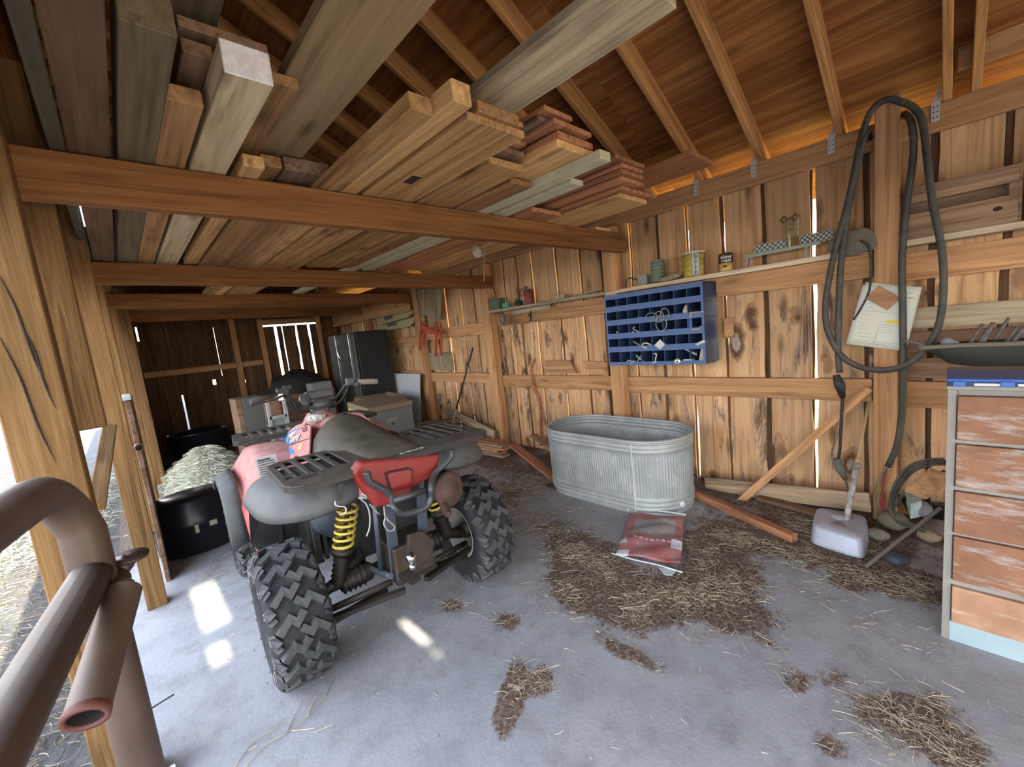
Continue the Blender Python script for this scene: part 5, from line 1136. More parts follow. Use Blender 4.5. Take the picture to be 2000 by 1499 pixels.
for (u0, u1) in ((1472, 1535), (1562, 1626)):
    p0, p1 = wx(u0, 480, 3.61).y, wx(u1, 460, 3.61).y; mb = MB(); mb.mm((3.612, p1, ZS+.09), (3.618, p0, ZS+.155)); pl = pgp(mb, 'tread_plate', M_DIA)
    mb = MB(); n_ = 6; w0 = abs(p0-p1); hh = .065
    for k in range(-3, n_+1):
        for sgn in (1, -1):
            s0 = p1+w0*k/n_; e0 = s0+hh; pts = [(s0, 0), (e0, hh)] if sgn > 0 else [(s0, hh), (e0, 0)]
            (ax_, az_), (bx_, bz_) = pts
            lo_, hi_ = p1, p0
            def cl_(P, Q):
                (x0, z0), (x1, z1) = P, Q
                if x0 < lo_: t = (lo_-x0)/(x1-x0); x0, z0 = lo_, z0+(z1-z0)*t
                if x1 > hi_: t = (hi_-x0)/(x1-x0); x1, z1 = hi_, z0+(z1-z0)*t
                return (x0, z0), (x1, z1)
            if e0 <= lo_ or s0 >= hi_: continue
            A, B_ = cl_(pts[0], pts[1]); mb.bar((3.611, A[0], ZS+.09+A[1]), (3.611, B_[0], ZS+.09+B_[1]), .0055, .003, up=(1, 0, 0))
    pgp(mb, 'diamond_grid', M_INK, None)
yc = wx(1542, 445, 3.60).y
cv = empty('clevis', (3.62, yc, ZS+.09), 'rusty gold clevis standing upright between the tread plates', 'clevis')
M_BRS = mat('rusty_gold_steel', (.36, .26, .11), .5, .5, noise=(.22, .13, .07), nscale=30)
mb = MB()
for dy in (-.035, .035): mb.bar((-.01, dy, .07), (-.01, dy, .20), .014, .03, up=(0, 1, 0)); mb.lathe([(0, -.01), (.024, -.01), (.024, .01), (0, .01)], c=(-.012, dy, .20), axis=(0, 1, 0), n=14)
mb.box((-.01, 0, .075), (.03, .09, .022)); mb.box((-.005, -.004, .16), (.025, .03, .07)); mb.tube([(-.01, 0, .0), (-.01, 0, .08)], .010, 10); mb.tube([(-.012, -.07, .20), (-.012, .06, .20)], .009, 8); mb.build('clevis_body', M_BRS, cv, origin=ORI)
mb = MB(); mb.tube([(-.03, 0, -.01), (-.03, 0, .09)], .007, 8); mb.build('clevis_rod', mat('cream_rod', (.68, .64, .48), .4), cv, origin=ORI)
# small chain and leather pouch next to the post
yc = wx(1624, 478, 3.60).y; mb = MB()
for k in range(5): mb.tube([(3.615+.004*(k % 2), yc+.012*math.cos(a)*(1.4 if k % 2 else .8)+.008*(k % 2), ZS+.015+.018*k+.014*math.sin(a)) for a in [2*PI*i/12 for i in range(12)]], .0035, 5, closed=True)
tag(mb.build('chain', M_GREYP), 'short heap of small chain beside the leather pouch', 'chain')
pc = [wx(u, v, 3.585) for (u, v) in ((1650, 455), (1690, 444), (1705, 450), (1716, 480), (1700, 492), (1650, 502), (1640, 490))]
mb = MB(); mb.prism([(p.y, p.z) for p in pc], (3.570, 0, 0), (0, 1, 0), (0, 0, 1), (.05, 0, 0)); M_LEA = mat('grey_brown_leather', (.15, .125, .095), .85, noise=(.22, .19, .14), nscale=14, bump=.4)
po = mb.build('leather_pouch', M_LEA, bevel=.012); tag(po, 'dusty grey-brown leather pouch against the hose post', 'pouch')
mb = MB(); mb.tube(curve_pts([wx(u, v, 3.56) for u, v in ((1680, 470), (1694, 478), (1700, 500), (1701, 530), (1697, 570), (1680, 605), (1667, 625))], 6), .0065, 8)
tag(mb.build('cut_cord', M_BLK), 'thin black cord dangling from the leather pouch past the papers', 'cord')

# ------------------------------------------------------------------ things on the far shelf
p = wx(967, 590, 3.62)
gb = empty('ammunition_box', (3.66, p.y, ZS), 'olive green metal box at the shelf\'s far end', 'box')
mb = MB(); mb.box((-.01, 0, .062), (.12, .19, .124)); mb.box((-.075, 0, .06), (.006, .15, .085)); M_OLV = mat('olive_green_paint', (.10, .145, .085), .5, noise=(.14, .18, .11), nscale=9); mb.build('box_body', M_OLV, gb, origin=ORI, bevel=.004)
mb = MB(); mb.box((-.01, 0, .130), (.125, .195, .012)); mb.build('box_lid', M_OLV, gb, origin=ORI, bevel=.003)
p = wx(990, 597, 3.61); mb = MB(); mb.box((3.60, p.y, ZS+.03), (.05, .10, .06)); tag(mb.build('soap_box', mat('turquoise_plastic', (.08, .36, .27), .5), bevel=.006), 'small turquoise box before the green metal box', 'box')
p = wx(1010, 590, 3.65); mb = MB(); mb.sphere((3.67, p.y, ZS+.035), .05, 12, .8, 1.2, .75); mb.tube(curve_pts([(3.63, p.y-.06, ZS), (3.62, p.y-.05, ZS+.07), (3.64, p.y+.0, ZS+.09), (3.66, p.y+.05, ZS+.05)]), .005, 6); tag(mb.build('rope_bundle', mat('dark_green_rope', (.035, .07, .045), .9)), 'dark green bundle of cord beside the red can', 'cord')
p = wx(1030, 580, 3.64); jc = empty('jerrycan', (3.665, p.y, ZS), 'small dark red can with a pale printed strip and round cap', 'can')
mb = MB(); mb.lathe([(0, 0), (.07, 0), (.074, .008), (.074, .15), (.06, .17), (0, .172)], n=24, sx=.85); jo = mb.build('can_body', mat('dark_red_can', (.22, .045, .03), .5, noise=(.3, .08, .05), nscale=9), jc, origin=ORI)
mb = MB(); mb.lathe([(0, -.016), (.026, -.016), (.026, .016), (.018, .018), (0, .018)], c=(-.04, -.01, .185), axis=(-.6, -.3, .7), n=18); mb.build('cap', mat('grey_cap', (.2, .22, .24), .4), jc, origin=ORI)
mb = MB(); mb.tube(curve_pts([(-.03, .09, .10), (-.05, .085, .16), (-.03, .05, .195), (-.02, .0, .17)], 5), .005, 8); mb.build('red_hose', mat('dull_red_hose', (.25, .03, .03), .5), jc, origin=ORI)
mb = MB(); P = []
for k in range(5): a = PI-.62+.42*k/4-.1; P.append([Vector((math.cos(a)*.0755*.87, -math.sin(a)*.0755-.002, .006)), Vector((math.cos(a)*.0755*.87, -math.sin(a)*.0755-.002, .145))])
P = [[Vector((-.066, .035-.02*k+.0, z)) for z in (.006, .145)] for k in range(3)]
mb.grid(P); so_ = mb.build('pale_strip', M_WHT, jo, origin=ORI, solid=.004)
mb = MB()
for k in range(5): mb.box((-.069, .015, .03+.024*k), (.001, .034, .0035))
mb.build('strip_print', M_INK, so_, origin=ORI)
p = wx(1090, 577, 3.62); mb = MB(); mb.box((3.65, p.y, ZS+.022), (.05, .14, .042)); tag(mb.build('wood_offcut', W_GREY, bevel=.002), 'short grey wooden offcut on the far shelf', 'block')
for k in range(3):
    p = wx(1120+18*k, 574-3*k, 3.63); mb = MB(); mb.tube([(3.63+.012*k, p.y+.16, ZS+.006+.006*k), (3.65, p.y-.22, ZS+.012+.006*k)], .006, 6)
    tag(mb.build('twig', W_GREY), ('left', 'middle', 'right')[k]+' one of three thin dry sticks along the far shelf', 'stick', 'sticks on the far shelf')

# ------------------------------------------------------------------ hung on the wall left of the bin
a = wx(1000, 612, 3.685); b = wx(1075, 601, 3.685)
T('tool_cleat', (3.685, a.y, a.z), (3.685, b.y, a.z+.01), .055, .02, W_GREY, 'short grey cleat nailed on the upper rail left of the bin', 'cleat', up=(1, 0, 0))
c_ = wx(982, 622, 3.56); rl_ = empty('twine_reel', c_, 'flat worn reel hanging at the shelf\'s far end with tangled wire', 'reel')
mb = MB(); mb.lathe([(0, -.012), (.062, -.012), (.062, -.006), (.02, -.004), (.02, .01), (.055, .012), (.055, .018), (0, .018)], axis=(-1, .3, 0), n=24, sy=1.35); mb.build('reel_disc', mat('brown_grey_disc', (.24, .19, .14), .7), rl_, origin=ORI)
mb = MB(); mb.lathe([(.0, .0), (.012, 0), (.012, .006), (0, .006)], c=(-.02, 0, 0), axis=(-1, .3, 0), n=10); mb.build('reel_pin', M_GALV, rl_, origin=ORI)
mb = MB(); rnd = random.Random(5)
for k in range(9):
    pts = [Vector((-.01+rnd.uniform(-.02, .03), -.05-rnd.uniform(0, .10), -.02))]
    for j in range(9): q = pts[-1]; pts.append(Vector((-.01+rnd.uniform(-.02, .04), -.03-.10*rnd.random()-(.02*k if k < 4 else 0), q.z-.045-.05*rnd.random())))
    mb.tube(curve_pts(pts, 4), .0016, 4)
mb.tube(curve_pts([Vector((-.01, .03+.04*math.cos(j*1.6), -.22-.05*j)) for j in range(12)], 5), .002, 5)
for k in range(4): mb.tube([(-.03, -.08+.035*math.cos(t), -.03+.05*math.sin(t)+.008*k) for t in [2*PI*i/16 for i in range(16)]], .0016, 4, closed=True)
mb.build('wire_tangle', mat('dull_brown_wire', (.23, .19, .14), .7, .2), rl_, origin=ORI)
c_ = wx(1037, 625, 3.62); hk_ = empty('hand_hook', c_, 'long wooden-handled hook hanging from the grey cleat', 'tool')
mb = MB(); mb.tube([wx(1038, 628, 3.64)-c_, wx(1040, 660, 3.64)-c_], .014, 10); mb.tube([wx(1040, 660, 3.64)-c_, wx(1041, 700, 3.64)-c_], .010, 10); mb.build('wooden_handle', W_PALE, hk_, origin=ORI)
mb = MB(); mb.tube([wx(1036, 608, 3.64)-c_, wx(1037, 630, 3.64)-c_], .009, 8); mb.tube(curve_pts([(0, .0, .04), (-.02, .02, .06), (-.02, -.02, .075)], 4), .006, 6); mb.build('iron_head', M_DKST, hk_, origin=ORI)
# wooden hame-like piece hung below, boards resting on the mid rail
pts = [wx(u, v, 3.66) for (u, v) in ((1045, 702), (1038, 725), (1042, 755), (1052, 775), (1056, 800), (1058, 870))]
mb = MB(); mb.tube(curve_pts(pts, 5), [.022]*5+[.028]*5+[.034]*10+[.03]*5+[.03], 10, squash=.5); tag(mb.build('curved_timber', W_RED), 'dark curved timber standing against the wall rail', 'timber')
def slab(pix, X, th, m, nm, label, cat='board', group=None):
    P = [wx(u, v, X) for u, v in pix]; mb = MB(); mb.prism([(p.y, p.z) for p in P], (X, 0, 0), (0, 1, 0), (0, 0, 1), (th, 0, 0)); return tag(mb.build(nm, m, bevel=.002), label, cat, group)
W_SLAB = wood('flat_offcut_wood', (.47, .26, .13), (.28, .14, .06), axis='y', knots=.6)
slab(((1064, 705), (1111, 704), (1126, 730), (1064, 730)), 3.685, .02, W_SLAB, 'board_offcut', 'slant-cut brown board resting on the wall rail')
slab(((1138, 706), (1186, 708), (1188, 735), (1150, 732)), 3.69, .02, W_SLAB, 'board_offcut', 'pale board end on the wall rail beside the tank post')
slab(((1414, 622), (1431, 622), (1432, 661), (1415, 661)), 3.72, .03, W_SLAB, 'wood_cleat', 'small wooden cleat right of the blue bin', 'cleat')

# ------------------------------------------------------------------ red trestle hung over a pale board, far left of the wall
slab(((817, 566), (863, 562), (856, 630), (843, 625), (836, 618), (815, 612)), 3.60, .03, W_GREYZ, 'sheet_board', 'tall grey board hanging above the red trestle')
slab(((836, 690), (882, 688), (887, 725), (840, 723)), 3.70, .012, W_GREYZ, 'sheet_board', 'grey square panel below the red trestle')
M_RT = mat('faded_red_paint', (.52, .085, .04), .6, noise=(.45, .06, .03), nscale=10)
c_ = wx(845, 640, 3.55); tr = empty('folding_trestle', c_, 'folding trestle with red painted legs hung upside down', 'trestle')
def trp(pts, w_, t_, nm='leg'): mb = MB(); a, b = wx(*pts[0], pts[2] if len(pts) > 2 else 3.55)-c_, wx(*pts[1], pts[2] if len(pts) > 2 else 3.55)-c_; mb.bar(a, b, w_, t_, up=(1, 0, 0)); return mb.build(nm, M_RT, tr, origin=ORI, bevel=.002)
trp(((823, 628), (819, 684)), .035, .02); trp(((852, 628), (851, 696)), .04, .02); trp(((861, 630), (862, 695), 3.57), .035, .02); trp(((832, 630), (827, 675), 3.58), .03, .02); trp(((821, 638), (856, 653), 3.54), .07, .02, 'cross_rail')
mb = MB(); mb.bar(wx(828, 567, 3.58)-c_, wx(826, 630, 3.58)-c_, .035, .03, up=(1, 0, 0)); mb.build('grey_rail', W_GREY, tr, origin=ORI)
# two long beige boards with black labels, on the wall by the locker
for i, (pix, lb_) in enumerate(((((735, 625), (740, 620), (800, 606), (808, 604), (806, 612), (798, 620), (737, 636)), 'upper beige curved board with a black label under the header'), (((737, 640), (800, 622), (810, 620), (808, 630), (800, 638), (740, 650)), 'lower beige curved board with a black label under the header'))):
    o = slab(pix, 3.64, .02, mat('beige_board_%d' % i, (.46, .40, .22), .6), 'curved_board', lb_, 'board', 'beige boards by the locker')
    mb = MB(); l_ = ((750, 620), (766, 616), (767, 622), (752, 627)) if i == 0 else ((756, 634), (775, 629), (775, 635), (758, 639)); P = [wx(u, v, 3.636)-o.location for u, v in l_]
    mb.prism([(p.y, p.z) for p in P], (P[0].x, 0, 0), (0, 1, 0), (0, 0, 1), (.003, 0, 0)); mb.build('black_label', M_INK, o, origin=ORI)
# black pole with yellow tip leaning on the wall
a, b = wx(880, 840, 3.42), wx(929, 660, 3.66); a.z = max(a.z, .02)
d_ = (b-a); c_ = a.copy(); pl = empty('leaning_pole', c_, 'long black pole with a yellow tip leaning on the wall', 'pole')
mb = MB(); mb.tube([d_*.24, d_*.90], .012, 10); mb.build('black_shaft', M_BLK, pl, origin=ORI)
mb = MB(); mb.tube([d_*.90, d_], [.011, .007], 10); mb.build('yellow_tip', mat('yellow_paint', (.75, .5, .06), .5), pl, origin=ORI)
mb = MB(); mb.tube([(0, 0, 0), d_*.24], .011, 10); mb.build('worn_end', mat('worn_white_black', (.5, .5, .48), .6, noise=(.08, .08, .08), nscale=60), pl, origin=ORI)
slab(((758, 730), (820, 731), (820, 822), (765, 818)), 3.50, .012, mat('speckled_white_panel', (.62, .66, .70), .6, noise=(.42, .44, .46), nscale=45), 'propped_sheet', 'speckled white panel leaning behind the box', 'panel')
o = board('leaning_strip', wx(752, 712, 3.52), wx(757, 800, 3.50), .02, .01, W_PALE, up=(1, 0, 0), label='thin pale strip standing beside the tall locker', cat='strip')

# ------------------------------------------------------------------ tall dark locker (old refrigerator) by the wall
lk = empty('tall_locker', (3.15, 7.25, 0), 'tall dark green-grey refrigerator with two chrome strips', 'refrigerator')
M_LK = mat('dark_green_grey_enamel', (.05, .06, .05), .35, dust=(.15, .15, .14), dust_amt=.2, noise=(.04, .05, .04), nscale=3)
M_LKS = mat('black_locker_side', (.018, .019, .022), .5)
mb = MB(); mb.mm((-.27, -.55, 0), (.30, .55, 1.80)); mb.build('cabinet_body', M_LKS, lk, origin=ORI, bevel=.02)
mb = MB(); mb.mm((-.325, -.545, .05), (-.272, .545, 1.79)); dr = mb.build('door', M_LK, lk, origin=ORI, bevel=.03)
for yy in (-.38, .18):
    mb = MB(); mb.mm((-.34, yy-.012, .06), (-.325, yy+.012, 1.79)); mb.build('chrome_strip', M_CHR, dr, origin=ORI, bevel=.004)
mb = MB(); mb.tube(curve_pts([(-.33, -.0, 1.62), (-.38, -.0, 1.55), (-.38, -.02, 1.40), (-.33, -.02, 1.32)]), .016, 8); mb.build('door_handle', M_CHR, dr, origin=ORI)
# wooden box with a lid, front panel grey, pale side
p = wy(722, 862, 5.0); bx0 = wy(722, 840, 4.9)
zt = .80
A_, B_, C_ = fl(679, 786, zt), fl(719, 798, zt), fl(803, 782, zt); D_ = A_+(C_-B_)
M_BXG = mat('dull_grey_paint', (.14, .145, .15), .6, dust=(.32, .27, .21), dust_amt=.5); W_BX = wood('pale_box_side', (.36, .27, .14), (.24, .17, .08), axis='y', knots=.6)
wb = empty('wooden_chest', ((A_+C_)/2-Vector((0, 0, zt))), 'grey-fronted wooden chest with a tan end behind the quad', 'chest'); co = Vector(wb.location)
def quadbox(P4, z0, z1): 
    mb = MB(); vs = [Vector((p.x, p.y, z0))-co for p in P4]+[Vector((p.x, p.y, z1))-co for p in P4]; mb.add(vs, [(3, 2, 1, 0), (4, 5, 6, 7), (0, 1, 5, 4), (1, 2, 6, 5), (2, 3, 7, 6), (3, 0, 4, 7)]); return mb
quadbox((A_, B_, C_, D_), 0.02, zt-.07).build('chest_body', M_BXG, wb, origin=ORI, bevel=.004)
n_ = (A_+B_+C_+D_)/4; quadbox([n_+(p-n_)*1.03 for p in (A_, B_, C_, D_)], zt-.065, zt).build('chest_lid', mat('dusty_brown_lid', (.26, .19, .12), .8), wb, origin=ORI, bevel=.004)
e1 = (B_-A_); nn = Vector((-e1.y, e1.x, 0)).normalized(); nn = nn if nn.dot(A_-D_) > 0 else -nn
def lowslab(a, b, z0, z1, off): 
    mb = MB(); vs = [Vector((a.x, a.y, z0))+nn*.001-co, Vector((b.x, b.y, z0))+nn*.001-co, Vector((b.x, b.y, z1))+nn*.001-co, Vector((a.x, a.y, z1))+nn*.001-co]; vs += [v+nn*off for v in vs]
    mb.add(vs, [(0, 1, 2, 3), (7, 6, 5, 4), (0, 4, 5, 1), (1, 5, 6, 2), (2, 6, 7, 3), (3, 7, 4, 0)]); return mb
lowslab(A_, B_, .05, zt-.068, .008).build('end_panel', W_BX, wb, origin=ORI)
m_ = (A_+B_)/2; mb = MB(); mb.box(Vector((m_.x, m_.y, zt-.16))+nn*.010-co, (.05, .004, .014)); mb.build('hand_slot', M_DARKHOLE, wb, origin=ORI)
f1 = (C_-B_).normalized(); fn = Vector((f1.y, -f1.x, 0)); c2 = (B_+C_)/2; c2.z = zt-.20; c2 -= co
mb = MB(); mb.tube(curve_pts([c2-f1*.05+fn*.004, c2-f1*.05+fn*.03, c2+f1*.05+fn*.03, c2+f1*.05+fn*.004], 4), .006, 6); mb.bar(c2-f1*.07+fn*.004+Vector((0, 0, 0)), c2+f1*.07+fn*.004, .05, .004, up=fn); mb.build('chest_handle', M_GREYP, wb, origin=ORI)
mb = MB(); mb.box(c2+fn*.006+Vector((0, 0, -.05)), (.02, .01, .02)); mb.build('chest_latch', M_DKST, wb, origin=ORI)
# open cardboard box behind it
P4 = [Vector(p) for p in ((2.64, 6.55, 0), (2.62, 5.90, 0), (3.14, 5.86, 0), (3.17, 6.50, 0))]; co = sum(P4, Vector())/4; co.z = 0
cb = empty('cardboard_box', co, 'brown open box tipped behind the wooden chest', 'box'); M_CBX = mat('dusty_cardboard', (.24, .16, .11), .85)
for i in range(4):
    a, b = P4[i], P4[(i+1) % 4]; mb = MB(); mb.add([Vector((a.x, a.y, .02))-co, Vector((b.x, b.y, .02))-co, Vector((b.x, b.y, .76))-co, Vector((a.x, a.y, .74))-co], [(0, 1, 2, 3)]); mb.build('box_side', M_CBX, cb, origin=ORI, solid=.008)
# pieces at the far left of the storage: grey cabinet, white-framed stand, dark heap
c0 = wy(488, 778, 6.7); cbx = empty('small_grey_cabinet', (c0.x, 6.95, 0), 'plain grey cabinet with a tan edge in the dark corner', 'cabinet')
wL, wR = wy(460, 780, 6.7).x, wy(515, 778, 6.7).x
mb = MB(); mb.mm((wL+.07-c0.x, -.22, 0), (wR-c0.x, .25, c0.z-.0)); mb.build('cabinet_body', mat('dim_grey_paint', (.14, .14, .12), .6), cbx, origin=ORI, bevel=.008)
mb = MB(); mb.mm((wL-c0.x, -.22, 0), (wL+.065-c0.x, .25, c0.z)); mb.build('tan_edge', W_DARK, cbx, origin=ORI)
a, b = wy(519, 775, 6.3), wy(553, 775, 6.3); st_ = empty('white_stand', ((a.x+b.x)/2, 6.3, 0), 'chipped white frame stand with a grey panel', 'stand'); wd_ = (b.x-a.x)/2
M_CHP = mat('chipped_white_paint', (.52, .54, .54), .6, noise=(.40, .42, .42), nscale=12)
for sx_ in (-1, 1): mb = MB(); mb.mm((sx_*wd_-.02, -.02, 0), (sx_*wd_+.02, .02, a.z)); mb.build('frame_upright', M_CHP, st_, origin=ORI)
zm = wy(540, 815, 6.3).z
for z in (a.z-.02, zm): mb = MB(); mb.mm((-wd_, -.02, z-.02), (wd_, .02, z+.02)); mb.build('frame_rail', M_CHP, st_, origin=ORI)
mb = MB(); mb.mm((-wd_, -.0, .05), (wd_, .01, zm)); mb.build('grey_panel', mat('grey_blue_panel', (.26, .29, .30), .6, noise=(.36, .38, .38), nscale=9), st_, origin=ORI)
mb = MB(); mb.mm((-wd_, .22, .05), (wd_, .23, a.z)); mb.build('back_panel', W_DARK, st_, origin=ORI)
c0 = wy(590, 735, 7.6); rnd = random.Random(9); mb = MB(); P = []
for i in range(9):
    t = PI*i/16; P.append([Vector((math.cos(a_)*.52*math.cos(t)*(1+.12*math.sin(3*a_+i)), math.sin(a_)*.35*math.cos(t), .35*math.sin(t)*(1+.15*math.sin(4*a_+2*i)))) for a_ in [2*PI*k/20 for k in range(20)]])
mb.grid(P, True, False, True)
dk = empty('covered_pile', (c0.x, 7.9, 0), 'dark crumpled tarpaulin heaped on a bench under the hatch', 'tarpaulin')
for i, v in enumerate(mb.v): mb.v[i] = v+Vector((0, 0, c0.z-.28))
mb.build('tarpaulin', mat('black_green_tarp', (.02, .024, .02), .8), dk, origin=ORI); mb = MB(); mb.mm((-.5, -.3, 0), (.5, .3, c0.z-.27)); mb.build('bench', W_DARK, dk, origin=ORI)
p = wy(630, 780, 6.9); mb = MB(); mb.mm((p.x-.12, 6.9, 0), (p.x+.18, 7.2, 1.05)); tag(mb.build('pale_crate', mat('dim_crate', (.22, .22, .21), .7)), 'pale upright crate seen behind the handlebar', 'crate')

# dark drum and water barrel in the left bay, hay heap
dr_ = empty('plastic_drum', (.285, 4.42, 0), 'glossy black drum lying low beside the knotty post', 'drum')
M_DRUM = mat('black_drum_plastic', (.012, .014, .02), .28)
mb = MB(); mb.lathe([(0, 0), (.20, 0), (.21, .02), (.215, .24), (.222, .25), (.215, .27), (.21, .45), (.19, .47), (0, .475)], n=32, sy=1.4); mb.build('drum_body', M_DRUM, dr_, origin=ORI)
mb = MB(); mb.box((-.04, -.30, .25), (.025, .01, .07)); mb.box((.07, -.30, .26), (.05, .01, .04)); mb.build('paper_label', mat('tan_label', (.35, .3, .2), .7), dr_, origin=ORI)
mb = MB(); mb.lathe([(0, 0), (.36, 0), (.42, .45), (.43, .46), (.40, .46), (.36, .06), (0, .05)], n=32); o = mb.build('round_trough', M_DRUM, origin=(0, 0, 0)); o.location = (.78, 8.55, 0); tag(o, 'black round trough on the floor at the far left', 'trough')
mb = MB(); P = []; rnd = random.Random(2)
for i in range(12):
    t = i/11; P.append([Vector((.60+math.cos(a_)*(.44)*(1-t)*(1+.08*rnd.random()), 6.3+math.sin(a_)*1.25*(1-t)*(1+.08*rnd.random()), .50*t**.75+.02*rnd.random())) for a_ in [2*PI*k/30 for k in range(30)]])
mb.grid(P, True, False, True)
M_HAYB = mat('hay_base', (.36, .35, .27), .95, noise=(.22, .21, .15), nscale=20, bump=1.0, bscale=60)
hay = mb.build('hay_heap', M_HAYB); tag(hay, 'pale green-grey hay heap beside the quad\'s front rack', 'hay', kind='stuff')
# ------------------------------------------------------------------ black cable looped on the post
M_HOSE = mat('dusty_black_cable', (.025, .026, .027), .5, dust=(.22, .2, .15), dust_amt=.5, noise=(.07, .065, .05), nscale=7)
hz = empty('hanging_cable', (3.50, .28, 0.62), 'thick dusty black cable looped over the top of its post', 'cable'); ho = Vector(hz.location)
def X_(pts, X=3.52): return [wx(u, v, X)-ho for u, v in pts]
mb = MB()
mb.tube(curve_pts(X_(((1768, 202), (1735, 194), (1704, 214), (1684, 262), (1670, 330), (1655, 400), (1636, 470), (1622, 530), (1612, 600), (1618, 650), (1648, 700), (1700, 722), (1757, 718), (1800, 690), (1832, 640), (1843, 560), (1838, 480), (1822, 400), (1812, 320), (1802, 240), (1786, 212), (1768, 202)), 3.52), 5), .0185, 10)
mb.build('outer_loop', M_HOSE, hz, origin=ORI)
mb = MB(); mb.tube(curve_pts(X_(((1640, 728), (1637, 690), (1638, 600), (1644, 500), (1658, 400), (1674, 330), (1690, 260)), 3.53)+[Vector((3.70, .38, 2.52))-ho], 5), .0185, 10); mb.build('inner_strand', M_HOSE, hz, origin=ORI)
mb = MB(); mb.tube(curve_pts([Vector((3.69, .215, 2.60))-ho]+X_(((1780, 240), (1784, 300), (1771, 400), (1762, 500), (1763, 600), (1764, 700), (1762, 800), (1752, 870), (1734, 912)), 3.54), 5), .0185, 10); mb.build('right_strand', M_HOSE, hz, origin=ORI)
mb = MB(); mb.tube(X_(((1633, 733), (1640, 752), (1646, 778)), 3.53), [.02, .032, .016], 12); mb.build('upper_plug', M_BLK, hz, origin=ORI)
mb = MB(); mb.tube(curve_pts(X_(((1646, 778), (1643, 820), (1641, 870), (1637, 900)), 3.53), 4), .0095, 8); mb.build('thin_lead', M_BLK, hz, origin=ORI)
mb = MB(); mb.tube(X_(((1634, 896), (1640, 915), (1652, 938)), 3.53), [.018, .028, .014], 12); mb.build('lower_plug', mat('grey_green_rubber', (.14, .145, .115), .7), hz, origin=ORI)
mb = MB(); mb.tube(curve_pts(X_(((1651, 936), (1657, 960), (1662, 985), (1661, 995)), 3.53), 4), .007, 8); mb.build('lower_lead', M_HOSE, hz, origin=ORI)
M_GW = mat('green_wire', (.16, .19, .11), .6); M_RW = mat('red_wire', (.30, .06, .05), .6)
mb = MB(); mb.tube(curve_pts(X_(((1733, 912), (1720, 930), (1710, 955), (1713, 990), (1716, 1030)), 3.50), 5), .006, 6); mb.build('green_core', M_GW, hz, origin=ORI)
mb = MB()
for k in range(3): mb.tube(curve_pts(X_(((1732, 914), (1726-2*k, 945), (1720+4*k, 980), (1724+2*k, 1010), (1716+2*k, 1050)), 3.51), 5), .006, 6)
mb.build('red_cores', M_RW, hz, origin=ORI)
# ------------------------------------------------------------------ papers held by a wooden diamond
M_PAP = mat('yellowed_paper', (.72, .68, .46), .8, noise=(.76, .75, .60), nscale=6); M_PAP2 = mat('white_paper', (.74, .76, .68), .8, noise=(.78, .76, .60), nscale=5); M_PRN = mat('faded_print', (.42, .45, .40), .8)
pp_ = empty('paper_notice', (3.572, .3, 1.5), 'curled yellowed printed forms pinned to the hose post', 'paper'); po_ = Vector(pp_.location)
def sheet(pix, X, m, nm, par, curl=.008):
    A, B_, C_, D_ = [wx(u, v, X)-po_ for u, v in pix]; P = []
    for i in range(9):
        P.append([A.lerp(B_, j/8).lerp(D_.lerp(C_, j/8), i/8)+Vector((-curl*math.sin(PI*j/8*1.0)*(.4+i/8)-.012*(max(0, i/8-.7))*math.sin(2+j*1.1), 0, 0)) for j in range(9)])
    mb = MB(); mb.grid(P); return mb.build(nm, m, par, origin=ORI, solid=.0008), (A, B_, C_, D_)
bs, _ = sheet(((1690, 551), (1801, 562), (1770, 683), (1690, 672)), 3.570, M_PAP, 'back_sheet', pp_)
fs_, (A, B_, C_, D_) = sheet(((1686, 556), (1800, 561), (1766, 686), (1652, 672)), 3.562, M_PAP2, 'front_sheet', pp_, .006)
mb = MB()
def pline(t, s0, s1, h=.0022):
    a = A.lerp(D_, t).lerp(B_.lerp(C_, t), s0); b = A.lerp(D_, t).lerp(B_.lerp(C_, t), s1); off = Vector((-.0125, 0, 0)); mb.bar(a+off, b+off, h, .0006, up=(1, 0, 0))
for t, s0, s1 in ((.10, .1, .9), (.17, .55, .92), (.24, .1, .3), (.30, .1, .26), (.36, .1, .3), (.42, .1, .85), (.48, .12, .3), (.55, .12, .26), (.62, .14, .28), (.67, .14, .3), (.72, .14, .28), (.78, .14, .4), (.84, .1, .5), (.90, .1, .92), (.94, .12, .7), (.62, .5, .9), (.66, .5, .7), (.70, .5, .72), (.74, .5, .75), (.17, .55, .92)): pline(t, s0, s1)
a = A.lerp(D_, .62).lerp(B_.lerp(C_, .62), .48)+Vector((-.0125, 0, 0)); b = A.lerp(D_, .95).lerp(B_.lerp(C_, .95), .48)+Vector((-.0125, 0, 0)); mb.bar(a, b, .002, .0006, up=(1, 0, 0))
mb.build('printed_lines', M_PRN, fs_, origin=ORI)
mb = MB(); a = A.lerp(D_, .56).lerp(B_.lerp(C_, .56), .58)+Vector((-.0127, 0, 0)); b = A.lerp(D_, .56).lerp(B_.lerp(C_, .56), .88)+Vector((-.0127, 0, 0)); mb.bar(a, b, .022, .0006, up=(1, 0, 0)); mb.build('yellow_highlight', mat('yellow_marker', (.80, .68, .12), .8), fs_, origin=ORI)
slab(((1717, 558), (1757, 582), (1733, 606), (1691, 583)), 3.538, .016, wood('diamond_wood', (.40, .21, .11), (.26, .12, .06), axis='y'), 'wooden_diamond', 'brown wooden square set diagonally over the papers', 'block')
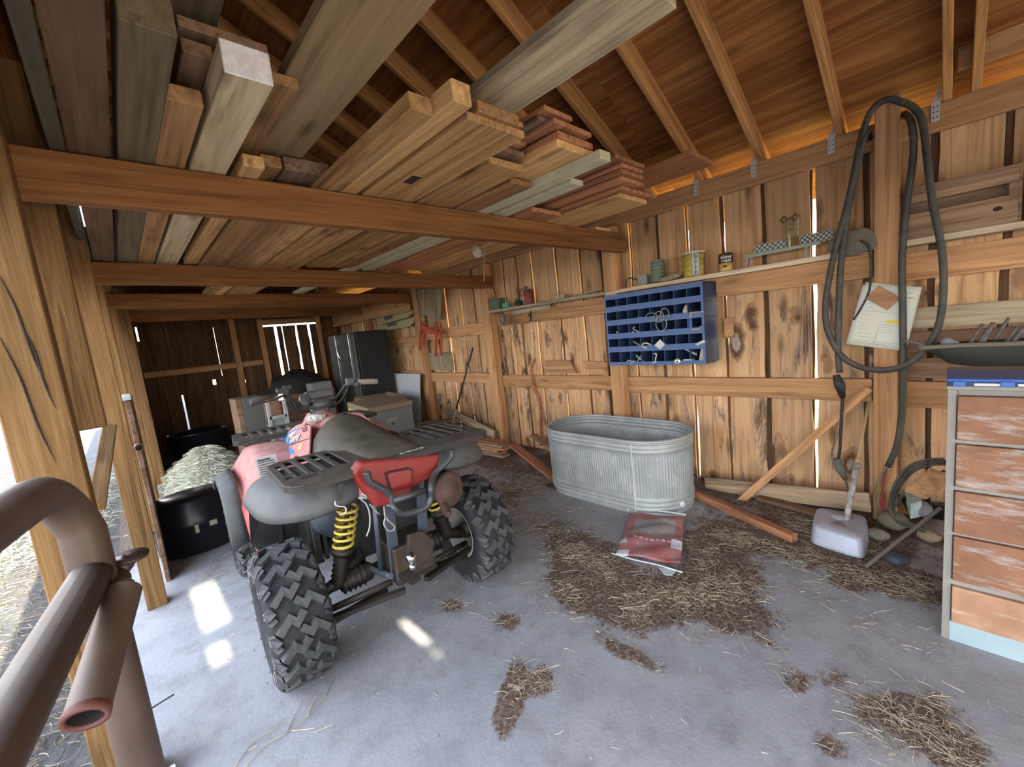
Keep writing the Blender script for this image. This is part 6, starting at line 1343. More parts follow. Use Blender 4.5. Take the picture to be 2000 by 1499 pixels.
# ------------------------------------------------------------------ right of the post
bxr = empty('wooden_crate', (3.66, -.05, ZS), 'old brown wooden crate with a long slot on the right shelf', 'crate'); bo_ = Vector(bxr.location)
W_CR = wood('old_crate_wood', (.30, .19, .115), (.17, .10, .06), axis='y', knots=.5, grey=.3, grey_c=(.25, .2, .15))
yl, yr = .20, wx(1990, 380, 3.62).y
for (za, zb, nm) in ((.215, .305, 'upper_slat'), (.0, .150, 'lower_slat')):
    mb = MB(); mb.mm((3.615, yr, ZS+za), (3.632, yl, ZS+zb)); 
    for i, v in enumerate(mb.v): mb.v[i] = v-bo_
    mb.build(nm, W_CR, bxr, origin=ORI, bevel=.002)
mb = MB(); mb.mm((3.69, yr, ZS), (3.70, yl, ZS+.30)); mb.mm((3.615, yr-.012, ZS), (3.70, yr, ZS+.31)); mb.mm((3.6145, yr+.0, ZS+.14), (3.6155, yr+.035, ZS+.22))
for i, v in enumerate(mb.v): mb.v[i] = v-bo_
mb.build('crate_back', W_CR, bxr, origin=ORI)
mb = MB(); mb.lathe([(0, 0), (.012, 0)], c=Vector((3.6145, wx(1950, 378, 3.61).y, ZS+.09))-bo_, axis=(-1, 0, 0), n=12, sx=1.5); mb.build('knot_hole', M_DARKHOLE, bxr, origin=ORI)
mb = MB(); mb.mm((3.60, yr-.35, ZS), (3.71, yr-.03, ZS+.33)); tag(mb.build('dark_case', mat('dim_blue_grey_case', (.07, .075, .085), .6), bevel=.01), 'dim blue-grey case at the photo\'s right edge on the shelf', 'case')
for i, (v0, v1, lb_) in enumerate(((596, 640, 'upper dark grey board fixed across the wall above the trough'), (645, 690, 'middle dark grey board fixed across the wall above the trough'), (700, 742, 'lower dark grey board fixed across the wall behind the trough'))):
    za, zb = wx(1850, v0, 3.60).z, wx(1850, v1, 3.60).z
    T('grey_wall_board', (3.64, .205, (za+zb)/2), (3.64, -1.7, (za+zb)/2), za-zb-.004, .02, W_DARK if i else W_GREY, lb_, 'board', up=(1, 0, 0), group='dark boards right of the hose post')
# hay-bag trough with junk
p0 = wx(1805, 692, 3.42); tg = empty('hanging_trough', (3.47, p0.y-.5, 1.08), 'dusty dark trough of scrap behind the painted cabinet', 'trough'); to_ = Vector(tg.location)
mb = MB(); P = []
for i in range(10):
    t = i/9; y = p0.y-.95*t; dpt = .13*min(1, (t+.03)*6)
    P.append([Vector((3.60, y, 1.20+.03*t))-to_, Vector((3.58, y, 1.20-dpt*.8))-to_, Vector((3.50, y, 1.20-dpt))-to_, Vector((3.43, y, 1.20-dpt*.7))-to_, Vector((3.37, y, 1.195+.03*t))-to_])
mb.grid(P); mb.build('trough_shell', mat('blackish_trough', (.035, .045, .04), .8, noise=(.06, .065, .055), nscale=8), tg, origin=ORI, solid=.006)
mb = MB(); mb.tube(curve_pts([Vector((3.365, p0.y+.02-.98*k/6, 1.198+.03*k/6+.003*math.sin(k*2)))-to_ for k in range(7)], 5), .013, 8); mb.tube(curve_pts([Vector((3.365, p0.y-.01, 1.20))-to_, Vector((3.40, p0.y+.03, 1.225))-to_, Vector((3.44, p0.y+.09, 1.24))-to_], 4), .008, 6); mb.build('rope_rim', mat('grey_brown_rope', (.22, .19, .14), .9), tg, origin=ORI)
rnd = random.Random(21)
for k, (u, v, s_) in enumerate(((1850, 668, .035), (1862, 672, .03), (1905, 655, .03), (1920, 662, .045), (1955, 645, .03), (1932, 650, .04), (1975, 655, .03), (1990, 650, .04))):
    q = wx(u, v, 3.44); mb = MB()
    if k in (0, 1): mb.sphere(q, s_*.8, 10, 1, 1.1, .9)
    else: mb.tube([q+Vector((0, .02, -.05)), q+Vector((0, -.03+.02*rnd.random(), .04+.03*rnd.random()))], [s_*.6, s_*.45], 8, squash=.5)
    tag(mb.build('scrap_piece', (mat('dusty_blue_grey_scrap', (.26, .28, .30), .8) if k < 2 else (mat('dusty_scrap_%d' % k, (.20+.04*(k % 3), .21, .19), .8, noise=(.12, .11, .10), nscale=20)))), ('pale crumpled lump at the trough\'s near end', 'second pale lump beside it in the trough', 'small upright scrap left of the bottle-like piece', 'tilted dusty scrap in the middle of the trough', 'greenish plate fragment standing in the trough', 'dark scrap between the plate fragments in the trough', 'leaning strip of scrap right of the greenish plate', 'scrap at the far right end of the trough')[k], 'scrap', 'scrap in the dusty trough')

# ------------------------------------------------------------------ painted drawer cabinet and blue tool case
cab = empty('drawer_cabinet', (2.72, -.40, 0), 'pale cabinet with five drawers of peeling brown paint', 'cabinet'); co = Vector(cab.location)
M_CABF = mat('pale_lilac_grey_paint', (.27, .25, .215), .6, noise=(.34, .315, .28), nscale=4, bump=.1)
M_CABT = mat('pale_blue_plinth', (.33, .44, .46), .55, noise=(.40, .50, .52), nscale=4)
def peel(name, c, c2, amt):
    m = bpy.data.materials.new(name); m.use_nodes = True; nt = m.node_tree; b = nt.nodes['Principled BSDF']; L = nt.links.new; b.inputs['Roughness'].default_value = .7
    tc = N(nt, 'ShaderNodeTexCoord'); mp = N(nt, 'ShaderNodeMapping'); mp.inputs['Scale'].default_value = (1, 1.6, 7); L(tc.outputs['Object'], mp.inputs['Vector'])
    oi = N(nt, 'ShaderNodeObjectInfo'); n1 = N(nt, 'ShaderNodeTexNoise', noise_dimensions='4D'); n1.inputs['Scale'].default_value = 3.2; n1.inputs['Detail'].default_value = 9; n1.inputs['Roughness'].default_value = .72; L(mp.outputs[0], n1.inputs['Vector'])
    mm = N(nt, 'ShaderNodeMath', operation='MULTIPLY'); mm.inputs[1].default_value = 40; L(oi.outputs['Random'], mm.inputs[0]); L(mm.outputs[0], n1.inputs['W'])
    r = N(nt, 'ShaderNodeValToRGB'); e = r.color_ramp.elements; e[0].position = amt-.05; e[0].color = (*c, 1); e[1].position = amt+.05; e[1].color = (*c2, 1); L(n1.outputs['Fac'], r.inputs[0])
    n2 = N(nt, 'ShaderNodeTexNoise'); n2.inputs['Scale'].default_value = 9; n2.inputs['Detail'].default_value = 6; L(tc.outputs['Object'], n2.inputs['Vector'])
    mx = N(nt, 'ShaderNodeMix', data_type='RGBA', blend_type='MULTIPLY'); mx.inputs[0].default_value = .8; L(r.outputs[0], mx.inputs[6]); r2 = N(nt, 'ShaderNodeValToRGB'); r2.color_ramp.elements[0].position = .3; r2.color_ramp.elements[0].color = (.6, .55, .5, 1); r2.color_ramp.elements[1].position = .65; r2.color_ramp.elements[1].color = (1, 1, 1, 1); L(n2.outputs['Fac'], r2.inputs[0]); L(r2.outputs[0], mx.inputs[7]); L(mx.outputs[2], b.inputs['Base Color'])
    bp = N(nt, 'ShaderNodeBump'); bp.inputs['Strength'].default_value = .4; bp.inputs['Distance'].default_value = .003; L(r.outputs['Color'], bp.inputs['Height']); L(bp.outputs[0], b.inputs['Normal'])
    return m
M_PEEL = peel('peeling_brown_paint', (.26, .12, .062), (.38, .325, .285), .555); M_PEEL2 = peel('bare_brown_drawer', (.42, .23, .13), (.50, .35, .24), .58)
def cpart(lo, hi, nm, m, **k):
    mb = MB(); mb.mm(lo, hi)
    for i, v in enumerate(mb.v): mb.v[i] = v-co
    return mb.build(nm, m, cab, origin=ORI, **k)
cpart((2.46, -.95, .0), (3.0, 0, 1.118), 'cabinet_carcass', M_CABF, bevel=.003); cpart((2.44, -.97, 1.118), (3.02, .005, 1.135), 'cabinet_top', M_CABF, bevel=.003)
cpart((2.44, -.024, 0), (2.46, 0, 1.118), 'face_frame', M_CABF); cpart((2.44, -.95, 0), (2.46, -.93, 1.118), 'face_frame', M_CABF)
zt5 = (1.095, .893, .690, .490, .262); zb5 = (.912, .710, .505, .290, .095)
for k in range(5): cpart((2.425, -.93, zb5[k]), (2.46, -.028, zt5[k]), 'drawer', M_PEEL2 if k == 4 else M_PEEL, bevel=.003)
for k in range(4): cpart((2.442, -.93, zt5[k+1]+.002), (2.46, -.024, zb5[k]-.002), 'frame_rail', M_CABF)
cpart((2.438, -.93, .0), (2.46, -.024, .090), 'plinth_board', M_CABT)
# blue tool case lying on top
tcse = empty('tool_case', (2.62, -.40, 1.137), 'flat blue plastic case with white trim on the cabinet', 'case'); co = Vector(tcse.location)
M_TB = mat('bright_blue_plastic', (.06, .15, .48), .45)
mb = MB(); mb.mm((-.20, -.45, .018), (.07, .405, .030)); mb.build('case_lid', M_TB, tcse, origin=ORI, bevel=.005)
mb = MB(); mb.mm((-.195, -.44, .0), (.065, .40, .018)); mb.build('case_base', mat('navy_plastic', (.03, .06, .16), .5), tcse, origin=ORI, bevel=.004)
mb = MB()
for (a, b) in ((.33, .26), (.22, .08), (.03, -.14), (-.18, -.4)): mb.mm((-.200, b, .002), (-.194, a, .013))
mb.build('white_trim', M_WHT, tcse, origin=ORI, bevel=.003)
for yy in (.37, .245): mb = MB(); mb.mm((-.206, yy-.018, .0), (-.19, yy+.018, .022)); mb.build('case_latch', M_TB, tcse, origin=ORI, bevel=.004)

# ------------------------------------------------------------------ brace, boards and scoop at the wall foot
T('diagonal_batten', wx(1441, 984, 3.44), wx(1698, 758, 3.62), .055, .022, W_FRAME, 'thin diagonal batten leaning from floor to wall rail', 'batten', up=(1, 0, 0))
T('kick_board', wx(1378, 947, 3.55), wx(1700, 982, 3.55)+Vector((0, 0, .0)), .135, .03, wood('grey_brown_kick', (.38, .27, .17), (.22, .15, .09), knots=.4, grey=.3), 'grey-brown board leaning along the foot of the wall', 'board', up=(1, 0, 0))
a, b = fl(1352, 962, .03), fl(1552, 1052, .03); T('floor_timber', a, b, .06, .055, W_RED, 'reddish timber lying on the straw beside the tank', 'timber')
a, b = fl(1480, 972, .02), fl(1600, 1004, .02); T('floor_timber', a, b, .08, .03, W_DARK, 'dark thin board lying behind the reddish timber', 'timber')
a, b = fl(1545, 968, .05), fl(1625, 982, .05); T('floor_timber', a, b, .06, .05, W_FRAME, 'short timber end behind the upturned scoop', 'timber')
sc = empty('scoop_shovel', fl(1640, 1085), 'upturned blue-grey scoop with a whitened handle by the post', 'shovel'); so2 = Vector(sc.location)
M_SC = mat('blue_grey_scoop_metal', (.52, .60, .74), .3, .2, dust=(.45, .36, .33), dust_amt=.5)
pts = [fl(1583, 1062), fl(1688, 1096), fl(1698, 1040), fl(1592, 1018)]
ctr = sum(pts, Vector())/4; P = []
for i, (f, z) in enumerate(((1.03, .0), (1.01, .02), (.95, .09), (.92, .108), (.86, .118), (.5, .120), (.02, .121))):
    row = []
    for k in range(28):
        a_ = 2*PI*k/28; ca, sa = math.cos(a_), math.sin(a_); s1 = abs(ca)**.3*(1 if ca > 0 else -1); s2 = abs(sa)**.3*(1 if sa > 0 else -1)
        u_, v_ = (s1+1)/2, (s2+1)/2; q = pts[3].lerp(pts[2], u_).lerp(pts[0].lerp(pts[1], u_), v_); q = ctr+(q-ctr)*f; row.append(Vector((q.x, q.y, z))-so2)
    P.append(row)
mb = MB(); mb.grid(P, True, False, True); mb.build('scoop_pan', M_SC, sc, origin=ORI, solid=.003)
mb = MB(); a = fl(1652, 1022, .10)-so2; b = wx(1674, 905, 3.35)-so2; mb.tube([a, b], .017, 12); hd = mb.build('whitened_handle', mat('flaking_white_handle', (.62, .60, .58), .6, noise=(.2, .16, .13), nscale=25), sc, origin=ORI)
mb = MB(); c_ = wx(1697, 785, 3.56)-so2; mb.tube([b, b.lerp(c_, .08)], .015, 10); mb.tube([b, c_], .0085, 10); mb.build('thin_rod', mat('ochre_rod', (.5, .34, .14), .6), sc, origin=ORI)

# ------------------------------------------------------------------ junk heap between post and cabinet
cj = empty('coiled_hose', wx(1790, 960, 3.2), 'coil of dark hose standing by the cabinet', 'hose'); jo_ = Vector(cj.location)
mb = MB()
for k in range(3): mb.tube(curve_pts([wx(u+4*k, v+5*k, 3.22+.02*k)-jo_ for u, v in ((1845, 897), (1810, 899), (1775, 912), (1748, 945), (1738, 985), (1745, 1010), (1775, 1022), (1800, 1030))], 6), .0075, 8)
mb.build('hose_coils', M_HOSE, cj, origin=ORI)
mb = MB(); mb.tube([wx(1845, 920, 3.15)-jo_, wx(1765, 960, 3.15)-jo_, wx(1752, 990, 3.15)-jo_], .008, 8); mb.build('hose_tail', M_HOSE, cj, origin=ORI)
def junk(pix, z, th, m, nm, label, cat, grp='junk heap by the cabinet'):
    P = [fl(u, v, z) for u, v in pix]; mb = MB(); mb.prism([(p.x, p.y) for p in P], (0, 0, z), (1, 0, 0), (0, 1, 0), (0, 0, th)); return tag(mb.build(nm, m, bevel=.004), label, cat, grp)
a, b = fl(1690, 1108, .02), wx(1838, 992, 3.0); T('iron_bar', a, b, .017, .017, mat('grey_brown_iron', (.15, .12, .10), .8), 'rusty grey iron bar leaning over the junk to the cabinet', 'bar')
p = wx(1808, 950, 3.05); mb = MB(); mb.bar(wx(1788, 965, 3.1), wx(1840, 925, 3.0), .10, .025, up=(1, .3, 0)); tag(mb.build('wood_offcut', W_FRAME, bevel=.002), 'clean orange plank end sticking out of the junk heap', 'board')
junk(((1770, 985), (1795, 978), (1800, 1010), (1778, 1015)), .16, .10, mat('cyan_paper', (.28, .52, .50), .6, noise=(.7, .75, .72), nscale=14), 'cyan_packet', 'crumpled cyan and white packet in the junk heap', 'packet')
for k, (u, v, z, s_, m_, lb_) in enumerate(((1800, 1005, .16, .06, mat('grey_stone', (.26, .24, .25), .9), 'grey stone on top of the junk heap'), (1830, 1045, .02, .07, mat('brown_stone', (.20, .14, .12), .9), 'brown lump beside the cabinet foot'), (1745, 1030, .03, .075, mat('moss_stone', (.18, .16, .11), .95, noise=(.25, .22, .16), nscale=12), 'mossy stone at the foot of the hose post'), (1815, 1055, .0, .05, mat('tan_stone', (.42, .32, .22), .9), 'flat tan stone before the junk heap'), (1750, 1100, .0, .05, mat('blue_black_stone', (.06, .065, .08), .6), 'blue-black shard in front of the iron bar'), (1715, 1052, .0, .045, M_HAYB, 'dusty clod near the red wire ends'))):
    q = fl(u, v, z); mb = MB(); mb.sphere((q.x, q.y, z+s_*.6), s_, 10, 1.1, .9+.1*k, .75); o = mb.build('stone', m_); md = o.modifiers.new('d', 'DISPLACE'); tx_ = bpy.data.textures.new('lump', 'CLOUDS'); tx_.noise_scale = .05; md.texture = tx_; md.strength = .025; tag(o, lb_, 'stone', 'stones in the junk heap')
q = fl(1810, 1020, 0); mb = MB(); mb.lathe([(0, 0), (.12, 0), (.17, .13), (.18, .14), (.15, .14), (.11, .02), (0, .02)], n=24); o = mb.build('black_pan', M_BLK, origin=ORI); o.location = (q.x+.15, q.y, 0); tag(o, 'black pan full of scraps behind the iron bar', 'pan')

# ------------------------------------------------------------------ planks on the floor behind the quad
base_ = [fl(905, 890), fl(995, 905)]
for k in range(6):
    a = Vector((3.28+.01*k, 3.75+.06*(k % 3), .02+.028*k)); b = Vector((3.20+.02*(k % 2), 5.6, .02+.028*k)); T('floor_plank', a, b, .13, .024, W_RED if k % 2 else W_GREY, ('lowest', 'second', 'third', 'fourth', 'fifth', 'topmost')[k]+' plank of the low stack on the floor beyond the tank', 'plank', group='planks stacked on the floor')
T('floor_plank', fl(1000, 868, .18), fl(1085, 935, .05), .11, .025, W_RED, 'plank sliding down from the low stack towards the tank', 'plank', group='planks stacked on the floor')
T('floor_plank', fl(1040, 850, .20), fl(1110, 892, .08), .10, .025, W_DARK, 'dark plank beside the sliding one, near the tank', 'plank', group='planks stacked on the floor')
T('leaning_timber', wx(870, 800, 3.60), wx(966, 850, 3.52), .12, .035, W_GREY, 'grey timber with a whitened end sloping down to the wall post', 'timber', up=(1, 0, 0))
for k in range(3): T('low_plank', (3.0, 5.9-.10*k, .10+.10*k), (3.62, 5.2-.10*k, .12+.10*k), .10, .03, W_DARK, ('lowest', 'middle', 'upper')[k]+' dark plank of the pile between chest and wall', 'plank', group='dark planks by the chest')

# ------------------------------------------------------------------ red feed sack on the floor
def sackpt(s, t, z=0.0):
    A, B_, C_, D_ = fl(1232, 1004), fl(1338, 1018), fl(1330, 1110), fl(1203, 1088); return A.lerp(B_, s).lerp(D_.lerp(C_, s), t)+Vector((0, 0, z))
def sackz(s, t): return .012+.035*math.sin(PI*s)*math.sin(PI*t)+.012*math.sin(9*s+4*t)*math.sin(7*t)+.010*abs(math.sin(14*t+3*s))+(.03*s if t < .3 else .015*s)
sk = empty('feed_sack', sackpt(.5, .5), 'crumpled red and white paper feed sack lying before the tank', 'sack'); so3 = Vector(sk.location)
mb = MB(); n_ = 30; P = [[sackpt(i/n_, j/n_, sackz(i/n_, j/n_))-so3 for i in range(n_+1)] for j in range(n_+1)]; mb.grid(P)
M_SR = mat('red_sack_print', (.38, .04, .04), .4, noise=(.46, .15, .15), nscale=14, dust=(.35, .28, .27), dust_amt=.4); M_SW = mat('white_sack_paper', (.68, .70, .72), .6); M_SG = mat('grey_brown_photo_print', (.26, .21, .20), .6, noise=(.40, .36, .35), nscale=10)
o = mb.build('sack_body', [M_SR, M_SW, M_SG], sk, origin=ORI, solid=.004)
for f in o.data.polygons:
    if f.index < n_*n_:
        j, i = divmod(f.index, n_); s, t = i/n_, j/n_
        if t < .04 or t > .97 or (s < .10+.08*(t-.7) and .66 < t < .80) or (s < .18 and t > .88) or (s > .82 and .60 < t < .80): f.material_index = 1
        elif .14 < s < .84 and .22 < t < .60: f.material_index = 2
mb = MB(); mb.lathe([(.055, 0), (.085, .002), (.10, 0)], n=30, sx=1, sy=.6)
for i, v in enumerate(mb.v): q = sackpt(.34, .50); mb.v[i] = Vector((v.y*1.2+q.x-so3.x, v.z*.8+q.y-so3.y, sackz(.34, .50)+.010)) 
mb.build('printed_ring', mat('brown_ring_print', (.20, .09, .07), .6), sk, origin=ORI)
mb = MB(); 
for k in range(7): a = sackpt(.24+.09*k, .70+.02*math.sin(k), sackz(.24+.09*k, .70)+.010)-so3; mb.bar(a, a+(sackpt(.29+.09*k, .72)-sackpt(.24+.09*k, .70)), .022 if k % 2 else .012, .001)
mb.build('worn_lettering', M_SW, sk, origin=ORI)
mb = MB(); mb.tube(curve_pts([sackpt(-.05, .0, .02)-so3, sackpt(-.03, -.03, .04)-so3, sackpt(.3, -.02, .045)-so3, sackpt(.7, -.015, .05)-so3, sackpt(1.02, .0, .05)-so3], 6), .007, 6, squash=.5); mb.tube(curve_pts([sackpt(-.08, .98, .012)-so3, sackpt(.3, 1.03, .014)-so3, sackpt(.7, 1.06, .016)-so3, sackpt(1.03, 1.12, .02)-so3], 6), .005, 6); mb.build('folded_hem', M_SW, sk, origin=ORI)
mb = MB(); mb.prism([(p.x, p.y) for p in (fl(1285, 1112), fl(1322, 1118), fl(1312, 1128), fl(1298, 1127))], (0, 0, .010), (1, 0, 0), (0, 1, 0), (0, 0, .004)); tag(mb.build('torn_scrap', mat('pale_cyan_paper', (.55, .68, .68), .6)), 'pale cyan torn corner sticking out under the sack', 'paper')

# ------------------------------------------------------------------ rusty pipe gate, swung open beside the camera
M_GP = mat('rust_brown_pipe_paint', (.085, .05, .038), .38, .2, dust=(.30, .25, .20), dust_amt=.45, noise=(.13, .08, .062), nscale=6)
gx, gy = -.083, .948; gt = empty('pipe_gate', (gx, gy, 0), 'rusty brown steel pipe gate standing open at the left', 'gate'); go = Vector(gt.location)
def gp(pts, r_, nm, n=16, caps=True, m=M_GP):
    mb = MB(); mb.tube([Vector(p)-go for p in pts], r_, n, caps=caps); return mb.build(nm, m, gt, origin=ORI)
bend = [(gx, gy, .12), (gx, gy, 1.20), (gx, gy, 1.305)]+[(gx-.004*k, gy-.085*(1-math.cos(PI/2*k/8))+.0, 1.305+.085*math.sin(PI/2*k/8)) for k in range(1, 9)]
e_ = Vector(bend[-1]); bend += [tuple(e_+Vector((-.035, -.18, 0))), tuple(e_+Vector((-.14, -.9, -.0))), tuple(e_+Vector((-.42, -2.6, 0)))]
gp(bend, .0285, 'frame_pipe')
gp([(gx, gy, 1.235), (gx-.065, gy-.45, 1.225), (gx-.38, gy-2.65, 1.21)], .0265, 'upper_rail')
gp([(gx, gy, .30), (gx-.38, gy-2.65, .30)], .0265, 'lower_rail')
a, b = Vector((gx+.030, gy-.055, 1.222)), Vector((gx+.012, gy-.40, 1.150)); pa = wy(222, 1150, gy-.05); pb = fl(166, 1405, 1.135)
sl0 = Vector((-.052, .90, 1.205)); sl1 = fl(168, 1400, 1.125); dd = (sl1-sl0)
gp([sl0, sl1], .0235, 'latch_sleeve', 20, False); gp([sl1-dd*.001, sl0], .0185, 'sleeve_bore', 20, False, M_DARKHOLE)
mb = MB(); x_, y_, z_ = frame_of(dd); mb.lathe([(.0185, 0), (.0185, .004), (.0245, .004), (.0245, -.004), (.0235, -.008)], c=sl1-go, axis=dd, n=24); mb.build('sleeve_lip', mat('rusty_red_lip', (.14, .05, .04), .6), gt, origin=ORI)
t_ = fl(255, 1087, 1.235); s_ = fl(228, 1128, 1.21)
mb = MB(); mb.tube([t_-go, s_-go], .012, 12); mb.lathe([(0, -.003), (.024, -.003), (.025, .002), (0, .004)], c=t_-go, axis=(.05, -.1, 1), n=20); mb.build('latch_pin', mat('dark_worn_pin', (.10, .07, .06), .4, .4), gt, origin=ORI)
gp([s_+Vector((.0, 0, 0)), (gx+.01, gy-.02, 1.20), sl0], .020, 'weld_lug')
# a hinge tube seen end-on in the stall board behind
hp = wy(272, 875, 3.84); mb = MB(); mb.lathe([(.020, 0), (.026, 0), (.026, .07), (.020, .07), (.020, 0)], c=hp, axis=(-.0, 1, 0), n=20); tag(mb.build('pipe_stub', M_GP), 'short pipe end sticking out of the stall board', 'pipe')
sb = T('stall_board', (.012, 3.90, .66), (.035, 4.75, .66), 1.38, .03, W_DARK, 'dark stall panel seen edge-on behind the knotty post', 'panel', up=(1, 0, 0))
T('corner_cap', (-.01, 3.88, 1.37), (-.01, 4.3, 1.37), .09, .03, mat('grey_zinc_cap', (.55, .56, .58), .6), 'bright zinc cap on the stall panel\'s corner', 'cap', up=(0, 0, 1))
# foot bracket at the cracked post and nail
p = fl(305, 1345); mb = MB(); mb.mm((-.137, 1.985, .0), (-.131, 2.15, .09)); mb.mm((-.137, 1.980, .0), (-.09, 1.986, .07)); tag(mb.build('post_anchor', M_GALV), 'galvanised angle anchor at the cracked post foot', 'bracket')
p = wy(296, 1238, 2.02); mb = MB(); mb.tube([Vector((-.14, 2.02, .30)), Vector((-.05, 1.98, .335))], .003, 6); tag(mb.build('nail', M_DKST), 'bent nail sticking out of the cracked post', 'nail')
# left wall beyond the stall: dark vertical boards
plank = random.Random(8); mb = MB(); y = 7.4
while y < 9.4:
    ye = min(9.5, y+.24); x_ = .02+(y-4.5)*.045; mb.add([(x_-.09, y, 0), (x_-.06, y, 0), (x_-.06, y, 2.62), (x_-.09, y, 2.62), (x_-.08, ye-.006, 0), (x_-.05, ye-.006, 0), (x_-.05, ye-.006, 2.62), (x_-.08, ye-.006, 2.62)], [(0, 1, 2, 3), (7, 6, 5, 4), (0, 4, 5, 1), (1, 5, 6, 2), (2, 6, 7, 3), (3, 7, 4, 0)]); y = ye
tag(mb.build('wall_left', W_BACK, origin=(0, 7.4, 0)), 'dark plank wall closing the left side of the far bay', 'wall', kind='structure')

# ------------------------------------------------------------------ straw
M_STR = wood('dry_straw', (.42, .36, .25), (.22, .17, .11), (.60, .55, .42), island=True, knots=0, vary=.5, grain=.3)
M_STR2 = wood('brown_old_straw', (.26, .19, .125), (.14, .09, .06), (.40, .32, .22), island=True, knots=0, vary=.5, grain=.3)
def strand(mb, x, y, z, ln, ang, r_, curl, rnd, lift=0.0):
    n = 3; pts = []; a = ang
    for k in range(n+1): pts.append((x, y, z+lift*math.sin(PI*k/n)+r_)); x += math.cos(a)*ln/n; y += math.sin(a)*ln/n; a += curl*rnd.uniform(-1, 1)
    vs = []; 
    for k, p in enumerate(pts):
        nx, ny = -math.sin(ang), math.cos(ang); rr = r_*(1 if k < n else .5)
        vs += [(p[0]+nx*rr, p[1]+ny*rr, p[2]-rr*.6), (p[0]-nx*rr, p[1]-ny*rr, p[2]-rr*.6), (p[0], p[1], p[2]+rr)]
    fs = []
    for k in range(n):
        for j in range(3): fs.append((k*3+j, k*3+(j+1) % 3, (k+1)*3+(j+1) % 3, (k+1)*3+j))
    mb.add(vs, fs, False)
rnd = random.Random(31)
tot = sum(c[2]*c[3]*c[5] for c in CLUST)
for nm, m_, cnt, lab in (('straw_litter', M_STR, 8000, 'pale loose straw scattered over the concrete floor'), ('straw_chaff', M_STR2, 17000, 'short brown chaff in drifts on the concrete floor')):
    mb = MB()
    for c in CLUST:
        k_ = int(cnt*c[2]*c[3]*c[5]/tot)
        for _ in range(k_):
            rr = math.sqrt(-math.log(max(1e-6, rnd.random())))*.72; aa = rnd.uniform(0, 2*PI); ux, uy = rr*math.cos(aa)*c[2], rr*math.sin(aa)*c[3]
            x = c[0]+ux*math.cos(c[4])-uy*math.sin(c[4]); y = c[1]+ux*math.sin(c[4])+uy*math.cos(c[4])
            if noise.fractal(Vector((x*4.2, y*4.2, 3.1)), 1.0, 2.0, 4) < (-.06 if rr < .5 else .02)+(.10 if rr > .9 else 0) and rnd.random() < .9: continue
            if x > 3.6 or (2.8 < x < 3.4 and 1.5 < y < 2.65) or x < -.05: continue
            if nm == 'straw_litter': strand(mb, x, y, .002+.012*rnd.random(), rnd.uniform(.02, .085)*(1.6 if rnd.random() < .06 else 1), rnd.gauss(.6, .9), rnd.uniform(.0004, .0009), .45, rnd, rnd.uniform(0, .004))
            else: strand(mb, x, y, .001+.008*rnd.random(), rnd.uniform(.008, .03), rnd.uniform(0, 2*PI), rnd.uniform(.0006, .0014), .5, rnd)
    for _ in range(260):
        x, y = rnd.uniform(.1, 3.3), rnd.uniform(.2, 3.4); strand(mb, x, y, .001, rnd.uniform(.004, .016) if nm == 'straw_chaff' else rnd.uniform(.01, .04), rnd.uniform(0, 2*PI), rnd.uniform(.0008, .0018), .5, rnd)
    tag(mb.build(nm, m_, origin=ORI), lab, 'straw', kind='stuff')
mb = MB()
for _ in range(5200):
    t = rnd.random(); aa = rnd.uniform(0, 2*PI); x = .60+math.cos(aa)*.45*(1-t); y = 6.3+math.sin(aa)*1.28*(1-t); strand(mb, x, y, .50*t**.75+rnd.uniform(.0, .03), rnd.uniform(.06, .16), rnd.uniform(0, 2*PI), .0022, .7, rnd, .02)
tag(mb.build('hay_strands', wood('grey_green_hay', (.50, .49, .36), (.26, .25, .17), (.66, .66, .52), island=True, knots=0, vary=.5, grain=.3), origin=ORI), 'loose hay stalks on the heap by the front rack', 'hay', kind='stuff')
mb = MB()
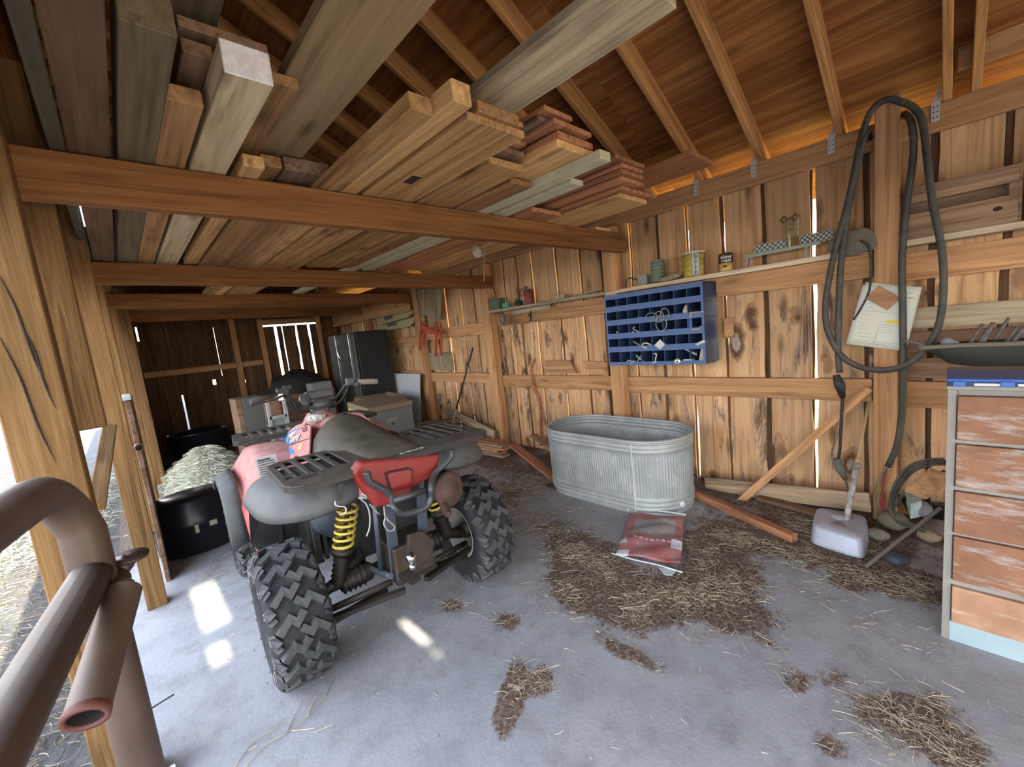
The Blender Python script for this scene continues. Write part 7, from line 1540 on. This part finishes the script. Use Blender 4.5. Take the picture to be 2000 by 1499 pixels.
for _ in range(7000):
    y = rnd.uniform(1.6, 9)**1.0; x = -.35-rnd.random()*(.6+y*.25); strand(mb, x, y, -.02+rnd.uniform(.0, .02), rnd.uniform(.03, .12), rnd.uniform(0, 2*PI), .0016, .5, rnd, .006)
tag(mb.build('yard_straw', M_STR2, origin=ORI), 'trodden straw strewn over the yard outside the posts', 'straw', kind='stuff')
mb = MB()
for _ in range(2600):
    y = rnd.uniform(5.2, 8.5); x = -.3-rnd.random()*1.4; strand(mb, x, y, rnd.uniform(.0, .30)*max(0, 1-abs(x+.9)), rnd.uniform(.06, .16), rnd.uniform(0, 2*PI), .002, .6, rnd, .02)
tag(mb.build('yard_hay', bpy.data.materials['grey_green_hay'], origin=ORI), 'pale hay drift outside beyond the cracked post', 'hay', kind='stuff')
# dry twig in the foreground and longer stalks
def twig(paths, nm, label, r_=.0022, m=M_STR):
    mb = MB()
    for pa in paths: pts = curve_pts([fl(u, v, .006) for u, v in pa], 5); mb.tube(pts, [r_*(1-.6*i/len(pts)) for i in range(len(pts))], 5)
    return tag(mb.build(nm, m), label, 'twig')
twig((((478, 1499), (520, 1455), (560, 1432), (600, 1400), (640, 1360), (698, 1325)), ((458, 1499), (495, 1450), (535, 1425), (553, 1405)), ((560, 1432), (575, 1400), (592, 1368)), ((570, 1428), (600, 1425), (618, 1422)), ((600, 1400), (612, 1370), (624, 1352)), ((636, 1362), (644, 1340), (655, 1323)), ((612, 1432), (640, 1420), (650, 1417))), 'dry_twig', 'branching dry twig in the foreground near the tyre')
twig((((1390, 1092), (1405, 1150), (1425, 1205), (1458, 1272)), ((1405, 1150), (1370, 1105), (1362, 1095))), 'dry_twig', 'long straight straw stalk below the red sack', .0018)
twig((((1545, 1108), (1580, 1116), (1620, 1135), (1690, 1172)),), 'dry_twig', 'pale forked stalk on bare floor before the scoop', .002)
twig((((1715, 1382), (1780, 1420), (1860, 1480), (1900, 1499)), ((1735, 1380), (1800, 1415), (1880, 1450))), 'dry_twig', 'long stalks in the bottom right straw drift', .0022)
twig((((915, 1196), (935, 1201), (958, 1212)),), 'dry_twig', 'short pale stalk right of the near tyre', .0018)
